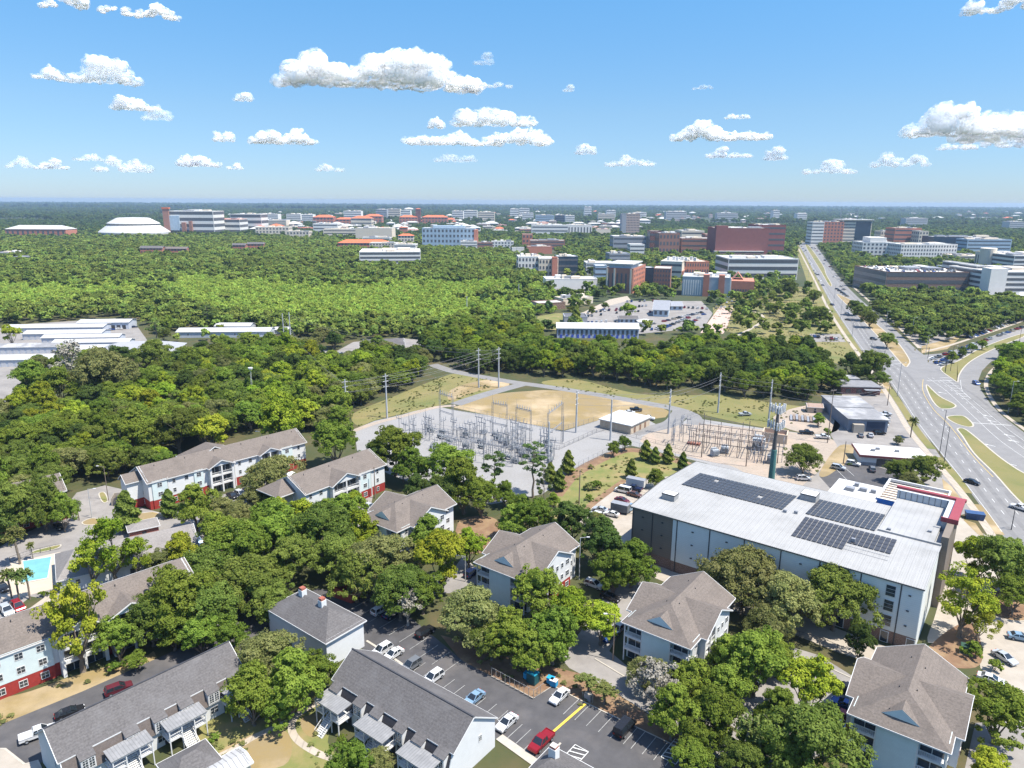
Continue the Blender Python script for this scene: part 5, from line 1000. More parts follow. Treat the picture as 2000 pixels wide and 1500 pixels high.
# skyline blocks
rr = random.Random(5); PINKW = mat('pale_pink_wall', (.58, .44, .36), .8, .06, .3)
for (a_, b_, t_, lb, wm) in ((883, 905, 412, 'left white apartment slab on the skyline', OFFW), (906, 932, 411, 'right white apartment slab on the skyline', OFFW), (934, 966, 414, 'cream apartment row on the skyline', CREAM),
        (735, 756, 409, 'grey dormitory tower left of the water tank', GREYW), (757, 782, 408, 'grey pink dormitory tower below the white dome', CREAM), (783, 802, 411, 'pale dormitory tower right of the white dome', OFFW),
        (996, 1013, 408, 'white apartment tower left of centre skyline', OFFW), (1014, 1034, 407, 'taller white apartment tower beside it', OFFW), (1020, 1042, 416, 'low white apartment block before the towers', OFFW), (1046, 1082, 420, 'blue white apartment row', BLUEG), (1084, 1104, 420, 'dark glass apartment block', DGL), (1104, 1122, 421, 'white apartment block right of the glass one', OFFW),
        (1141, 1155, 404, 'tallest slim white tower on the skyline', OFFW), (1168, 1200, 418, 'low pale block right of the slim tower', CREAM), (1184, 1202, 411, 'grey white block on the skyline', OFFW), (1236, 1262, 415, 'pale roofs behind the brick tower', OFFW), (1300, 1340, 413, 'long white warehouse on the horizon', WROOF), (1400, 1440, 416, 'pale low warehouse on the horizon right', WROOF), (1509, 1521, 411, 'small white tower near the road vanishing point', OFFW), (1556, 1575, 417, 'pair of white buildings near the road vanishing point', OFFW), (1768, 1810, 426, 'white warehouse among far trees on the right', WROOF), (560, 588, 418, 'white apartment row left skyline', OFFW), (590, 612, 419, 'second white apartment row on the left skyline', OFFW), (500, 544, 418, 'pale dormitory row beside the stadium', OFFW), (512, 560, 430, 'pale hall behind the tan campus buildings', CREAM), (1970, 1998, 433, 'low white roofs at the right horizon', WROOF), (672, 706, 412, 'white roofs before the far dormitory towers', OFFW)):
    B('skyline_building', lb, 'building', a_, b_, t_ + 22 if t_ < 415 else t_ + 18, t_, 40, wm, PALER, 0, 5, 6, 'band', 'buildings on the skyline', None, False, parapet=0)
for i in range(290):
    a_ = rr.choice((rr.uniform(480, 1330), rr.uniform(480, 1250), rr.uniform(560, 1200), rr.uniform(600, 1500), rr.uniform(1200, 1990), rr.uniform(430, 900))); yb = rr.uniform(417, 458) if a_ < 1250 else rr.uniform(417, 438)
    w_ = rr.uniform(6, 25) * (0.35 + (yb - 415) / 40); hh_ = rr.uniform(5, 10) * (.6 + (yb - 415) / 60)
    wm_ = rr.choice((OFFW, CREAM, CBR, CREAM, OFFW, PINKW)); rm_ = rr.choice((WROOF, PALER, PALER, ORG, WROOF, WROOF)); ex_ = rr.choice((None, 'hip')); WN = {'off_white_wall': 'white', 'cream_wall': 'cream', 'campus_red_brick': 'brick', 'pale_pink_wall': 'pink'}; RN = {'white_membrane_roof': 'white', 'pale_gravel_roof': 'grey', 'orange_tile_roof': 'orange'}
    B('low_campus_building', '%s %s walled building with %s %s roof among the distant trees %s' % ('wide' if w_ > 14 else 'narrow', *(lambda W_: (WN[W_.name],))(wm_), 'flat' if ex_ is None else 'hipped', RN[rm_.name], 'left of centre' if a_ < 850 else 'in the centre' if a_ < 1200 else 'right of centre'), 'building', a_, a_ + w_, yb, yb - hh_, rr.uniform(15, 40), wm_, rm_, 0, 2, max(2, int(w_ / 5)), 'band', 'low buildings among the distant trees', ex_, False, parapet=0)
x, y = at(615, 452); dsh = thing('satellite_dish', 'large white satellite dish on the lab roof left of the campus', 'satellite dish', (x, y, 22)); MB().lathe([(0.3, 0), (3, 1), (6, 4), (7.5, 8), (7.2, 8)], n=16).ob('dish', WROOF, dsh)
x, y = at(799, 430); wt = thing('water_tank', 'white domed water tank on the skyline', 'water tank', (x, y, 0)); hh_ = hgt(799, 430, 406); MB().cyl((0, 0, 0), (0, 0, hh_ * .75), 5).ob('column', OFFW, wt); MB().lathe([(5, hh_ * .7), (22, hh_ * .82), (24, hh_ * .9), (14, hh_), (0.5, hh_ * 1.03)], n=16).ob('tank', WROOF, wt)
# ================================================================== trees
rng = np.random.default_rng(11)
LM = {
 'oak': leafmat('oak_leaves', (0.085, 0.125, 0.024), (0.20, 0.245, 0.055), 0.015),
 'moss': leafmat('mossy_oak_leaves', (0.125, 0.150, 0.045), (0.27, 0.27, 0.105), 0.012),
 'maple': leafmat('bright_maple_leaves', (0.13, 0.20, 0.020), (0.29, 0.33, 0.035), 0.025, 0.35),
 'green': leafmat('mid_green_leaves', (0.095, 0.15, 0.022), (0.215, 0.275, 0.048), 0.015),
 'dark': leafmat('dark_green_leaves', (0.050, 0.085, 0.022), (0.120, 0.165, 0.042), 0.015),
 'pine': leafmat('pine_needles', (0.070, 0.115, 0.035), (0.14, 0.175, 0.06)),
 'palm': leafmat('palm_fronds', (0.09, 0.13, 0.03), (0.20, 0.21, 0.075)),
 'bare': leafmat('grey_twigs', (0.16, 0.15, 0.12), (0.28, 0.26, 0.22), 0.01, 0.1),
 'swamp': leafmat('willow_leaves', (0.165, 0.25, 0.040), (0.36, 0.45, 0.090), 0.015, 0.35),
 'wet': leafmat('pale_wood_leaves', (0.105, 0.155, 0.035), (0.24, 0.30, 0.065), 0.02, 0.35),
 'far': leafmat('distant_leaves', (0.055, 0.095, 0.032), (0.115, 0.160, 0.050), 0.02),
}
def leaves_mesh(name, C, sizes, tint, m, up=0.5, outw=None, elong=1.0):
    """one quad per centre, random facing biased outward and up."""
    n = len(C); N = rng.normal(size=(n, 3))
    if outw is not None: N += outw * 1.3
    N[:, 2] += up
    N /= np.linalg.norm(N, axis=1)[:, None]
    T = np.cross(N, rng.normal(size=(n, 3))); T /= np.linalg.norm(T, axis=1)[:, None] + 1e-9
    Bt = np.cross(N, T); s = sizes[:, None]
    V = np.stack([C - T * s * elong - Bt * s * .35, C - Bt * s * .9 + T * s * .1, C + T * s * elong + Bt * s * .3, C + Bt * s * .85 - T * s * .15], 1).reshape(-1, 3)
    d = bpy.data.meshes.new(name); d.vertices.add(4 * n); d.vertices.foreach_set('co', V.ravel())
    d.loops.add(4 * n); d.loops.foreach_set('vertex_index', np.arange(4 * n, dtype=np.int32))
    d.polygons.add(n); d.polygons.foreach_set('loop_start', np.arange(0, 4 * n, 4, dtype=np.int32))
    a = d.attributes.new('tint', 'FLOAT', 'POINT'); a.data.foreach_set('value', np.repeat(np.clip(tint, 0, 1), 4).astype(np.float32))
    d.materials.append(m); d.update(calc_edges=True); return d
def crown_pts(Rr, Hc, base, nl, ncl, nleaf, flat=0.75, lobe=0.42, clr=0.13, seed=0, upper=True, jit=.5):
    g = np.random.default_rng(seed); lobes = []
    for i in range(nl):
        t = 2 * PI * (i + g.uniform(-.3, .3)) / max(nl - 1, 1); r = Rr * (1 - lobe) * g.uniform(.55, 1.0) if i else 0
        h = base + Hc * (g.uniform(.20, .62) if i else .62); lobes.append((r * math.cos(t), r * math.sin(t), h, Rr * lobe * g.uniform(.6, 1.35)))
    for _ in range(max(2, nl // 2)):
        t = g.uniform(0, 2 * PI); r = Rr * .35 * g.uniform(.4, 1); lobes.append((r * math.cos(t), r * math.sin(t), base + Hc * g.uniform(.55, .78), Rr * lobe * g.uniform(.6, .95)))
    L = np.array(lobes); li = g.integers(0, len(L), ncl); D = g.normal(size=(ncl, 3)); D /= np.linalg.norm(D, axis=1)[:, None]
    if upper: D[:, 2] = np.where(D[:, 2] < -.35, -D[:, 2], D[:, 2])
    rad = L[li, 3][:, None] * g.uniform(.72, 1.06, (ncl, 1)); Cc = L[li, :3] + D * rad * np.array([1, 1, flat])
    cr = Rr * clr * g.uniform(.6, 1.4, ncl); k = g.integers(0, ncl, nleaf)
    E = g.normal(size=(nleaf, 3)); E /= np.linalg.norm(E, axis=1)[:, None]; E *= (g.uniform(0.25, 1, (nleaf, 1)) ** .5) * cr[k][:, None] * np.array([1, 1, .75])
    C = Cc[k] + E; outw = D[k] + E / cr[k][:, None] * .8
    ct = g.uniform(0, 1, ncl); tint = ct[k] * .65 + g.uniform(0, .35, nleaf)
    return C, outw, tint, L
def trunk_mesh(H, r, limbs, base_h, seed, name='trunk', m=None, lean=0.0):
    g = random.Random(seed); mb = MB(); p = Vector((0, 0, -.2)); top = Vector((lean, 0, base_h)); n = 4; prev = p
    for i in range(n):
        q = p.lerp(top, (i + 1) / n) + Vector((g.uniform(-.1, .1), g.uniform(-.1, .1), 0)) * r * 3
        mb.cyl(prev, q, r * (1.25 - .5 * i / n if i else 1.5), r * (1.25 - .5 * (i + 1) / n), 7); prev = q
    for (x, y, z, rad) in limbs:
        e = Vector((x, y, z)); mid = prev.lerp(e, .5) + Vector((g.uniform(-.4, .4), g.uniform(-.4, .4), -.1 * (e - prev).length + .2))
        mb.cyl(prev - Vector((0, 0, .3)), mid, r * .5, r * .3, 6); mb.cyl(mid, e, r * .3, r * .1, 5)
        for _ in range(2):
            t_ = e + Vector((g.uniform(-1, 1), g.uniform(-1, 1), g.uniform(0, .8))) * rad; mb.cyl(mid.lerp(e, .6), t_, r * .15, r * .05, 4)
    return mb.me(name, m or BARK)
PROTO = {}
def protos(kind, n, R0, Hc, base, nl, ncl, nleaf, size, matk, flat=.75, lobe=.42, clr=.13, tr=.35, up=.5):
    for i in range(n):
        sd = hash((kind, i)) % 1000 if False else (sum(map(ord, kind)) * 7 + i * 13)
        C, ow, ti, L = crown_pts(R0, Hc, base, nl + i % 3, ncl, nleaf, flat, lobe, clr, sd)
        sz = rng.uniform(.6, 1.3, len(C)) * size
        PROTO.setdefault(kind, []).append((leaves_mesh('crown', C, sz, ti, LM[matk], up, ow), trunk_mesh(base + Hc, tr, L[:7], base * .8, sd), R0))
# every prototype is built at its real size (crown radius R0 in metres)
protos('oak', 4, 7.0, 10.2, 1.6, 11, 380, 27000, .165, 'oak', lobe=.38, clr=.105)
protos('moss', 3, 7.0, 10.2, 1.6, 11, 330, 26000, .165, 'moss', lobe=.38, clr=.115)
protos('maple', 3, 5.5, 10.0, 1.4, 9, 270, 19000, .16, 'maple', flat=1.0, lobe=.38, clr=.11)
protos('green', 4, 5.5, 10.0, 1.2, 9, 270, 19500, .16, 'green', flat=.95, clr=.12)
protos('dark', 3, 5.5, 10.0, 1.2, 9, 250, 18500, .165, 'dark', flat=.9, clr=.12)
protos('sparse', 3, 6.0, 10.5, 2.5, 10, 100, 8000, .165, 'maple', flat=1.0, lobe=.30, clr=.13)
protos('swamp', 3, 3.2, 4.2, .6, 5, 60, 1700, .30, 'swamp', flat=.9, tr=.12)
protos('shrub', 3, 1.6, 1.8, .15, 5, 40, 900, .17, 'green', flat=.8, tr=.06)
protos('drygreen', 2, 1.6, 1.8, .15, 5, 40, 900, .17, 'moss', flat=.8, tr=.06)
def custom(kind, C, ow, ti, size, matk, trunk, R0, up=.5, elong=1.0):
    PROTO.setdefault(kind, []).append((leaves_mesh('crown', C, size, ti, LM[matk], up, ow, elong), trunk, R0))
for i in range(3):      # pines: tall bare stem and separate needle tufts
    g = np.random.default_rng(70 + i); H = 17.0; tufts = []
    mb = MB(); prev = Vector((0, 0, -.2))
    for k in range(6):
        q = Vector((g.uniform(-.25, .25), g.uniform(-.25, .25), H * (k + 1) / 6)); mb.cyl(prev, q, .26 - .035 * k, .225 - .035 * k, 6); prev = q
    for k in range(22):
        z = H * (g.uniform(.42, 1) ** .7); t = g.uniform(0, 2 * PI); r = (1.1 - abs(z / H - .75) * 1.6) * 2.6 * g.uniform(.5, 1.1)
        e = Vector((r * math.cos(t), r * math.sin(t), z + .4)); mb.cyl((0, 0, z - .5), e, .07, .03, 4); tufts.append((e, g.uniform(.6, 1.1)))
    C = []; ow = []
    for e, s in tufts:
        d = g.normal(size=(110, 3)); d /= np.linalg.norm(d, axis=1)[:, None]; C.append(np.array(e) + d * s * g.uniform(.3, 1, (110, 1)) * np.array([1, 1, .6])); ow.append(d)
    C = np.concatenate(C); ow = np.concatenate(ow); custom('pine', C, ow, g.uniform(0, 1, len(C)), g.uniform(.12, .26, len(C)), 'pine', mb.me('trunk', BARK), 2.8)
for i in range(2):      # sabal palms
    g = np.random.default_rng(90 + i); mb = MB(); H = 6.5; prev = Vector((0, 0, -.1))
    for k in range(5): q = Vector((.08 * math.sin(k), .06 * k, H * (k + 1) / 5)); mb.cyl(prev, q, .22, .19, 7); prev = q
    C = []; ow = []
    for k in range(34):
        t = g.uniform(0, 2 * PI); el = g.uniform(-.7, 1.2); L_ = g.uniform(1.2, 2.0); u = np.array([math.cos(t) * math.cos(el), math.sin(t) * math.cos(el), math.sin(el)])
        for s in np.linspace(.3, 1, 9):
            for _ in range(4): C.append(np.array(prev) + u * L_ * s + np.array([0, 0, -.6 * s * s]) + g.normal(size=3) * .16 * s); ow.append(u * .2 + np.array([0, 0, .8]))
    C = np.array(C); ow = np.array(ow); custom('palm', C, ow, g.uniform(0, 1, len(C)), g.uniform(.10, .20, len(C)), 'palm', mb.me('trunk', BARK), 2.0, .6, 1.5)
for i in range(2):      # conical young trees
    g = np.random.default_rng(110 + i); n = 3000; z = g.uniform(0, 1, n) ** 1.1; t = g.uniform(0, 2 * PI, n); r = (1 - z) ** .62 * (.55 + .45 * np.minimum(1, z * 5)) * 1.7 * (.6 + .4 * g.uniform(0, 1, n)) * (1 + .25 * np.sin(t * 3 + z * 20)) + .1
    C = np.stack([r * np.cos(t), r * np.sin(t), .5 + z * 5.0], 1); ow = np.stack([np.cos(t), np.sin(t), t * 0 + .4], 1)
    custom('cone', C, ow, .5 + .5 * np.sin(t * 3 + z * 20) * g.uniform(.5, 1, n), g.uniform(.12, .24, n), 'oak', MB().cyl((0, 0, -.1), (0, 0, 4.5), .09, .03, 6).me('trunk', BARK), 1.6)
for i in range(2):      # half bare grey limbed trees
    C, ow, ti, L = crown_pts(5.5, 8.5, 3.0, 8, 60, 2600, .9, .4, .13, 140 + i); custom('bare', C, ow, ti, rng.uniform(.10, .26, len(C)), 'bare', trunk_mesh(11, .34, L, 2.6, 150 + i, m=mat('pale_bark', (.36, .33, .29), .9, .2, 2)), 5.5)
# low detail crowns for far woods
def far_protos(kind, n, R0, Hc, base, nleaf, size, matk):
    for i in range(n):
        C, ow, ti, L = crown_pts(R0, Hc, base, 5, 26, nleaf, .85, .45, .22, 300 + i)
        PROTO.setdefault(kind, []).append((leaves_mesh('crown', C, rng.uniform(.7, 1.3, len(C)) * size, ti, LM[matk], .7, ow), None, R0))
far_protos('right_wood', 3, 6, 8.5, 1.5, 1500, .6, 'oak'); far_protos('far_green', 4, 6, 9, 1.5, 480, 1.0, 'wet'); far_protos('far_dark', 4, 6, 9, 1.5, 480, 1.0, 'oak'); far_protos('far_tree', 4, 6.5, 9.5, 1.0, 300, 1.5, 'far')
NAMES = {'oak': 'oak_tree', 'moss': 'oak_tree', 'maple': 'maple_tree', 'green': 'broadleaf_tree', 'dark': 'broadleaf_tree', 'sparse': 'open_crowned_tree', 'pine': 'pine_tree', 'palm': 'palm_tree', 'cone': 'young_conifer', 'bare': 'half_bare_tree', 'shrub': 'shrub', 'drygreen': 'shrub'}
LOOK = {'oak': 'round dark green oak', 'moss': 'olive grey mossy oak', 'maple': 'bright yellow green maple', 'green': 'fresh green broadleaf tree', 'dark': 'dark green broadleaf tree', 'sparse': 'open crowned yellow green tree',
        'pine': 'slender pine with tufted needles', 'palm': 'fan palm with bare trunk', 'cone': 'small conical green tree', 'bare': 'half bare grey limbed tree', 'shrub': 'low green shrub', 'drygreen': 'low dull green shrub'}
def inside(P, poly):
    x, y = P[:, 0], P[:, 1]; r = np.zeros(len(P), bool); n = len(poly)
    for i in range(n):
        x1, y1 = poly[i]; x2, y2 = poly[(i + 1) % n]
        if y1 == y2: continue
        c = ((y1 > y) != (y2 > y)) & (x < (x2 - x1) * (y - y1) / (y2 - y1) + x1); r ^= c
    return r
FOOT = [[(ox + (u * math.cos(r) - v * math.sin(r)), oy + (u * math.sin(r) + v * math.cos(r))) for u, v in ((-4, -9 - 34 * (oy > 1100)), (L + 4, -9 - 34 * (oy > 1100)), (L + 4, D + 3), (-4, D + 3))] for ox, oy, r, L, D in BLK]
NEARF = []
for o_ in COL.objects:
    if o_.parent is None and o_.type == 'EMPTY' and o_.get('category') in ('apartment building', 'townhouse', 'clubhouse', 'house', 'hall', 'shed', 'shop', 'cafe', 'workshop', 'storage building', 'restaurant', 'building', 'hut', 'kiosk', 'pavilion') and not o_.name.startswith(('campus', 'skyline', 'low_campus')):
        xs = [v for c in o_.children for v in ([] if c.type != 'MESH' or c.name.startswith(('window', 'railing')) else [Vector(b) for b in c.bound_box])]
        if not xs or math.hypot(*o_.location[:2]) > 900: continue
        x0, x1 = min(v.x for v in xs) - 1.2, max(v.x for v in xs) + 1.2; y0, y1 = min(v.y for v in xs) - 1.2, max(v.y for v in xs) + 1.2; a_ = o_.rotation_euler.z
        NEARF.append([(o_.location.x + u * math.cos(a_) - v * math.sin(a_), o_.location.y + u * math.sin(a_) + v * math.cos(a_)) for u, v in ((x0, y0), (x1, y0), (x1, y1), (x0, y1))])
TREES = []     # (x, y, kind, radius m, label or None, height factor)
TR = random.Random(3)
def tree(cx, cy, rpx, kind, where=None, hf=1.0):
    """crown centre and crown radius in the photograph -> tree on the ground."""
    R0 = PROTO[kind][0][2]; hc = {'oak': 7.8, 'moss': 7.8, 'pine': 12, 'palm': 6.8, 'cone': 2.6, 'shrub': 1, 'drygreen': 1}.get(kind, 7.6)
    x, y = at(cx, cy, hc)
    for _ in range(2):
        d = math.hypot(x, y, ) / math.cos(math.atan2(CAMH, math.hypot(x, y))); r = rpx * (y * cP + (CAMH - hc) * sP) / FPX; s = r / R0
        x, y = at(cx, cy, hc * (s if kind not in ('pine',) else 1) * hf)
    for _ in range(12):
        if kind in ('palm', 'shrub', 'drygreen', 'cone') or not any(inside(np.array([[x, y]]), q)[0] for q in NEARF): break
        hf *= 1.05; x, y = at(cx, cy, hc * r / R0 * hf)
        if hf > 1.42: return
    TREES.append((x, y, kind, r * (1.16 if rpx > 30 else 1.06), where, hf))
near = [
 (1590, 1440, 92, 'oak', 'largest oak at the bottom edge left of the lower right apartment block'), (1582, 1338, 56, 'maple', 'between the two right hand apartment blocks'),
 (1478, 1288, 62, 'green', 'in front of the second apartment block from the right'), (1425, 1275, 45, 'green', 'hiding the right corner of the middle apartment block'), (1405, 1395, 55, 'green', 'above the fan palm at the bottom edge'),
 (1290, 1340, 58, 'bare', 'beside the curved drive in front of the middle apartment block'), (1262, 1310, 40, 'moss', 'touching the front wall of the middle apartment block'), (1315, 1385, 52, 'green', 'over the parked black car at the bottom'), (1350, 1330, 45, 'green', 'right of the half bare tree'), (1365, 1440, 42, 'green', 'at the lower end of the pine straw bank'),
 (1425, 1335, 46, 'green', 'right of the curved drive behind the palm'), (1520, 1385, 48, 'green', 'left of the black suv by the lower right block'), (1450, 1480, 50, 'oak', 'at the bottom edge right of the palm'), (1545, 1470, 50, 'green', 'at the bottom edge under the largest oak'), (1400, 1235, 36, 'moss', 'at the right gable of the middle block'), (1350, 1480, 40, 'green', 'at the bottom edge by the hatched bay'),
 (1460, 1422, 27, 'palm', 'standing alone near the bottom edge'), (1182, 1342, 26, 'palm', 'on the pine straw bank beside the drive', .42), (1150, 1328, 24, 'palm', 'left one on the pine straw bank', .42),
 (1455, 1120, 78, 'moss', 'tallest olive one before the storage wall'), (1540, 1165, 72, 'moss', 'middle one before the storage wall'), (1635, 1160, 72, 'oak', 'right of the olive oaks before the storage wall'), (1500, 1215, 48, 'moss', 'lower olive one before the storage wall'), (1570, 1090, 48, 'oak', 'whose top reaches the storage roof'), (1400, 1125, 38, 'moss', 'overhanging the tan roof of the middle block'),
 (1683, 1245, 30, 'dark', 'slim magnolia beside the storage loading door', 1.3), (1520, 1275, 40, 'green', 'under the olive oaks'),
 (1885, 1175, 62, 'sparse', 'leaning over the mulch by the storage right wall'), (1915, 1215, 36, 'sparse', 'lower one over the mulch bed'), (1968, 1095, 62, 'oak', 'with forked trunk on the right hand island'), (1912, 1085, 42, 'maple', 'left of the forked oak at the right edge'), (1985, 1150, 40, 'green', 'at the right edge on the mulch island'),
 (1955, 1380, 62, 'green', 'at the right edge beside the lower right apartment block'), (1935, 1495, 40, 'maple', 'cut by the bottom right corner'), (1900, 1270, 22, 'shrub', 'by the green utility cabinet'), (1945, 1300, 18, 'shrub', 'on the kerb of the side car park'),
 (1178, 1055, 48, 'dark', 'left one between the apartment block and the storage car park'), (1235, 1085, 50, 'green', 'touching the dark storage wall'), (1200, 1105, 45, 'green', 'between the storage wall and the fourth block'), (1118, 1010, 42, 'dark', 'behind the fourth apartment block'), (1045, 1005, 38, 'green', 'left of the dark tree behind the fourth block'), (1000, 1010, 34, 'green', 'beside the bare earth slope'), (1165, 1010, 22, 'moss', 'small one at the storage car park corner'),
 (1050, 1150, 48, 'green', 'over the right corner of the fourth apartment block'), (1120, 1185, 52, 'maple', 'brightest one in the centre foreground'), (1175, 1205, 45, 'maple', 'over the blue parked car'), (1080, 1230, 55, 'green', 'above the blue recycling bins'), (1000, 1235, 52, 'green', 'shading the middle of the car park'), (925, 1195, 66, 'moss', 'left one shading the car park'), (1035, 1270, 42, 'green', 'closest to the teal bin'), (960, 1245, 45, 'oak', 'overhanging the dark asphalt'),
 (862, 1085, 56, 'maple', 'over the left corner of the fourth block'), (915, 1065, 34, 'maple', 'beside the lamp left of the fourth block'), (832, 1035, 42, 'green', 'before the red corner of the third block'), (795, 1035, 30, 'green', 'in front of the gablet of the third block'), (742, 1085, 72, 'moss', 'large olive one below the third block'), (780, 1150, 62, 'oak', 'left of the maples in the centre'), (695, 1120, 56, 'oak', 'above the red refuse enclosure'), (640, 1035, 60, 'oak', 'below the second apartment block'), (590, 1010, 42, 'maple', 'in front of the second apartment block'), (540, 1030, 55, 'green', 'in the centre of the left wood'), (470, 1060, 58, 'green', 'beside the light drive'), (560, 1095, 56, 'oak', 'deep in the left centre clump'), (485, 1130, 66, 'oak', 'broad one left of the centre'), (405, 1105, 62, 'oak', 'broad one right of the clubhouse'), (345, 1155, 62, 'green', 'over the tan roof of the left block'), (420, 1185, 56, 'oak', 'above the rear road'), (335, 1215, 46, 'green', 'touching the left block balconies'), (620, 1180, 42, 'moss', 'beside the white chimneys'), (795, 1180, 34, 'bare', 'beside the white parked car'), (825, 1150, 40, 'green', 'behind the half bare one'), (530, 1170, 50, 'oak', 'behind the hipped grey roof'), (660, 1080, 52, 'oak', 'middle of the centre left clump'), (600, 1140, 46, 'green', 'left of the red enclosure'), (445, 1240, 36, 'green', 'at the end of the slate terrace'), (390, 1235, 38, 'green', 'on the verge of the rear road'),
 (380, 985, 42, 'green', 'in front of the longest block'), (528, 925, 56, 'moss', 'large olive one hiding the longest block'), (500, 965, 34, 'moss', 'below the large olive one by the longest block'), (565, 955, 30, 'moss', 'right end of the longest block'), (690, 975, 28, 'maple', 'in front of the second block gable'), (640, 985, 26, 'green', 'beside the second block'), (247, 1000, 24, 'cone', 'on the planted verge by the clubhouse'), (330, 985, 16, 'cone', 'beside the first block entrance'),
 (215, 1065, 56, 'sparse', 'tall droopy one over the clubhouse'), (175, 1095, 40, 'sparse', 'left part of the clump over the clubhouse'), (262, 1085, 34, 'sparse', 'right part of the clump over the clubhouse'), (180, 1190, 62, 'sparse', 'before the lower left apartment block'), (135, 1205, 36, 'sparse', 'leftmost before the lower left apartment block', 1.5), (232, 1190, 46, 'green', 'right of the open crowned one over the tan roof', 1.3), (292, 1180, 54, 'oak', 'hiding the right end of the left tan roof', 1.25),
 (28, 1040, 20, 'palm', 'beside the car by the dark red wall'), (14, 1120, 16, 'palm', 'left one beside the pool'), (30, 1128, 16, 'palm', 'second from left beside the pool'), (50, 1122, 16, 'palm', 'right one beside the pool'), (85, 1160, 10, 'shrub', 'by the pool fence'), (60, 1065, 9, 'palm', 'small one on the verge'), (150, 985, 10, 'palm', 'small one by the junction'), (275, 1070, 12, 'shrub', 'by the mail kiosk'),
 (28, 980, 52, 'oak', 'over the block at the left edge', 1.35), (80, 972, 44, 'oak', 'in front of the dark red wall', 1.45), (118, 985, 30, 'green', 'at the corner of the left edge block', 1.4), (10, 1010, 40, 'dark', 'at the left edge below the oak'), (100, 930, 40, 'oak', 'behind the left edge block'),
 (520, 1275, 66, 'moss', 'upper one between the two slate terraces'), (565, 1325, 62, 'green', 'between the two slate terraces'), (490, 1350, 56, 'green', 'over the stairs of the left terrace'), (620, 1305, 42, 'green', 'beside the white hipped block'), (540, 1385, 34, 'green', 'lowest one between the terraces'), (460, 1300, 30, 'moss', 'over the end of the left slate roof'),
 (680, 1492, 50, 'green', 'at the bottom edge before the middle terrace'), (735, 1492, 36, 'moss', 'at the bottom edge right of the other one'), (668, 1445, 14, 'shrub', 'under the middle porch'), (418, 1440, 12, 'shrub', 'beside the end porch of the left terrace'), (225, 1303, 18, 'shrub', 'by the left block balcony'), (262, 1285, 22, 'green', 'small one beside the rear road'),
 (770, 865, 50, 'green', 'left one against the gravel yard'), (800, 900, 38, 'green', 'second one against the gravel yard'), (735, 890, 34, 'dark', 'behind the second block'), (655, 855, 44, 'green', 'between the first and second block'), (875, 900, 48, 'green', 'third one against the gravel yard'), (905, 940, 50, 'green', 'lower one against the gravel yard'), (860, 960, 40, 'dark', 'shaded one behind the third block'), (940, 965, 36, 'green', 'beside the tall pine'), (820, 950, 30, 'dark', 'darkest one behind the third block'), (985, 955, 26, 'green', 'between the two tall pines'), (1015, 985, 28, 'green', 'at the foot of the right pine'),
 (965, 905, 24, 'pine', 'left of two tall ones before the gravel yard'), (1042, 900, 26, 'pine', 'right of two tall ones before the gravel yard'), (1062, 945, 14, 'pine', 'small one right of the tall pines'),
 (1198, 872, 15, 'green', 'left of the clump at the yard corner'), (1220, 862, 15, 'green', 'right of the clump at the yard corner'), (1262, 880, 12, 'cone', 'first in the row behind the lawn'), (1280, 890, 10, 'cone', 'second in the row behind the lawn'), (1305, 888, 11, 'cone', 'third in the row behind the lawn'), (1334, 903, 10, 'cone', 'last in the row behind the lawn'), (1233, 917, 11, 'cone', 'alone on the lawn'), (1282, 928, 20, 'green', 'beside the box truck'), (1110, 905, 13, 'cone', 'by the yard fence'), (1075, 925, 12, 'cone', 'upper one left of the lawn'), (1093, 940, 12, 'cone', 'lower one left of the lawn'), (1165, 948, 14, 'shrub', 'in the middle of the lawn'), (1150, 950, 12, 'drygreen', 'left in the middle of the lawn'), (1150, 972, 10, 'shrub', 'by the bare earth border'), (1155, 912, 7, 'drygreen', 'by the yard fence corner'), (1082, 972, 16, 'green', 'left end of the lawn'),
 (1572, 888, 36, 'oak', 'alone beside the cell tower'), (1755, 912, 30, 'oak', 'left one beside the white roofed cafe'), (1805, 912, 34, 'oak', 'right one beside the white roofed cafe'), (1780, 932, 24, 'moss', 'lower one beside the cafe'), (1755, 857, 11, 'moss', 'small one in the workshop car park'), (1783, 822, 10, 'palm', 'on the island in the workshop car park'), (1632, 780, 10, 'shrub', 'climbing the workshop wall'), (1615, 843, 9, 'shrub', 'bright one beside the trailer'), (1600, 815, 14, 'green', 'by the wooden hut'), (1660, 905, 6, 'shrub', 'by the cafe'),
 (1735, 658, 20, 'oak', 'alone on the central reservation nearest the junction'), (1700, 618, 20, 'oak', 'on the central reservation, second from the junction'), (1685, 604, 20, 'oak', 'in the middle of the central reservation'), (1670, 596, 18, 'oak', 'at the far end of the central reservation'),
 (1703, 710, 34, 'oak', 'beside the brick shop and the road'), (1680, 722, 24, 'oak', 'behind the brick shop'), (1720, 735, 20, 'oak', 'closest to the main road by the brick shop'), (1665, 705, 24, 'dark', 'behind the car park among the woods'),
 (1548, 600, 20, 'oak', 'left one on the park lawn'), (1600, 612, 22, 'oak', 'right one on the park lawn beside the road'), (1575, 615, 14, 'dark', 'between two oaks on the park lawn'), (1505, 598, 14, 'oak', 'farther one on the park lawn'), (1590, 575, 16, 'oak', 'beside the road above the park lawn'), (1545, 560, 18, 'oak', 'far corner of the park lawn'), (1470, 573, 14, 'oak', 'by the engineering hall'), (1450, 590, 14, 'dark', 'below the engineering hall'), (1520, 558, 12, 'oak', 'far edge of the park lawn'),
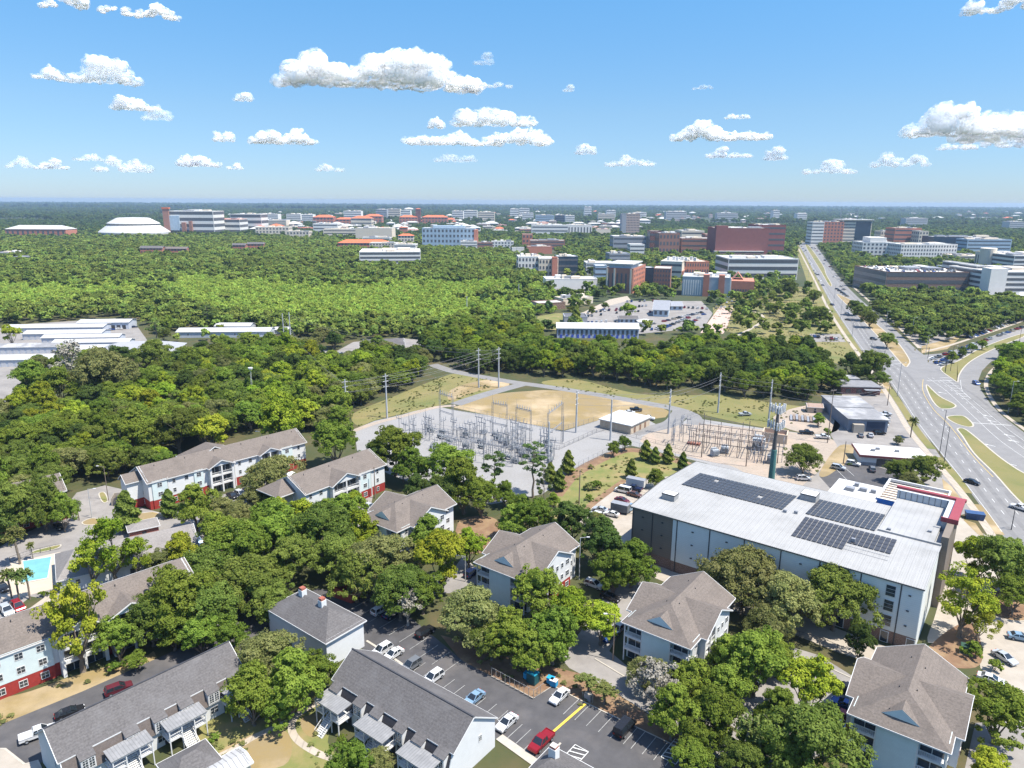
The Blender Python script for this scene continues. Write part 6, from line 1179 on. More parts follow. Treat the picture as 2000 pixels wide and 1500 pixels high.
 (1228, 602, 18, 'maple', 'alone in the campus car park'), (1156, 603, 9, 'green', 'small one at the car park entrance'), (1125, 622, 11, 'cone', 'before the dark flat roofed block', 1), (1182, 595, 9, 'oak', 'at the campus car park entrance'),
 (1862, 693, 12, 'green', 'at the junction beside the queueing cars'), (1880, 686, 10, 'green', 'second one beside the queueing cars'), (1900, 676, 10, 'green', 'third one beside the queueing cars'), (1920, 670, 10, 'green', 'fourth one beside the queueing cars'),
 (200, 722, 62, 'moss', 'tall broad one at the edge of the clearing'), (62, 735, 42, 'green', 'beside the road at the left edge'), (110, 745, 40, 'green', 'left of the tall one by the clearing'), (135, 700, 36, 'bare', 'behind the tall one by the clearing'), (20, 648, 20, 'maple', 'beside the sheds at the left edge'), (300, 690, 34, 'oak', 'covering the right end of the grey hall'), (545, 815, 52, 'maple', 'behind the longest block'), (410, 835, 40, 'maple', 'brightest one behind the longest block'), (345, 830, 52, 'oak', 'behind the left end of the longest block'), (255, 840, 46, 'green', 'third one behind the longest block'),
]
PXC = [(t[0], t[1], t[2]) for t in near]
n0 = 0
for t in near: tree(*t[:4], t[4], *(t[5:]))
for x_, y_, r_, k_, f_, w_ in ((-12, 1062, 7.5, 'oak', 1.3, 'at the left edge before the half hidden block'), (44, 1052, 6.0, 'oak', 1.35, 'before the dark red wall of the half hidden block'), (104, 1031, 5.0, 'green', 1.3, 'at the right corner of the half hidden block'), (163, 1312, 7.2, 'sparse', 1.35, 'tallest before the lower left apartment block'), (236, 1292, 4.6, 'green', 1.1, 'at the end of the dry verge by the rear road'), (300, 1262, 6.5, 'oak', 1.15, 'beside the rear road where the lower left block ends')): TREES.append((*at(x_, y_), k_, r_, w_, f_))
NH = len(TREES)
def fill(poly_px, spacing, seed, px=True, excl=True, jitter=.45, foot=True):
    poly = [at(*p) for p in poly_px] if px else poly_px
    a = np.array(poly); g = np.random.default_rng(seed); x0, y0 = a.min(0); x1, y1 = a.max(0)
    X, Y = np.meshgrid(np.arange(x0, x1, spacing), np.arange(y0, y1, spacing * .87)); X = X + (np.arange(X.shape[0]) % 2)[:, None] * spacing / 2
    P = np.stack([X.ravel(), Y.ravel()], 1) + g.uniform(-jitter, jitter, (X.size, 2)) * spacing
    P = P[inside(P, poly)]
    if excl:
        for s in SHEETS:
            b = np.array(s); c = b.mean(0)
            k = (P[:, 0] > b[:, 0].min() - 5) & (P[:, 0] < b[:, 0].max() + 5) & (P[:, 1] > b[:, 1].min() - 5) & (P[:, 1] < b[:, 1].max() + 5)
            if not k.any(): continue
            idx = np.where(k)[0]; m = np.zeros(len(idx), bool)
            for dx, dy in ((0, 0), (3, 0), (-3, 0), (0, 3), (0, -3)): m |= inside(P[idx] + np.array([dx, dy]), s)
            P = np.delete(P, idx[m], 0)
    if foot:
        for s in FOOT + NEARF:
            b = np.array(s); k = (P[:, 0] > b[:, 0].min()) & (P[:, 0] < b[:, 0].max()) & (P[:, 1] > b[:, 1].min()) & (P[:, 1] < b[:, 1].max()); idx = np.where(k)[0]
            if len(idx): P = np.delete(P, idx[inside(P[idx], s)], 0)
    return P
def mix(P, kinds, weights, rlo, rhi, seed, where):
    g = random.Random(seed)
    for x, y in P:
        # keep off crowns placed by hand
        if any(abs(x - t[0]) < (t[3] + 2.5) * .7 and math.hypot(x - t[0], y - t[1]) < (t[3] + 2.5) * .62 for t in HAND): continue
        c = noise.noise(Vector((x * .012, y * .012, 0))) * .5
        k = kinds[min(len(kinds) - 1, max(0, int((g.random() + c) * len(kinds))))] if weights is None else g.choices(kinds, weights)[0]
        TREES.append((x, y, k, g.uniform(rlo, rhi), where, g.uniform(.85, 1.15)))
HAND = list(TREES)
SHEETS += [[at(*p) for p in q] for q in ([(1075, 660), (1262, 664), (1262, 698), (1075, 690)], [(332, 650), (505, 642), (505, 692), (332, 698)])]
mix(fill([(-260, 1010), (-200, 780), (0, 815), (110, 800), (140, 780), (280, 755), (420, 700), (560, 690), (640, 715), (700, 700), (850, 712), (790, 772), (690, 805), (688, 850), (600, 842), (560, 838), (430, 860), (300, 905), (262, 935), (200, 942), (120, 960), (0, 985)], 7.6, 1),
    ['dark', 'oak', 'green', 'oak', 'moss', 'green', 'maple', 'green'], None, 4.6, 7.4, 2, 'in the wood between the sheds and the apartment blocks')
mix(fill([(270, 665), (300, 640), (420, 640), (520, 632), (640, 650), (560, 672), (400, 690), (300, 720)], 17, 31), ['oak', 'green', 'pine', 'dark'], None, 4.0, 6.0, 32, 'around the pale sheds right of the shed yard')
mix(fill([(60, 720), (240, 700), (360, 702), (500, 694), (560, 676), (650, 665), (700, 690), (640, 712), (500, 700), (420, 700), (280, 760), (140, 775)], 9.5, 3), ['oak', 'dark', 'green', 'moss'], None, 4.3, 6.5, 4, 'in the wood in front of the grey hall')
mix(fill([(880, 718), (845, 705), (805, 672), (820, 655), (1050, 655), (1080, 690), (1250, 697), (1350, 686), (1500, 690), (1580, 700), (1640, 755), (1625, 772), (1560, 790), (1480, 780), (1400, 766), (1300, 762), (1150, 738), (1000, 732), (930, 728)], 8.6, 5),
    ['dark', 'green', 'green', 'maple', 'oak', 'green', 'dark', 'green'], None, 4.8, 7.4, 6, 'in the wood behind the gravel yard')
mix(fill([(1925, 712), (1965, 678), (2060, 665), (2300, 700), (2400, 900), (2100, 885), (2010, 830), (1965, 790), (1945, 765), (1950, 735)], 7.6, 7), ['dark', 'green', 'maple', 'green', 'dark'], None, 4.5, 6.2, 8, 'in the wood at the right edge beside the curved slip road')
mix(fill([(280, 910), (240, 1000), (330, 1150), (470, 1230), (620, 1160), (900, 1140), (860, 1060), (700, 1040), (560, 1010)], 7.0, 21), ['oak', 'green', 'maple', 'moss'], None, 4.4, 6.2, 22, 'in the clump between the apartment blocks')
mix(fill([(1400, 1480), (1620, 1640), (1700, 1560), (1500, 1450)], 8.5, 23, excl=False), ['oak', 'green'], None, 3.6, 5, 24, 'at the bottom edge')
NI = len(TREES)
# everything farther away: separate lists that become woods
FARP = {'right_wood': [], 'far_green': [], 'far_dark': [], 'far_tree': [], 'swamp': [], 'maple': [], 'oakfar': []}
PX = fill([(-700, 680), (-400, 560), (0, 528), (300, 532), (600, 530), (1000, 532), (1090, 560), (1110, 590), (1050, 645), (820, 652), (640, 652), (420, 642), (250, 608), (0, 612), (-200, 640)], 4.0, 9)
gk = random.Random(17)
for x, y in PX:
    n_ = noise.noise(Vector((x * .006, y * .004, 3))) + .5 * noise.noise(Vector((x * .03, y * .03, 7)))
    bx_, by_ = proj(x, y, 0)
    edge = 1 if by_ > 628 - 0.00 * bx_ and bx_ > 200 else 0
    if by_ < 522 + 44 * (gk.random() ** 2.2) + 8 * math.sin(bx_ * .012): k = 'far_dark' if gk.random() < .5 else 'far_green'
    elif n_ < -.32 or (edge and gk.random() < .5): k = 'far_dark' if gk.random() < .5 else 'far_green'
    else: k = 'swamp'
    if k != 'swamp' and gk.random() < .5: continue
    FARP[k].append((x, y, gk.uniform(.5, 1.15) if k == 'swamp' else gk.uniform(.6, .95)))
P = fill([(-300, 690), (-200, 630), (0, 605), (250, 600), (640, 645), (820, 645), (1050, 640), (1060, 656), (800, 668), (640, 668), (420, 650), (300, 655), (270, 625), (0, 634), (-200, 700)], 7.5, 41)
for x, y in P: FARP[gk.choice(('far_dark', 'far_green'))].append((x, y, gk.uniform(.55, .9)))
P = fill([(-900, 560), (-400, 500), (0, 478), (560, 470), (1000, 500), (1010, 535), (600, 535), (0, 532), (-400, 565), (-700, 690)], 10, 10)
for x, y in P: FARP['far_green' if noise.noise(Vector((x * .01, y * .006, 1))) + gk.uniform(-.4, .4) > -.05 else 'far_dark'].append((x, y, gk.uniform(.7, 1.15)))
# campus belt between buildings
P = fill([(900, 590), (1010, 560), (1010, 500), (560, 470), (0, 478), (-500, 505), (-500, 448), (2600, 448), (2600, 640), (2060, 618), (1780, 690), (1700, 610), (1625, 520), (1560, 470), (1550, 560), (1500, 580), (1440, 660), (1380, 660), (1040, 650), (1060, 600)], 12.5, 11)
for x, y in P:
    if noise.noise(Vector((x * .009, y * .009, 5))) < -.42: continue
    FARP[gk.choice(('far_green', 'far_dark', 'far_tree', 'far_green'))].append((x, y, gk.uniform(.6, 1.05)))
P = fill([(1690, 600), (1740, 600), (1860, 590), (2060, 590), (2160, 606), (2000, 628), (1900, 660), (1845, 672), (1795, 680), (1755, 650)], 8.8, 12, excl=False)
for x, y in P: FARP['right_wood'].append((x, y, gk.uniform(.7, .95)))
P = fill([(1620, 510), (1700, 515), (1730, 575), (1900, 585), (1900, 600), (1740, 600), (1690, 595), (1660, 555)], 10.5, 13)
for x, y in P: FARP[gk.choice(('far_green', 'far_dark'))].append((x, y, gk.uniform(.65, .95)))
# horizon woods out to nine kilometres, thinning patchwork, then big clumps
P = fill([(-2600, 2850), (2600, 2850), (6000, 6600), (-6000, 6600)], 34, 14, px=False, excl=False)
for x, y in P:
    if noise.noise(Vector((x * .0016, y * .0016, 5))) < -.28: continue
    FARP['far_tree'].append((x, y, gk.uniform(1.1, 2.0)))
P = fill([(-1500, 1750), (1500, 1750), (2700, 2900), (-2700, 2900)], 19, 15, px=False, excl=False)
for x, y in P:
    if noise.noise(Vector((x * .003, y * .003, 9))) < -.38: continue
    FARP['far_tree'].append((x, y, gk.uniform(.75, 1.25)))
P = fill([(-6000, 6600), (6000, 6600), (12500, 13900), (-12500, 13900)], 95, 16, px=False, excl=False)
for x, y in P: FARP['far_tree'].append((x, y, gk.uniform(1.8, 3.4)))
# ---- individual trees: the 300 that show largest
allt = sorted(range(NI), key=lambda i: (i >= NH, -TREES[i][3] / (TREES[i][1] + 40)))
seen = {}
GRPN = {}
for rank, i in enumerate(allt):
    x, y, k, r, where, hf = TREES[i]
    pr = PROTO[k]; cme, tme, R0 = pr[i % len(pr)]; s = r / R0; rz = TR.uniform(0, 2 * PI); sz = (s * hf * TR.uniform(.92, 1.08)) if k != 'pine' else TR.uniform(.85, 1.0)
    if k == 'pine': s = max(s, .75)
    if rank < 300:
        lb = LOOK[k] + ' ' + where
        if i >= NH:
            xs_ = sorted(proj(q[0], q[1], 0) for q in TREES[NH:NI] if q[4] == where); u_ = [q[0] for q in xs_]; v_ = sorted(q[1] for q in xs_); pp = proj(x, y, 0); n_ = len(xs_)
            fu = sum(q < pp[0] for q in u_) / n_; fv = sum(q < pp[1] for q in v_) / n_
            lb = ('large ' if r > 6.3 else 'small ' if r < 5.2 else '') + LOOK[k] + ' ' + where.replace('the apartment blocks', 'the flats').replace('beside the curved slip road', '') + ', ' + ('back', 'middle', 'front')[min(2, int(fv * 3))] + ' ' + ('far left', 'left', 'centre', 'right', 'far right')[min(4, int(fu * 5))]
        lb = ' '.join(lb.split()[:16]); hand = i < NH
        t = thing(NAMES[k], lb, 'shrub' if 'shrub' in NAMES[k] else 'palm' if k == 'palm' else 'tree', (x, y, 0), rz, None if hand else LOOK[k] + 's ' + where, (s, s, sz))
        link('crown', cme, t); link('trunk', tme, t)
    else:
        GRPN.setdefault(k, []).append((x, y, s, sz, rz, i % len(pr)))
def gn_scatter(name, label, pts, coll_meshes):
    """pts: x, y, scale xy, scale z, rotation, index. One stuff object that instances the crowns."""
    col = bpy.data.collections.new(name + '_crowns')
    for j, me_list in enumerate(coll_meshes):
        o = bpy.data.objects.new('%s_%02d' % (name, j), me_list); col.objects.link(o)
    P = np.array(pts, dtype=np.float32); n = len(P)
    d = bpy.data.meshes.new(name); d.vertices.add(n); co = np.zeros((n, 3), np.float32); co[:, :2] = P[:, :2]; d.vertices.foreach_set('co', co.ravel())
    for nm, arr in (('rot', np.stack([P[:, 4] * 0, P[:, 4] * 0, P[:, 4]], 1)), ('scl', np.stack([P[:, 2], P[:, 2], P[:, 3]], 1))):
        a = d.attributes.new(nm, 'FLOAT_VECTOR', 'POINT'); a.data.foreach_set('vector', arr.astype(np.float32).ravel())
    a = d.attributes.new('idx', 'INT', 'POINT'); a.data.foreach_set('value', P[:, 5].astype(np.int32))
    o = link(name, d); tag(o, label, None, None, 'stuff')
    ng = bpy.data.node_groups.new(name, 'GeometryNodeTree')
    ng.interface.new_socket('Geometry', in_out='INPUT', socket_type='NodeSocketGeometry'); ng.interface.new_socket('Geometry', in_out='OUTPUT', socket_type='NodeSocketGeometry')
    N = ng.nodes; L = ng.links; gi = N.new('NodeGroupInput'); go = N.new('NodeGroupOutput'); ip = N.new('GeometryNodeInstanceOnPoints'); ci = N.new('GeometryNodeCollectionInfo')
    ci.inputs['Collection'].default_value = col; ci.inputs['Separate Children'].default_value = True; ci.inputs['Reset Children'].default_value = True
    ip.inputs['Pick Instance'].default_value = True
    def na(nm, ty):
        q = N.new('GeometryNodeInputNamedAttribute'); q.data_type = ty; q.inputs['Name'].default_value = nm; return q.outputs['Attribute']
    L.new(gi.outputs[0], ip.inputs['Points']); L.new(ci.outputs[0], ip.inputs['Instance'])
    L.new(na('idx', 'INT'), ip.inputs['Instance Index']); L.new(na('rot', 'FLOAT_VECTOR'), ip.inputs['Rotation']); L.new(na('scl', 'FLOAT_VECTOR'), ip.inputs['Scale'])
    L.new(ip.outputs[0], go.inputs[0]); md = o.modifiers.new('scatter', 'NODES'); md.node_group = ng
    return o
# remaining mid-distance trees of each kind
def joinmesh(a, b):
    """crown and trunk as one mesh for the mass woods."""
    bm = bpy.data.meshes.new('tree_mass'); import bmesh
    m = bmesh.new(); m.from_mesh(a); k = len(m.faces); m.from_mesh(b); m.faces.ensure_lookup_table()
    for f in m.faces[k:]: f.material_index = 1
    m.to_mesh(bm); m.free(); bm.materials.append(a.materials[0]); bm.materials.append(b.materials[0]); return bm
pts = []; ms = []
for k in GRPN:
    off = len(ms); ms += [joinmesh(c, t) for c, t, _ in PROTO[k]]
    pts += [(x, y, s, sz, rz, off + j) for x, y, s, sz, rz, j in GRPN[k]]
if pts: gn_scatter('mixed_wood', 'mixed broadleaf wood around the gravel yard, beyond the nearest trees', pts, ms)
def tufts():
    pts = []
    for poly in ([(700, 832), (690, 808), (760, 778), (860, 738), (895, 730), (985, 745), (880, 787), (735, 820)], [(1060, 745), (1130, 742), (1240, 768), (1420, 772), (1590, 800), (1560, 834), (1400, 816), (1240, 782), (1080, 756)], [(1045, 1010), (1120, 922), (1235, 875), (1345, 903), (1235, 950), (1110, 1030)], [(1395, 640), (1392, 600), (1480, 562), (1570, 560), (1690, 705), (1450, 655)], [(-80, 1450), (-40, 1380), (150, 1318), (290, 1290), (0, 1418)], [(860, 1240), (1150, 1320), (1430, 1510), (1245, 1421), (960, 1320)], [(380, 1540), (440, 1400), (640, 1370), (640, 1540)]):
        for x, y in fill(poly, 1.9, len(pts), excl=False, foot=False):
            if noise.noise(Vector((x * .12, y * .12, 2))) > gk.uniform(-.1, .5): s = gk.uniform(.15, .55); pts.append((x, y, s, s * gk.uniform(.35, .7), gk.uniform(0, 6), gk.randrange(3, 5)))
    gn_scatter('weed_tufts', 'low weeds and rough tufts scattered over the open grass', pts, [c for c, t, _ in PROTO['shrub'] + PROTO['drygreen']])
tufts()
def bulk(name, label, keys):
    pts = []; ms = []
    for k in keys:
        off = len(ms); ms += [c for c, t, _ in PROTO[k]]; n = len(PROTO[k])
        pts += [(x, y, s, s * gk.uniform(.8, 1.25), gk.uniform(0, 6.28), off + gk.randrange(n)) for x, y, s in FARP[k]]
    gn_scatter(name, label, pts, ms)
for x, y in fill([(1420, 610), (1500, 572), (1575, 565), (1640, 650), (1560, 690), (1450, 655)], 19, 51, excl=False): FARP['far_dark'].append((x, y, gk.uniform(.55, .95)))
for x, y in fill([(300, 655), (332, 648), (505, 642), (505, 690), (332, 698)], 17, 61, excl=False): FARP['far_green'].append((x, y, gk.uniform(.45, .7)))
bulk('car_park_wood', 'rounded trees standing in rows over the car park right of the main road', ['right_wood'])
bulk('swamp_thicket', 'bright yellow green willow thicket of the wetland', ['swamp'])
bulk('distant_woods', 'darker green woods around the wetland and between the campus buildings', ['far_green', 'far_dark'])
bulk('horizon_woods', 'blue green woods stretching to the horizon', ['far_tree'])
# ================================================================== vehicles
CARC = {'white': (.70, .70, .69), 'silver': (.42, .44, .46), 'grey': (.16, .17, .18), 'black': (.018, .018, .02), 'blue': (.02, .07, .26), 'navy': (.015, .025, .07), 'red': (.25, .012, .018), 'maroon': (.12, .02, .03), 'brown': (.12, .06, .045), 'skyblue': (.22, .34, .46), 'beige': (.42, .37, .29)}
CGL = mat('car_glass', (.015, .02, .025), .08, .1, 1, spec=.8); HLAMP = mat('lamp_lens', (.75, .75, .72), .2, .05, 1, spec=.6); TLAMP = mat('tail_lamp_red', (.4, .01, .01), .3)
PROF = {  # profile of the lower body and of the glasshouse: x along the car (front = +)
 'sedan': ([(-2.3, .35), (-2.35, .8), (-2.2, .98), (-1.5, 1.0), (1.0, .95), (2.05, .78), (2.3, .6), (2.3, .32)], [(-1.75, .96), (-1.1, 1.40), (.15, 1.44), (1.05, .93)], 1.80),
 'suv': ([(-2.3, .38), (-2.35, .9), (-2.28, 1.05), (1.05, 1.05), (2.1, .95), (2.3, .75), (2.3, .35)], [(-2.22, 1.03), (-1.95, 1.66), (.25, 1.70), (1.15, 1.03)], 1.88),
 'pickup': ([(-2.75, .5), (-2.75, 1.05), (-.75, 1.08), (1.35, 1.08), (2.5, 1.02), (2.7, .8), (2.7, .45)], [(-.78, 1.05), (-.6, 1.78), (.6, 1.80), (1.4, 1.06)], 1.96),
 'van': ([(-2.6, .4), (-2.65, 1.1), (1.6, 1.1), (2.3, 1.0), (2.6, .8), (2.6, .4)], [(-2.6, 1.08), (-2.55, 2.1), (1.0, 2.15), (1.9, 1.08)], 1.96)}
CM = {}
def car_meshes(kind, c):
    if (kind, c) in CM: return CM[(kind, c)]
    lo, up, W = PROF[kind]; pm = car_paint('paint_' + c, CARC[c]); hw = W / 2
    mb = MB(); n = len(lo)
    mb.add([(x, -hw * (.93 if z < .5 or abs(x) > 2.1 else 1), z) for x, z in lo] + [(x, hw * (.93 if z < .5 or abs(x) > 2.1 else 1), z) for x, z in lo], [(i, (i + 1) % n, n + (i + 1) % n, n + i) for i in range(n)] + [tuple(range(n))[::-1], tuple(range(n, 2 * n))])
    m4 = len(up); hi = hw * .76
    P0 = [(x, -(hw * .95 if z < 1.2 else hi), z) for x, z in up]; P1 = [(x, -y, z) for x, y, z in P0]
    rf = MB().add([(up[1][0] + .05, -hi + .03, up[1][1] + .03), (up[2][0] - .05, -hi + .03, up[2][1] + .03), (up[2][0] - .05, hi - .03, up[2][1] + .03), (up[1][0] + .05, hi - .03, up[1][1] + .03),
                   (up[1][0], -hi - .01, up[1][1] - .03), (up[2][0], -hi - .01, up[2][1] - .03), (up[2][0], hi + .01, up[2][1] - .03), (up[1][0], hi + .01, up[1][1] - .03)], [(0, 1, 2, 3), (0, 4, 5, 1), (1, 5, 6, 2), (2, 6, 7, 3), (3, 7, 4, 0)])
    mb.add(rf.v, rf.f)
    for s in (-1, 1):
        for a, b in ((0, 1), (3, 2)): mb.bar((up[a][0], s * hw * .95, up[a][1]), (up[b][0], s * hi, up[b][1]), .1, .08)
        xm = (up[1][0] + up[2][0]) / 2; mb.bar((xm, s * hw * .96, up[0][1]), (xm, s * (hi + .01), up[1][1]), .09, .05); mb.box(.9, s * hw - .08 + s * .1, .95, 1.05, s * hw + .08 + s * .1, 1.08)
    if kind == 'pickup': mb.box(-2.7, -hw + .02, 1.0, -.85, -hw + .12, 1.16).box(-2.7, hw - .12, 1.0, -.85, hw - .02, 1.16).box(-2.75, -hw + .02, 1.0, -2.65, hw - .02, 1.16)
    body = mb.me('body', pm)
    gl = MB().add(P0 + P1, [(i, (i + 1) % m4, m4 + (i + 1) % m4, m4 + i) for i in range(m4)] + [tuple(range(m4))[::-1], tuple(range(m4, 2 * m4))]).me('glasshouse', CGL)
    wh = MB().cyl((0, -.11, 0), (0, .11, 0), .34, n=14).me('wheel', TYRE); hub = MB().cyl((0, -.125, 0), (0, .125, 0), .19, n=10).me('rim', STEEL)
    hl = MB().box(0, 0, 0, .08, .36, .14).me('headlight', HLAMP); tl = MB().box(0, 0, 0, .06, .3, .2).me('tail_light', TLAMP)
    CM[(kind, c)] = (body, gl, wh, hub, hl, tl, max(x for x, z in lo), min(x for x, z in lo), hw); return CM[(kind, c)]
NCAR = {'sedan': 'saloon_car', 'suv': 'suv_car', 'pickup': 'pickup_truck', 'van': 'van'}
def car(px, py, az, kind, c, label, group=None, full=True, z=0.14, xy=None, s=1.0):
    body, gl, wh, hub, hl, tl, xf, xb, hw = car_meshes(kind, c); x, y = xy or at(px, py)
    cat = {'pickup': 'pickup truck', 'van': 'van'}.get(kind, 'car')
    if full:
        t = thing(NCAR[kind], label, cat, (x, y, z), PI / 2 - R(az), group, (s, s, s))
        link('body', body, t); link('glasshouse', gl, t)
        for wx in (xf * .62, xb * .62):
            for sy in (-1, 1): w_ = link('wheel', wh, t, (wx, sy * (hw - .1), .34)); link('rim', hub, w_)
        for sy in (-1, 1): link('headlight', hl, t, (xf - .12, sy * hw * .62 - .18, .62)); link('tail_light', tl, t, (xb - .02, sy * hw * .68 - .15, .72))
    else:
        k = ('far', kind, c)
        if k not in CM:
            m = bpy.data.meshes.new('body'); V = np.concatenate([np.array([v.co for v in b.vertices]) for b in (body, gl)]); nb = len(body.vertices)
            m.from_pydata(V.tolist(), [], [tuple(p.vertices) for p in body.polygons] + [tuple(i + nb for i in p.vertices) for p in gl.polygons])
            m.materials.append(body.materials[0]); m.materials.append(CGL)
            for i, p in enumerate(m.polygons): p.material_index = 1 if i >= len(body.polygons) else 0
            CM[k] = m
        tag(link(NCAR[kind], CM[k], None, (x, y, z), PI / 2 - R(az)), label, cat, group)
for a in (
 (744, 1197, 38, 'suv', 'white', 'white suv parked under the half bare tree, uppermost in the dark car park'), (766, 1204, 38, 'sedan', 'navy', 'navy blue car parked right beside the white suv under the tree'), (831, 1240, 38, 'suv', 'black', 'black car alone at the shaded side of the dark car park'),
 (746, 1276, 218, 'suv', 'white', 'white car next to the hipped block, left of the pair behind the roof'), (768, 1284, 218, 'sedan', 'white', 'white car with dark sunroof, right of the pair behind the roof'), (803, 1306, 218, 'suv', 'grey', 'grey car behind the slate roof, between the white ones'), (846, 1330, 218, 'suv', 'white', 'white car alone behind the middle of the slate roof'), (926, 1370, 218, 'sedan', 'skyblue', 'pale blue car behind the slate roof'),
 (990, 1418, 218, 'sedan', 'white', 'white car with black glass beside the white gable end'), (1093, 1366, 218, 'sedan', 'white', 'white saloon parked nose out next to the blue bins'), (1057, 1456, 218, 'pickup', 'red', 'dark red pickup beside the white chimney'), (1220, 1428, 38, 'van', 'black', 'dark blue grey minivan shaded by the tree near the bottom'), (1368, 1498, 38, 'suv', 'black', 'black car cut by the bottom edge beside the hatched bay'),
 (1190, 1247, 218, 'sedan', 'blue', 'blue car beside the lamp left of the middle apartment block'), (1206, 1235, 218, 'suv', 'silver', 'silver car behind the blue one by the middle apartment block'), (1160, 1147, 127, 'suv', 'white', 'white suv right of the fourth apartment block'), (922, 1124, 38, 'suv', 'navy', 'dark blue car at the left corner of the fourth apartment block'), (1192, 1172, 127, 'sedan', 'black', 'black car under the left eave of the middle apartment block'),
 (1648, 1352, 307, 'suv', 'black', 'black suv left of the lower right apartment block'), (1648, 1382, 307, 'sedan', 'blue', 'blue car left of the lower right apartment block'), (1640, 1402, 307, 'sedan', 'red', 'red car almost hidden left of the lower right apartment block'), (1477, 1338, 38, 'sedan', 'silver', 'silver car under the trees before the yellow green maple'), (1628, 1418, 307, 'sedan', 'skyblue', 'pale car mostly hidden by the large bottom oak'),
 (1961, 1290, 160, 'sedan', 'silver', 'silver car driving on the pale side car park'), (1992, 1250, 110, 'sedan', 'skyblue', 'pale blue car parked at the right edge'), (1935, 1333, 127, 'sedan', 'white', 'white car peeping out above the right edge tree'),
 (1216, 962, 300, 'van', 'white', 'white van beside the box trailer in the storage car park'), (1215, 981, 127, 'sedan', 'maroon', 'dark maroon car in the storage car park'), (1229, 998, 217, 'suv', 'skyblue', 'pale blue car nearest the dark storage wall'), (1194, 1008, 300, 'sedan', 'white', 'white saloon in front of the grey trailer'), (1172, 999, 300, 'sedan', 'silver', 'silver car behind the grey trailer'), (1162, 1010, 300, 'suv', 'white', 'white car at the corner of the storage car park'), (1240, 970, 127, 'sedan', 'brown', 'brown car behind the storage roof edge'), (1237, 958, 300, 'pickup', 'navy', 'navy pickup beside the box trailer'),
 (327, 1046, 60, 'sedan', 'red', 'bright red saloon driving past the mail kiosk'), (384, 1060, 140, 'suv', 'skyblue', 'pale blue grey car under the trees right of the red saloon'), (116, 1033, 130, 'sedan', 'black', 'black car before the dark red ground floor'), (296, 1100, 130, 'sedan', 'white', 'white car right of the clubhouse'), (188, 1128, 130, 'sedan', 'skyblue', 'pale car between the clubhouse and the tan roof'), (36, 1190, 130, 'suv', 'red', 'red car beyond the tan roof at the left'), (14, 1198, 130, 'suv', 'silver', 'silver car beside the red one beyond the tan roof'), (6, 1152, 130, 'sedan', 'black', 'black car by the pool at the left edge'),
 (454, 972, 130, 'sedan', 'black', 'black car left of three before the longest block'), (470, 969, 130, 'suv', 'silver', 'silver car between two dark ones before the longest block'), (486, 962, 130, 'sedan', 'navy', 'dark car right of three before the longest block'),
 (723, 995, 130, 'suv', 'silver', 'silver car between the second and third block'), (698, 1008, 130, 'suv', 'white', 'white car between the second and third block'), (716, 1019, 130, 'suv', 'black', 'black car touching the eave of the third block'),
 (233, 1352, 53, 'suv', 'maroon', 'dark red car seen over the left slate roof'), (138, 1398, 53, 'sedan', 'black', 'black car seen over the left slate roof'), (76, 1440, 53, 'pickup', 'white', 'white pickup at the end of the left slate terrace'),
 (1637, 917, 127, 'suv', 'silver', 'silver car left of two in the cafe lot'), (1666, 909, 127, 'suv', 'white', 'white car in the cafe lot beside the dry grass'), (1703, 920, 20, 'suv', 'grey', 'grey car before the cafe front'), (1569, 938, 95, 'suv', 'white', 'white suv parked below the lone oak by the cell tower'), (1575, 848, 100, 'pickup', 'black', 'black flatbed pickup behind the enclosure'), (1607, 857, 100, 'pickup', 'white', 'white pickup in front of the black flatbed'),
 (1717, 849, 95, 'suv', 'black', 'black suv in the workshop car park'), (1681, 853, 20, 'sedan', 'grey', 'grey car left before the workshop annexe'), (1700, 853, 20, 'sedan', 'silver', 'silver car second before the workshop annexe'), (1722, 834, 95, 'pickup', 'white', 'nearest white pickup in the row beside the workshop'), (1724, 826, 95, 'pickup', 'white', 'second white pickup in the row beside the workshop'), (1726, 819, 95, 'van', 'white', 'third white van in the row beside the workshop'), (1728, 812, 95, 'pickup', 'silver', 'farthest silver pickup in the row beside the workshop'),
 (1898, 945, 145, 'sedan', 'black', 'black car driving on the near carriageway of the main road'), (1992, 996, 325, 'pickup', 'white', 'white pickup on the main road at the right edge'), (1906, 751, 185, 'suv', 'blue', 'blue car on the curved slip road'), (1266, 820, 110, 'pickup', 'white', 'white truck beside the control building'), (1242, 803, 100, 'pickup', 'black', 'black trailer behind the control building roof'), (1455, 812, 80, 'pickup', 'silver', 'silver truck at the edge of the rough grass'), (1655, 613, 145, 'sedan', 'white', 'white car on the road beside the park lawn'), (1656, 626, 145, 'sedan', 'black', 'black car following the white one beside the park lawn'), (1706, 664, 145, 'suv', 'black', 'black suv on the road near the lone median oak'),
 (1230, 808, 100, 'sedan', 'white', 'white car half behind the control building'), ):
    car(*a, full=True, s=1.0)
rc = random.Random(8); CL = ['white', 'white', 'silver', 'grey', 'black', 'black', 'blue', 'red', 'beige', 'silver', 'navy']
def row(p, q, n, az, group, label, jit=.3, gap=.12, z=.06):
    (x0, y0), (x1, y1) = at(*p), at(*q)
    for i in range(n):
        if rc.random() < gap: continue
        t = (i + rc.uniform(-jit, jit) * .5) / max(n - 1, 1); c = rc.choice(CL); k = rc.choice(('sedan', 'sedan', 'suv', 'suv', 'pickup'))
        car(0, 0, az, k, c, label % c.replace('skyblue', 'pale blue'), group, False, z, (x0 + (x1 - x0) * t, y0 + (y1 - y0) * t))
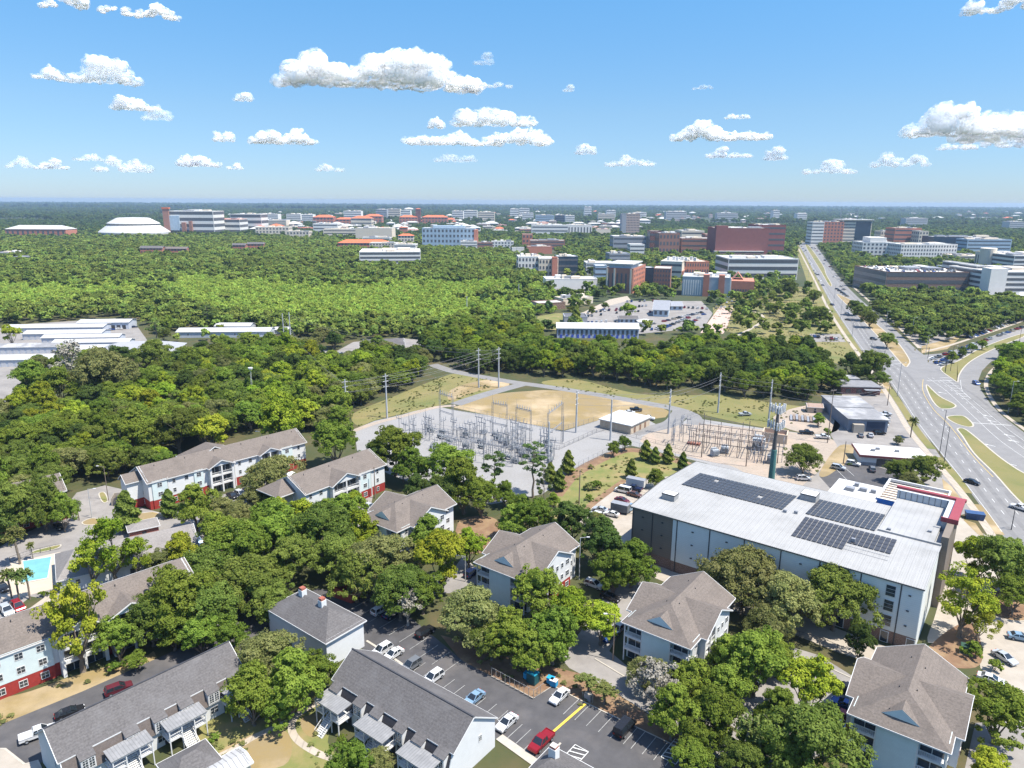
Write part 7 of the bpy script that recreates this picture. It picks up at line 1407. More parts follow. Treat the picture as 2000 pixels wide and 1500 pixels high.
row((1822, 703), (2010, 636), 20, 68, 'cars queueing at the junction', '%s car queueing on the side street before the junction', z=.06); row((1832, 710), (1905, 676), 9, 68, 'cars queueing at the junction', '%s car queueing on the side street before the junction', z=.06); row((1842, 714), (1875, 697), 4, 68, 'cars queueing at the junction', '%s car queueing on the side street before the junction', z=.06)
row((1893, 661), (2010, 618), 26, 160, 'cars parked along the edge of the right wood', '%s car parked under the edge of the right wood', gap=.1)
row((1635, 566), (1655, 580), 5, 145, 'cars waiting before the crossing', '%s car waiting on the far carriageway before the crossing', z=.06)
for p, q, n, az in (((1572, 486), (1622, 590), 16, 165), ((1583, 482), (1650, 570), 14, 345), ((1590, 484), (1640, 545), 10, 345), ((1566, 482), (1600, 548), 10, 165)): row(p, q, n, az, 'cars on the distant main road', '%s car far away on the main road', gap=.4, jit=1.2)
for p, q, n, az in (((1150, 612), (1262, 598), 16, 10), ((1140, 620), (1205, 612), 9, 10), ((1130, 632), (1210, 628), 10, 10), ((1265, 636), (1370, 612), 12, 60), ((1290, 645), (1345, 622), 8, 60), ((1310, 600), (1380, 604), 9, 10), ((1225, 590), (1300, 588), 10, 10), ((1180, 606), (1270, 610), 9, 10), ((1150, 640), (1200, 640), 6, 10), ((1255, 648), (1300, 640), 6, 10), ((1340, 640), (1375, 615), 7, 60)): row(p, q, n, az, 'cars in the campus car park', '%s car in the campus car park behind the long blue doored building')
for p, q, n, az in (((1070, 556), (1160, 560), 14, 5), ((1075, 566), (1150, 568), 12, 5), ((1085, 573), (1140, 573), 8, 5)): row(p, q, n, az, 'cars beside the pale canopy', '%s car beside the pale canopy roof')
row((1582, 658), (1632, 664), 7, 10, 'cars in the park car park', '%s car in the small car park among the woods'); row((1400, 596), (1430, 590), 4, 20, 'cars by the engineering hall', '%s car in front of the engineering hall'); row((1390, 604), (1425, 600), 5, 20, 'cars by the engineering hall', '%s car in front of the engineering hall')
row((655, 694), (705, 690), 6, 20, 'cars on the side street lot', '%s car parked in the lot before the grey roofed house'); row((650, 706), (670, 695), 3, 20, 'cars on the side street lot', '%s car parked in the lot before the grey roofed house')
row((220, 645), (262, 640), 4, 60, 'cars in the shed yard', '%s car beside the open bay shed'); row((60, 682), (110, 688), 3, 60, 'trailers in the shed yard', '%s vehicle between the storage sheds')
for p, q, n in (((1900, 588), (1990, 586), 12), ((1925, 596), (1990, 600), 8), ((1800, 612), (1850, 605), 5), ((1850, 640), (1900, 630), 5)): row(p, q, n, 20, 'cars below the white garage', '%s car parked below the white garage')
(gx, gy), gL, gH = GAR
for j in range(5):
    for i in range(26):
        if rc.random() < .45: continue
        c = rc.choice(CL); car(0, 0, 0, rc.choice(('sedan', 'suv')), c, '%s car on the roof deck of the brown garage' % c, 'cars on the roof of the brown garage', False, gH + .1, (gx + 4 + i * (gL - 8) / 25, gy + 6 + j * 14))
# trailers and bins
for px, py, az, lb, m, L_ in ((1222, 950, 300, 'white box trailer at the back of the storage car park', WHITE, 6.0), (1192, 1000, 300, 'dark grey enclosed trailer in the storage car park', mat('trailer_grey', (.12, .13, .14), .6, .1, 1), 5.2)):
    t = thing('box_trailer', lb, 'trailer', (*at(px, py), .04), R(-30)); MB().box(0, 0, .6, L_, 2.3, 2.9).ob('box', m, t); MB().box(-.05, -.05, 2.9, L_ + .05, 2.35, 2.98).ob('roof', STEEL, t)
    for x in (1.6, 2.6):
        for y in (0.1, 2.2): link('wheel', MB().cyl((x, y - .1, .34), (x, y + .1, .34), .34, n=10).me('wheel', TYRE), t)
    MB().bar((L_, 1.15, .5), (L_ + 1.4, 1.15, .45), .1).ob('hitch', DARKM, t)
TEAL = mat('teal_bin', (.015, .20, .30), .5, .05, 1); BBLU = mat('bright_blue_bin', (.02, .28, .50), .5, .05, 1)
t = thing('recycling_bin', 'tall teal recycling container standing among the fence posts', 'container', (*at(1028, 1333), .13), R(-38)); MB().box(0, 0, 0, 1.9, 1.6, 2.0).ob('body', mat('bin_dark_side', (.01, .07, .08), .5, .05, 1), t); MB().box(-.04, -.04, 2.0, 1.94, 1.64, 2.1).ob('lid', TEAL, t)
for px, py, lb in ((1067, 1336, 'bright blue wheeled bin nearest the white saloon'), (1073, 1341, 'second bright blue wheeled bin with white lid'), (1022, 1327, 'small blue bin left of the teal container')):
    t = thing('wheeled_bin', lb, 'bin', (*at(px, py), .13), R(-30)); MB().box(0, 0, .1, 1.3, 1.0, 1.2).ob('body', BBLU, t); MB().box(-.05, -.05, 1.2, 1.35, 1.05, 1.3).ob('lid', BBLU if px != 1073 else WHITE, t); MB().cyl((.1, -.05, .12), (.1, 1.05, .12), .12).ob('wheel', TYRE, t)
t = thing('utility_cabinet', 'grey utility cabinet beside the yellow kerb line', 'utility cabinet', (*at(1140, 1366), .03), R(-38)); MB().box(0, 0, 0, 1.4, .9, 1.2).ob('cabinet', STEEL, t); MB().box(-.05, -.05, 1.2, 1.45, .95, 1.26).ob('lid', CONC, t); MB().cyl((1.8, .2, 0), (1.8, .2, 1.6), .08).cyl((-.4, .2, 0), (-.4, .2, 1.2), .06).ob('bollard', CONC, t)
fp = thing('wire_fence', 'thin post fence around the teal container at the edge of the dark car park', 'fence', (0, 0, 0))
F_ = [at(960, 1321), at(1042, 1366), at(1062, 1352)]
for (a, b), n in (((F_[0], F_[1]), 9), ((F_[1], F_[2]), 3)):
    for i in range(n): x = a[0] + (b[0] - a[0]) * i / n; y = a[1] + (b[1] - a[1]) * i / n; MB().box(x - .05, y - .05, 0, x + .05, y + .05, 2.0).ob('post', CONC, fp)
    MB().bar((*a, 1.95), (*b, 1.95), .04).bar((*a, .2), (*b, .2), .04).ob('rail', STEEL, fp)
def fence(label, pts, h=2.2, sp=3.0, m=STEEL):
    f = thing('chain_link_fence', label, 'fence', (0, 0, 0)); g = [at(*p) for p in pts]; wire = MB(); post = MB().box(-.04, -.04, 0, .04, .04, h).me('post', m)
    for a, b in zip(g, g[1:]):
        d = math.hypot(b[0] - a[0], b[1] - a[1]); n = max(1, int(d / sp)); wire.bar((*a, h), (*b, h), .05).bar((*a, .1), (*b, .1), .04).bar((*a, h * .5), (*b, h * .5), .025)
        for i in range(n): link('post', post, f, (a[0] + (b[0] - a[0]) * i / n, a[1] + (b[1] - a[1]) * i / n, 0))
        for i in range(int(d / .8)):
            t = i * .8 / d; wire.bar((a[0] + (b[0] - a[0]) * t, a[1] + (b[1] - a[1]) * t, .1), (a[0] + (b[0] - a[0]) * (t + .8 / d), a[1] + (b[1] - a[1]) * (t + .8 / d), h), .012)
    wire.ob('wire_mesh', m, f)
fence('chain link fence between the gravel yard and the lawn', [(1095, 930), (1120, 919), (1185, 886), (1232, 872), (1300, 890), (1358, 903)]); fence('low dark fence from the gravel yard to the control building', [(1075, 878), (1092, 878), (1165, 845), (1190, 838)], 1.6, 3, DARKM)
fence('fence between the dry grass field and the gravel yard', [(882, 800), (1000, 822), (1100, 843), (1168, 822)]); fence('fence line along the sandy yard in front of the old transformers', [(1190, 842), (1280, 866), (1360, 886)], 1.4, 4, DARKM); fence('fence by the service alley behind the apartment blocks', [(1520, 1238), (1600, 1262), (1668, 1290)], 2.0, 3, DARKM)
fence('pool fence with thin dark posts', [(20, 1098), (60, 1084), (118, 1072)], 1.4, 2.0, DARKM)
# ================================================================== poles
def pole(px, pb, pt, label, m, r=.35, name='power_pole', cat='power pole', arms=(), tx=None, group=None):
    x, y = at(px, pb); H = hgt(px, pb, pt); t = thing(name, label, cat, (x, y, 0), 0, group); MB().cyl((0, 0, -.2), (0, 0, H), r, r * .6, 8).ob('pole', m, t)
    for h, w_, az in arms:
        a = MB(); u = (math.cos(R(az)) * w_, math.sin(R(az)) * w_); z = H - h; a.bar((-u[0], -u[1], z), (u[0], u[1], z), .16); a.ob('crossarm', m, t)
        for s in (-1, -.45, .45, 1): MB().cyl((u[0] * s, u[1] * s, z), (u[0] * s, u[1] * s, z + .4), .07).ob('insulator', WHITE, t)
    return (x, y, H)
PP = {}
for k, px, pb, pt, lb in (('a', 677, 812, 741, 'pale steel transmission pole nearest the woods at the left of the grass strip'), ('b', 756, 817, 730, 'second pale steel transmission pole at the left of the gravel yard'), ('c', 935, 757, 680, 'left of two pale steel poles at the bend of the service road'), ('d', 974, 757, 678, 'right of two pale steel poles at the bend of the service road'),
        ('e', 555, 664, 612, 'left of the twin pale poles by the swamp'), ('f', 568, 665, 610, 'right of the twin pale poles by the swamp'), ('g', 1402, 806, 728, 'pale steel pole standing in the rough grass behind the old transformers'), ('h', 1501, 823, 742, 'pale steel pole between the cell tower and the woods'), ('i', 1125, 845, 763, 'pale steel pole at the corner of the dry grass field'), ('j', 1192, 860, 780, 'pale steel pole in front of the control building'), ('k', 1305, 847, 760, 'pale steel pole right of the control building'), ('l', 1071, 900, 824, 'pale steel pole at the lower right of the switchyard'), ('m', 912, 606, 578, 'far pale pole in the swamp'), ('n', 1013, 588, 555, 'far pale pole at the swamp edge'), ('o', 748, 690, 662, 'pole beside the grey roofed house')):
    PP[k] = pole(px, pb, pt, lb, PALEPOLE, .42)
for k, px, pb, pt, lb in (('p', 1370, 893, 806, 'brown wooden pole in the sandy yard'), ('q', 1457, 911, 822, 'brown wooden pole right in front of the old transformers'), ('r', 1616, 865, 760, 'grey wooden pole beside the white pickup'), ('s', 1647, 906, 862, 'short dark pole on the bare grass patch'), ('t', 1733, 792, 748, 'wooden pole beside the brick shop'), ('u', 76, 812, 783, 'wooden pole at the left edge clearing'), ('v', 733, 973, 912, 'grey pole before the red part of the second block'), ('w', 788, 942, 900, 'short white pole among trees right of the second block'), ('x', 1131, 985, 918, 'thin pole on the lawn edge'), ('y', 1518, 905, 862, 'dark pole by the sandy yard gate')):
    PP[k] = pole(px, pb, pt, lb, WOODP, .2, 'utility_pole', 'utility pole', ((.6, 1.2, 20),) if k in 'rt' else ())
def lamp(px, pb, pt, lb, m=PALEPOLE, az=0, arm=1.6):
    x, y = at(px, pb); H = hgt(px, pb, pt); t = thing('street_lamp', lb, 'street lamp', (x, y, 0), R(az)); MB().cyl((0, 0, 0), (0, 0, H), .13, .08, 7).ob('pole', m, t)
    a = MB().bar((0, 0, H - .1), (arm, 0, H + .15), .09).ob('arm', m, t); MB().box(arm - .1, -.16, H + .06, arm + .6, .16, H + .22).ob('lamp_head', WHITE, t)
for a in ((180, 1012, 955, 'lamp beside the junction left of the clubhouse'), (212, 978, 911, 'lamp above the timber refuse enclosure', WOODP, 180), (312, 893, 866, 'lamp in the wood behind the longest block'), (443, 1262, 1228, 'lamp at the end of the left slate roof', PALEPOLE, 150), (1197, 1290, 1200, 'tall wooden lamp on the corner of the curved drive', WOODP, 180), (909, 1136, 1086, 'lamp left of the fourth apartment block', PALEPOLE, 180), (1131, 1132, 1050, 'lamp right of the fourth apartment block'), (176, 1142, 1122, 'white lamp between the clubhouse and tan roof', PALEPOLE, 140), (411, 1004, 972, 'lamp in the lot before the longest block'), (515, 890, 843, 'white lamp behind the ridge of the longest block', PALEPOLE, 180),
          (1835, 886, 801, 'first dark street lamp by the main road above the cafe oaks', DARKM, 200), (1842, 915, 834, 'second dark street lamp by the main road above the cafe oaks', DARKM, 200), (1752, 775, 709, 'street lamp left of the junction', STEEL, 0), (1664, 657, 618, 'street lamp beside the park lawn', STEEL, 0), (1700, 692, 661, 'street lamp opposite the lone median oak', STEEL, 0), (1975, 1035, 990, 'dark lamp at the right edge over the road', DARKM, 0), (1969, 807, 745, 'pale pole before the right edge wood', PALEPOLE, 0), (1856, 725, 676, 'dark pole on the corner island', DARKM, 0), (1846, 724, 686, 'second dark pole on the corner island', DARKM, 0), (1808, 692, 655, 'pale pole at the far corner of the junction', PALEPOLE, 0), (1990, 672, 642, 'lamp post in the top right car park', DARKM, 0),
          (1611, 618, 575, 'street lamp left side of far road', STEEL, 0), (1628, 595, 555, 'street lamp near the far crossing', STEEL, 0), (1641, 625, 585, 'street lamp on the far carriageway edge', STEEL, 0), (1590, 560, 528, 'small far street lamp by the garage', STEEL, 0), (1780, 660, 620, 'pale pole before the right wood', PALEPOLE, 0), (1730, 640, 608, 'pale pole on the right verge', PALEPOLE, 0), (1578, 545, 515, 'farthest street lamp by the white garage', STEEL, 0)):
    lamp(*a)
# floodlight lattice mast among the trees
x, y = at(496, 800); H = hgt(496, 800, 722); t = thing('lattice_mast', 'white lattice mast with round dish rising from the left wood', 'mast', (x, y, 0)); lm = MB()
for sx, sy in ((-.3, -.3), (.3, -.3), (0, .35)): lm.bar((sx, sy, 0), (sx * .6, sy * .6, H), .07)
for k in range(int(H / 1.2)): lm.bar((-.3, -.3, k * 1.2), (.28, -.28, k * 1.2 + 1.2), .04); lm.bar((.3, -.3, k * 1.2), (0, .33, k * 1.2 + 1.2), .04)
lm.ob('lattice', WHITE, t); MB().lathe([(.2, H - .2), (.9, H + .3), (1.0, H + .9)], n=12).ob('dish', WHITE, t)
# tall thin mast behind the campus and towers on the horizon
for px, pb, pt, lb in ((1009, 545, 468, 'tall thin white mast at the corner of the swamp woods'), (1672, 440, 404, 'thin red and white radio mast on the horizon above the hospital'), (1640, 440, 404, 'second thin radio mast on the horizon above the hospital')):
    x, y = at(px, pb); H = hgt(px, pb, pt); t = thing('radio_mast', lb, 'mast', (x, y, 0)); q = MB(); wd = .5 if px < 1100 else 3.0
    q.bar((-wd, 0, 0), (0, 0, H), wd * .35); q.bar((wd, 0, 0), (0, 0, H), wd * .35)
    for k in range(12): q.bar((-wd * (1 - k / 12), 0, H * k / 12), (wd * (1 - (k + 1) / 12), 0, H * (k + 1) / 12), wd * .2)
    q.ob('lattice', STEEL, t)
# road signs gantries: traffic signal mast arms
for px, pb, az, L_, lb in ((1726, 706, 180, 14, 'signal mast arm across the left side of the junction'), (1812, 700, 200, 12, 'signal mast arm at the far side of the junction'), (1846, 728, 170, 10, 'signal mast arm on the corner island')):
    x, y = at(px, pb); t = thing('traffic_signal', lb, 'traffic light', (x, y, 0), R(az)); MB().cyl((0, 0, 0), (0, 0, 6.5), .15).ob('pole', DARKM, t); MB().bar((0, 0, 6), (L_, 0, 6.4), .16).ob('mast_arm', DARKM, t)
    for k in range(3): MB().box(L_ * (.4 + .25 * k), -.15, 5.4, L_ * (.4 + .25 * k) + .35, .15, 6.4).ob('signal_head', mat('signal_yellow', (.3, .22, .03), .5), t)
# ---- power lines
WIRE = mat('cable', (.16, .16, .17), .6, .05, 1)
def wires(a, b, hs, off, label, sag=.03, r=.045):
    ax_, ay_, aH = a; bx_, by_, bH = b; d = math.hypot(bx_ - ax_, by_ - ay_); nx, ny = -(by_ - ay_) / d, (bx_ - ax_) / d
    for k, h in enumerate(hs):
        mb = MB(); pr = None
        for i in range(13):
            t = i / 12; o_ = off if k % 2 else -off
            q = (ax_ + (bx_ - ax_) * t + nx * o_, ay_ + (by_ - ay_) * t + ny * o_, (aH - h) + ((bH - h) - (aH - h)) * t - 4 * sag * d * t * (1 - t))
            if pr: mb.cyl(pr, q, r, n=4)
            pr = q
        tag(mb.ob('power_cable', WIRE), label, 'power cable', 'cables strung between the steel poles')
E3 = [('a', 'c'), ('b', 'd'), ('a', 'b'), ('i', 'k'), ('k', 'g'), ('g', 'h'), ('h', 'r'), ('j', 'k'), ('p', 'q'), ('c', 'd')]
DS = {'a': 'leftmost steel pole', 'b': 'steel pole left of the yard', 'c': 'left pole at the bend', 'd': 'right pole at the bend', 'i': 'pole at the field corner', 'k': 'pole past the control building', 'g': 'pole in the rough grass', 'h': 'pole by the cell tower', 'r': 'grey wooden pole', 'j': 'pole before the control building', 'p': 'left brown pole', 'q': 'right brown pole', 'f': 'twin pale pole', 't': 'wooden pole by the brick shop', 'n': 'far pole at the swamp edge', 'm': 'far pole in the swamp', 'o': 'pole beside the grey roofed house'}
for a, b in E3: wires(PP[a], PP[b], (1.0, 3.2, 5.4), .9, 'cable from the %s to the %s' % (DS[a], DS[b]), .02)
for a, b in (('f', 'c'), ('e', 'a'), ('r', 't')): wires(PP[a], PP[b], (1.0, 3.0), .9, 'thin grey cable of the long span ending at the %s' % DS[b], .025)
def insul(k, hs, az):
    x, y, H = PP[k]; t = thing('insulator_arm', 'stack of white horizontal insulators on the %s' % DS.get(k, 'steel pole'), 'insulators', (x, y, 0), R(az))
    for h in hs: MB().bar((-1.3, 0, H - h), (1.3, 0, H - h), .14).ob('insulator', WHITE, t)
for k in 'abcdghik': insul(k, (1.0, 3.2, 5.4), 40 if k in 'abcd' else 60)
# ================================================================== switchyard
rs_ = random.Random(21)
def frame(px1, pb1, px2, pb2, pt, label):
    """portal of two lattice posts, insulator beam on top and a lower beam."""
    a, b = at(px1, pb1), at(px2, pb2); H = hgt(px1, pb1, pt); t = thing('portal_frame', label, 'switchyard frame', (a[0], a[1], 0)); dx, dy = b[0] - a[0], b[1] - a[1]
    for ox, oy in ((0, 0), (dx, dy)):
        q = MB()
        for sx, sy in ((-.28, -.28), (.28, -.28), (.28, .28), (-.28, .28)): q.bar((ox + sx, oy + sy, 0), (ox + sx * .8, oy + sy * .8, H), .09)
        for k in range(int(H / 1.1)): q.bar((ox - .28, oy - .28, k * 1.1), (ox + .26, oy - .26, k * 1.1 + 1.1), .05); q.bar((ox + .28, oy + .28, k * 1.1), (ox + .26, oy - .26, k * 1.1 + 1.1), .05)
        q.cyl((ox, oy, H), (ox, oy, H + 3.2), .05, .02, 5); q.ob('post', STEEL, t)
    for hz, nm in ((H - .3, 'top_beam'), (H * .52, 'lower_beam')):
        q = MB().bar((0, -.25, hz), (dx, dy - .25, hz), .1).bar((0, .25, hz), (dx, dy + .25, hz), .1).bar((0, 0, hz - .5), (dx, dy, hz - .5), .09)
        for k in range(8): q.bar((dx * k / 8, dy * k / 8 - .25, hz), (dx * (k + 1) / 8, dy * (k + 1) / 8, hz - .5), .05)
        q.ob(nm, STEEL, t)
    for k in range(6): MB().cyl((dx * (k + .5) / 6, dy * (k + .5) / 6, H - .2), (dx * (k + .5) / 6, dy * (k + .5) / 6, H + 1.0), .14, .08, 6).ob('insulator', PALEPOLE, t)
frame(860, 838, 885, 847, 766, 'leftmost lattice portal frame at the back of the switchyard'); frame(962, 868, 990, 874, 785, 'second lattice portal frame from the left'); frame(1008, 870, 1036, 878, 794, 'third lattice portal frame from the left'); frame(1069, 890, 1097, 866, 806, 'rightmost lattice portal frame beside the pale pole'); frame(1000, 912, 1022, 906, 838, 'nearest lattice portal frame at the front of the switchyard')
# posts with switches (repeated)
def stand(nm, parts_, h):
    t = thing(nm, 'x', 'switch stand', (0, 0, 0)); return t
S1 = thing('switch_stand', 'grey switch stand with three insulators in the switchyard', 'switch stand', (*at(845, 850), 0), 0, 'switch stands in the switchyard')
MB().cyl((0, 0, 0), (0, 0, 3.4), .12, .10, 6).box(-.3, -.3, 0, .3, .3, .15).ob('post', STEEL, S1); MB().bar((-1.5, 0, 3.4), (1.5, 0, 3.4), .14).ob('crossarm', STEEL, S1)
im = MB().lathe([(.06, 0), (.15, .1), (.07, .2), (.15, .3), (.07, .4), (.15, .5), (.07, .6), (.14, .7), (.05, .85), (.05, 1.2)], n=7).me('insulator', mat('grey_porcelain', (.30, .31, .33), .4, .1, 1))
for s in (-1.3, 0, 1.3): link('insulator', im, S1, (s, 0, 3.4))
S2 = thing('bus_support', 'grey two legged bus support in the switchyard', 'bus support', (*at(905, 860), 0), 0, 'bus supports in the switchyard')
MB().cyl((-1.2, 0, 0), (-1.2, 0, 4.4), .1, n=6).cyl((1.2, 0, 0), (1.2, 0, 4.4), .1, n=6).bar((-1.9, 0, 4.4), (1.9, 0, 4.4), .16).bar((-1.2, 0, 2.2), (1.2, 0, 2.2), .1).ob('legs', STEEL, S2)
for s in (-1.6, 0, 1.6): link('insulator', im, S2, (s, 0, 4.4))
S3 = thing('circuit_breaker', 'low dark circuit breaker on a frame in the switchyard', 'circuit breaker', (*at(868, 858), 0), 0, 'circuit breakers in the switchyard')
MB().box(-1.3, -.5, .7, 1.3, .5, 1.5).ob('cabinet', mat('breaker_grey', (.20, .22, .23), .5, .1, 1), S3); MB().box(-1.2, -.4, 0, -1.0, .4, .7).box(1.0, -.4, 0, 1.2, .4, .7).ob('legs', STEEL, S3)
for s in (-.9, 0, .9):
    for q in (-.35, .35): o_ = link('bushing', im, S3, (s, q, 1.5)); o_.rotation_euler = (q * 1.2, 0, 0)
a0 = R(-35)
used = set()
for i in range(190):
    u, v = rs_.random(), rs_.random()
    px = 795 + u * 285 + v * 40 - 20; py = 842 + v * 62 + (u - .5) * 16
    if px < 840 and py > 865: continue
    if px > 1010 and py < 850 + (px - 1010) * .12: continue
    key = (int(px / 8), int(py / 4.5))
    if key in used: continue
    used.add(key); p = at(px, py); src = (S1, S1, S2, S3)[i % 4]; dup(src, p, a0 + (PI / 2 if rs_.random() < .3 else 0), (1, 1, rs_.uniform(.8, 1.6)))
bz = [((800, 862), (990, 900)), ((830, 850), (1040, 884)), ((850, 872), (1010, 905)), ((820, 880), (870, 840)), ((930, 895), (985, 850)), ((980, 905), (1050, 860))]
for k, (a, b) in enumerate(bz):
    p, q = at(*a), at(*b); tag(MB().cyl((*p, 5.2), (*q, 5.2), .05, n=5).ob('bus_pipe', STEEL), ('long grey bus pipe running left to right over the switchyard' if k < 3 else 'short grey bus pipe crossing the switchyard'), 'bus pipe', 'bus pipes in the switchyard')
for px, pb, pt, lb in ((945, 905, 806, 'tallest grey lightning mast in the middle of the switchyard'), (800, 856, 800, 'thin lightning mast at the left of the switchyard'), (832, 850, 792, 'thin lightning mast left of the back portal frame'), (1026, 905, 826, 'lightning mast beside the nearest portal frame'), (1100, 862, 800, 'thin mast right of the rightmost portal frame')):
    x, y = at(px, pb); H = hgt(px, pb, pt); t = thing('lightning_mast', lb, 'mast', (x, y, 0)); MB().cyl((0, 0, 0), (0, 0, H * .8), .2, .1, 7).ob('pole', STEEL, t); MB().cyl((0, 0, H * .8), (0, 0, H), .04, .02, 5).ob('spike', STEEL, t)
# old wooden / steel switch structure on the sandy yard
RUST = mat('weathered_brown_steel', (.24, .19, .16), .8, .2, 1.0)
ol = thing('old_switch_rack', 'brown weathered open rack of posts and beams on the sandy yard', 'switchgear rack', (*at(1352, 882), 0), R(-24))
for i in range(8):
    for j in range(3):
        x, y = i * 3.9, j * 6.5; q = MB().bar((x, y, 0), (x, y, 7.6 + (i * j) % 3), .2)
        q.ob('post', RUST, ol)
for j in range(3):
    for z in (4.2, 6.8): MB().bar((0, j * 6.5, z), (27.3, j * 6.5, z), .2).ob('beam', RUST, ol)
for i in range(8):
    for z in (5.4, 7.4): MB().bar((i * 3.9, 0, z), (i * 3.9, 13, z), .16).ob('beam', RUST, ol)
for i in range(7):
    for j in range(2):
        for s in range(3): link('insulator', im, ol, (i * 3.9 + 1.9, j * 6.5 + 1.2 + s * 2, 4.3 if s % 2 else 5.5))
for i in range(9): MB().bar((i * 3.1 + .8, 0.3, 6.9), (i * 3.1 + 2.2, 12.8, 7.3), .06).bar((i * 3.1 + .8, 0.3, 6.9), (i * 3.1 + 1.2, -1.5, 2.6), .06).ob('jumper_wire', DARKM, ol)
def transformer(px, py, lb, s=1.0, rz=-24):
    t = thing('transformer', lb, 'transformer', (*at(px, py), 0), R(rz)); MB().box(0, 0, .4, 3.2 * s, 2.2 * s, 3.2 * s).ob('tank', mat('transformer_grey', (.33, .36, .39), .5, .08, 1), t); MB().box(-.3, -.3, 0, 3.2 * s + .3, 2.2 * s + .3, .4).ob('plinth', CONC, t)
    for k in range(7): MB().box(.1 + k * .45 * s, -.7 * s, .8, .2 + k * .45 * s, 0, 2.8 * s).ob('radiator', MATS['transformer_grey'], t)
    for k in range(3): link('bushing', im, t, (.6 * s + k * s, 1.1 * s, 3.2 * s))
    MB().cyl((.3, 2.0 * s, 3.5 * s), (2.8 * s, 2.0 * s, 3.5 * s), .35 * s, n=10).ob('conservator', MATS['transformer_grey'], t)
transformer(1468, 878, 'grey transformer with radiator fins beside the beige enclosure', 1.35); transformer(1497, 905, 'smaller transformer between the two brown poles and the oak', .9); transformer(1392, 893, 'dark low transformer lying in front of the old rack', .8, 20); transformer(1408, 886, 'second low transformer in front of the old rack', .8, -10)
pl = thing('brown_pallet_stack', 'rusty brown equipment frame lying on the sandy yard', 'equipment', (*at(1342, 868), 0), R(-24))
for k in range(6): MB().box(k * .8, 0, 0, k * .8 + .5, 2.6, .7).ob('slat', mat('rust_red', (.24, .10, .07), .9, .2, 1), pl)
for j in range(12):
    px, py = 1470 + rs_.uniform(0, 60), 872 + rs_.uniform(0, 40); dup(S2 if j % 2 else S1, at(px, py), R(rs_.choice((-24, 66))), (1, 1, rs_.uniform(.9, 1.3)), 'grey switch stand near the cell tower and beige enclosure', 'switch stands near the cell tower')
for j in range(10):
    px, py = 1312 + rs_.uniform(0, 40), 845 + rs_.uniform(0, 25); dup(S2 if j % 2 else S1, at(px, py), R(rs_.choice((-24, 66))), (1, 1, rs_.uniform(1.2, 1.7)), 'tall switch stand left of the old brown rack', 'switch stands left of the old rack')
# ================================================================== cell tower
x, y = at(1504, 960); H = hgt(1504, 960, 812); ct = thing('cell_tower', 'teal based cell tower with crown of white antennas behind the storage roof', 'cell tower', (x, y, 0))
MB().cyl((0, 0, 0), (0, 0, H * .56), 1.05, .85, 14).ob('lower_pole', mat('teal_paint', (.07, .17, .16), .5, .08, .5), ct); MB().cyl((0, 0, H * .56), (0, 0, H + 2.2), .62, .40, 12).ob('upper_pole', mat('dark_brown_steel', (.10, .09, .085), .6, .15, 1), ct)
for z, r_ in ((H - 3.6, 3.0), (H + 1.6, 2.7)):
    pf = MB()
    for k in range(3):
        a, b = R(k * 120 + 20), R(k * 120 + 140); p, q = (r_ * math.cos(a), r_ * math.sin(a), z), (r_ * math.cos(b), r_ * math.sin(b), z)
        pf.bar(p, q, .14); pf.bar((p[0], p[1], z + 1), (q[0], q[1], z + 1), .1); pf.bar((0, 0, z), p, .16); pf.bar((0, 0, z - 1.2), ((p[0] + q[0]) / 2, (p[1] + q[1]) / 2, z), .14)
    po = pf.ob('antenna_platform', STEEL, ct)
    for k in range(3):
        a, b = R(k * 120 + 20), R(k * 120 + 140)
        for j in range(4):
            t = (j + .5) / 4; u = r_ * (math.cos(a) * (1 - t) + math.cos(b) * t); v = r_ * (math.sin(a) * (1 - t) + math.sin(b) * t); an = (a + b) / 2
            link('antenna_panel', MB().box(-.12, -.22, 0, .16, .22, 2.5).me('antenna_panel', WHITE), po, (u * 1.05, v * 1.05, z - .5), an)
            if j % 2: link('radio_unit', MB().box(-.2, -.2, 0, .2, .2, .8).me('radio_unit', STEEL), po, (u * .85, v * .85, z), an)
MB().box(-.5, -.5, H + 2.2, .5, .5, H + 2.8).cyl((0, 0, H + 2.8), (0, 0, H + 4), .08).ob('top_cap', WHITE, ct)
# ================================================================== clouds (outside the haze box)
cm = bpy.data.materials.new('cloud_vapour'); cm.use_nodes = True; n = cm.node_tree.nodes; l = cm.node_tree.links; n.remove(n['Principled BSDF'])
ge = n.new('ShaderNodeNewGeometry'); vt = n.new('ShaderNodeVectorMath'); vt.operation = 'DOT_PRODUCT'; l.new(ge.outputs['Normal'], vt.inputs[0]); l.new(ge.outputs['Incoming'], vt.inputs[1])
ab = n.new('ShaderNodeMath'); ab.operation = 'ABSOLUTE'; l.new(vt.outputs['Value'], ab.inputs[0])
tc = n.new('ShaderNodeTexCoord'); nz = n.new('ShaderNodeTexNoise'); nz.inputs['Scale'].default_value = 1.0; nz.inputs['Detail'].default_value = 3.5; nz.inputs['Roughness'].default_value = .5; og = n.new('ShaderNodeAttribute'); og.attribute_type = 'OBJECT'; og.attribute_name = 'grain'; vs_ = n.new('ShaderNodeVectorMath'); vs_.operation = 'SCALE'; l.new(tc.outputs['Object'], vs_.inputs[0]); l.new(og.outputs['Fac'], vs_.inputs['Scale']); l.new(vs_.outputs[0], nz.inputs['Vector'])
ad = n.new('ShaderNodeMath'); ad.operation = 'MULTIPLY_ADD'; ad.inputs[1].default_value = 2.6; ad.inputs[2].default_value = -1.30; l.new(nz.outputs[0], ad.inputs[0])
sm_ = n.new('ShaderNodeMath'); sm_.operation = 'ADD'; l.new(ab.outputs[0], sm_.inputs[0]); l.new(ad.outputs[0], sm_.inputs[1])
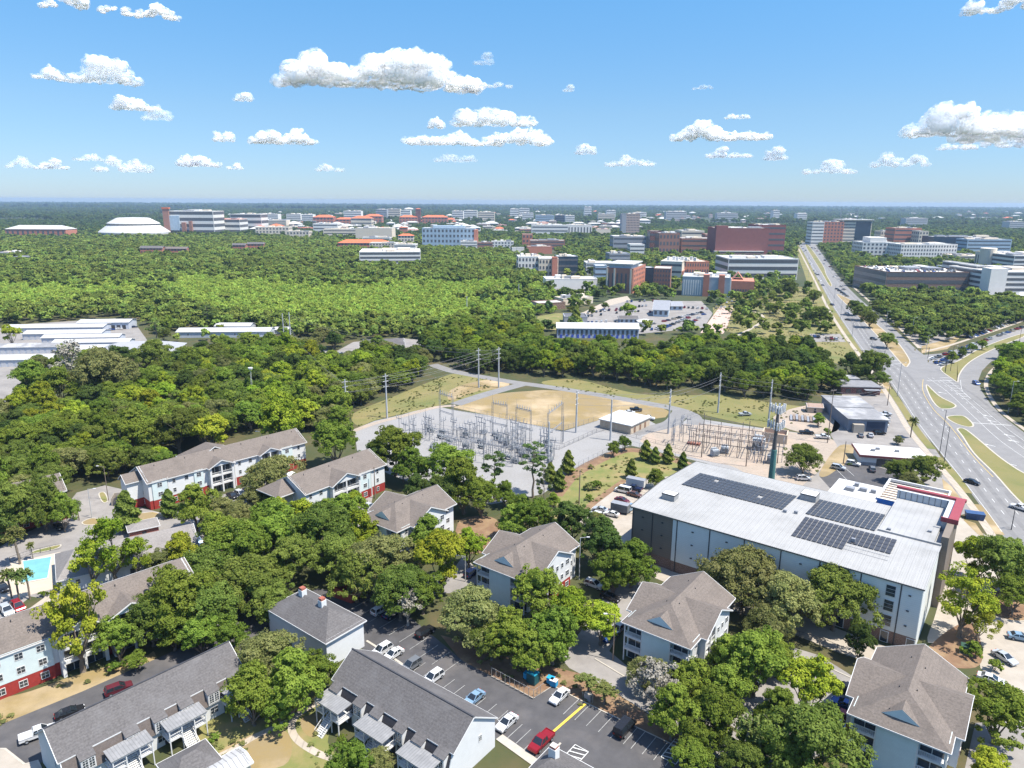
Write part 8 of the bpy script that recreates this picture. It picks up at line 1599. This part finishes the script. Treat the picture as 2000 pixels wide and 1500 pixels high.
mr = n.new('ShaderNodeMapRange'); mr.interpolation_type = 'SMOOTHSTEP'; mr.inputs[1].default_value = .05; mr.inputs[2].default_value = 1.0; l.new(sm_.outputs[0], mr.inputs[0])
oc = n.new('ShaderNodeAttribute'); oc.attribute_type = 'OBJECT'; oc.attribute_name = 'thickness'; mu = n.new('ShaderNodeMath'); mu.operation = 'MULTIPLY'; l.new(mr.outputs[0], mu.inputs[0]); l.new(oc.outputs['Fac'], mu.inputs[1])
mxa = n.new('ShaderNodeBsdfPrincipled'); mxa.inputs['Base Color'].default_value = (.985, .985, .985, 1); mxa.inputs['Subsurface Weight'].default_value = 1.0; mxa.inputs['Subsurface Radius'].default_value = (1, 1, 1); mxa.inputs['Roughness'].default_value = 1; mxa.inputs['Specular IOR Level'].default_value = 0
oz = n.new('ShaderNodeAttribute'); oz.attribute_type = 'OBJECT'; oz.attribute_name = 'mean_free_path'; l.new(oz.outputs['Fac'], mxa.inputs['Subsurface Scale'])
tp = n.new('ShaderNodeBsdfTransparent'); mxb = n.new('ShaderNodeMixShader'); l.new(mu.outputs[0], mxb.inputs[0]); l.new(tp.outputs[0], mxb.inputs[1]); l.new(mxa.outputs[0], mxb.inputs[2]); l.new(mxb.outputs[0], n['Material Output'].inputs[0])
import bmesh as _bm
def ico(sub):
    b = _bm.new(); _bm.ops.create_icosphere(b, subdivisions=sub, radius=1); V = np.array([v.co for v in b.verts]); F = [tuple(v.index for v in f.verts) for f in b.faces]; b.free(); return V, F
IV, IF = ico(2)
ctx = bpy.data.textures.new('cloud_billow', 'CLOUDS'); ctx.noise_scale = 1.0; ctx.noise_depth = 4
def cloud(px, py, wpx, hpx, label, seed, thick=1.0, n_=26):
    g = np.random.default_rng(seed); d = ray(px, py); el = d[2] / math.hypot(d[0], d[1]); D = min(26000, max(4500, 1100 / max(el, .03))); k = D / math.hypot(d[0], d[1])
    c = Vector((d[0] * k, d[1] * k, CAMH + d[2] * k)); W = wpx / FPX * D * .5; Hh = hpx / FPX * D * .5
    u = Vector((c.y, -c.x, 0)).normalized(); v = Vector((c.x, c.y, 0)).normalized(); mb = MB(); hump = [(g.uniform(-.8, .8), g.uniform(.1, .45), g.uniform(.5, 1)) for _ in range(3)]
    for i in range(int(n_ * 2.6) + 6):
        a = g.uniform(-1, 1); env = min(1, max(.25, max(h * math.exp(-((a - m) / w_) ** 2) for m, w_, h in hump) + .15) * (1 - a ** 4) ** .5); r = Hh * g.uniform(.34, .68) * (.45 + .55 * env)
        zz = -Hh + r * .8 + g.uniform(0, 1) ** 1.2 * max(0, 2 * Hh * env - r * 1.6)
        p = u * (a * (W - r)) + Vector((0, 0, zz)) + v * g.uniform(-.5, .5) * W * .35
        V = IV * r * np.array([1.45, 1.45, .85]) + np.array(p); V[:, 2] = np.maximum(V[:, 2], -Hh * .92 + r * .1); mb.add([tuple(q) for q in V], IF)
    o = mb.ob('cloud', cm, None, c, smooth=True); o['thickness'] = thick ** 1.5; o['mean_free_path'] = Hh * 2.2; o['grain'] = 2.2 / Hh; tag(o, label, 'cloud', 'fair weather clouds')
    rm = o.modifiers.new('merge', 'REMESH'); rm.mode = 'VOXEL'; rm.voxel_size = Hh * .06; rm.use_smooth_shade = True
    em = link('cloud_texture_scale', None, None, c); em.scale = (Hh * .7,) * 3; em.hide_render = True; em['kind'] = 'helper'
    sq = o.modifiers.new('soften', 'SMOOTH'); sq.iterations = 6
    for st_, sc in ((.28, .0), (.0, .0)):
        if not st_: continue
        dm_ = o.modifiers.new('billow', 'DISPLACE'); dm_.texture = ctx; dm_.texture_coords = 'OBJECT'; dm_.texture_coords_object = em; dm_.strength = Hh * st_; dm_.mid_level = .5
    vl = o.copy(); COL.objects.link(vl); vl.name = 'veil'; vl.location = (0, 0, Hh * .06); vl.parent = o; vl['thickness'] = .42 * thick; vl['grain'] = 1.1 / Hh
    for q in ('label', 'category', 'group'): del vl[q]
    vl.modifiers['billow'].strength = Hh * .95; vl.modifiers['billow'].mid_level = .42; vl.scale = (1.05, 1.05, .92)
for i, a in enumerate((
 (745, 138, 360, 66, 'largest bright white cloud, high left of centre', 1.0, 34), (600, 125, 90, 30, 'ragged left end piece of the largest cloud', .6, 8), (945, 115, 40, 22, 'faint wisp right of the largest cloud', .3, 6), (960, 163, 80, 16, 'flat faint wisp under the largest cloud right end', .45, 6),
 (212, 8, 205, 26, 'flat white cloud cut by the top edge at the left', .95, 14), (190, 137, 120, 44, 'soft white cloud at the upper left', .8, 16), (92, 140, 46, 24, 'small puff left of the soft cloud', .7, 7), (255, 200, 60, 28, 'small bright tilted cloud on the left', .9, 10), (305, 218, 44, 30, 'faint puff beside the small tilted cloud', .4, 6), (474, 187, 32, 20, 'tiny puff high in the left half', .7, 5), (436, 264, 36, 24, 'small puff left of the neat white cloud', .65, 6), (550, 264, 114, 34, 'neat white cloud low in the left half', .95, 14),
 (387, 312, 70, 26, 'low white cloud near the left horizon', .75, 10), (457, 324, 28, 14, 'tiny low cloud puff at the lower left', .6, 5), (100, 320, 50, 18, 'low cloud at the far left', .65, 7), (240, 320, 90, 30, 'long low faint cloud at the left', .5, 9), (172, 304, 44, 18, 'faint low puff on the left', .45, 5), (34, 316, 44, 20, 'faint low puff at the left edge', .4, 5), (645, 326, 50, 18, 'faint low cloud left of centre', .45, 6),
 (965, 222, 150, 50, 'upper part of the layered cloud in the centre', .85, 16), (930, 262, 270, 44, 'long lower part of the layered cloud in the centre', .9, 24), (850, 240, 30, 22, 'small bright knob of the layered cloud', .9, 5), (1145, 290, 46, 24, 'small puff right of the layered cloud', .55, 6), (1230, 312, 90, 26, 'faint ragged low cloud right of centre', .5, 9), (890, 305, 80, 24, 'faint cloud under the layered one', .35, 8),
 (1408, 254, 166, 40, 'bright flat based cloud right of centre', 1.0, 18), (1441, 225, 44, 14, 'small cloud above the flat based one', .6, 6), (1425, 296, 84, 24, 'soft cloud below the flat based one', .6, 8), (1517, 300, 42, 26, 'small round low cloud', .55, 6), (1615, 326, 88, 26, 'faint low cloud in the right half', .5, 8), (1755, 312, 90, 26, 'soft low cloud in the right half', .5, 8),
 (1880, 234, 160, 54, 'left half of the big cloud at the right edge', .95, 18), (1985, 235, 150, 72, 'right half of the big cloud cut by the right edge', .95, 20), (1940, 275, 150, 26, 'flat grey base of the big cloud at the right edge', .6, 10), (1958, 6, 100, 28, 'white cloud cut by the top edge at the right', .9, 10), (1110, 172, 20, 14, 'tiny faint puff above the centre', .4, 4), (1372, 168, 36, 12, 'tiny faint wisp in the right half', .3, 4))):
    cloud(*a[:5], 40 + i, a[5], a[6])
# ================================================================== haze
HZ = mat('haze_air', (1, 1, 1)); n = HZ.node_tree.nodes; n.remove(n['Principled BSDF'])
for q in list(n):
    if q.type != 'OUTPUT_MATERIAL': n.remove(q)
pv = n.new('ShaderNodeVolumePrincipled'); pv.inputs['Color'].default_value = (.50, .69, .93, 1); pv.inputs['Density'].default_value = 0.000064; pv.inputs['Anisotropy'].default_value = .2
HZ.node_tree.links.new(pv.outputs[0], n['Material Output'].inputs['Volume'])
tag(MB().box(-14800, -14800, -1.5, 14800, 14800, 100).ob('haze', HZ), 'thin blue haze over the far woods', kind='stuff')
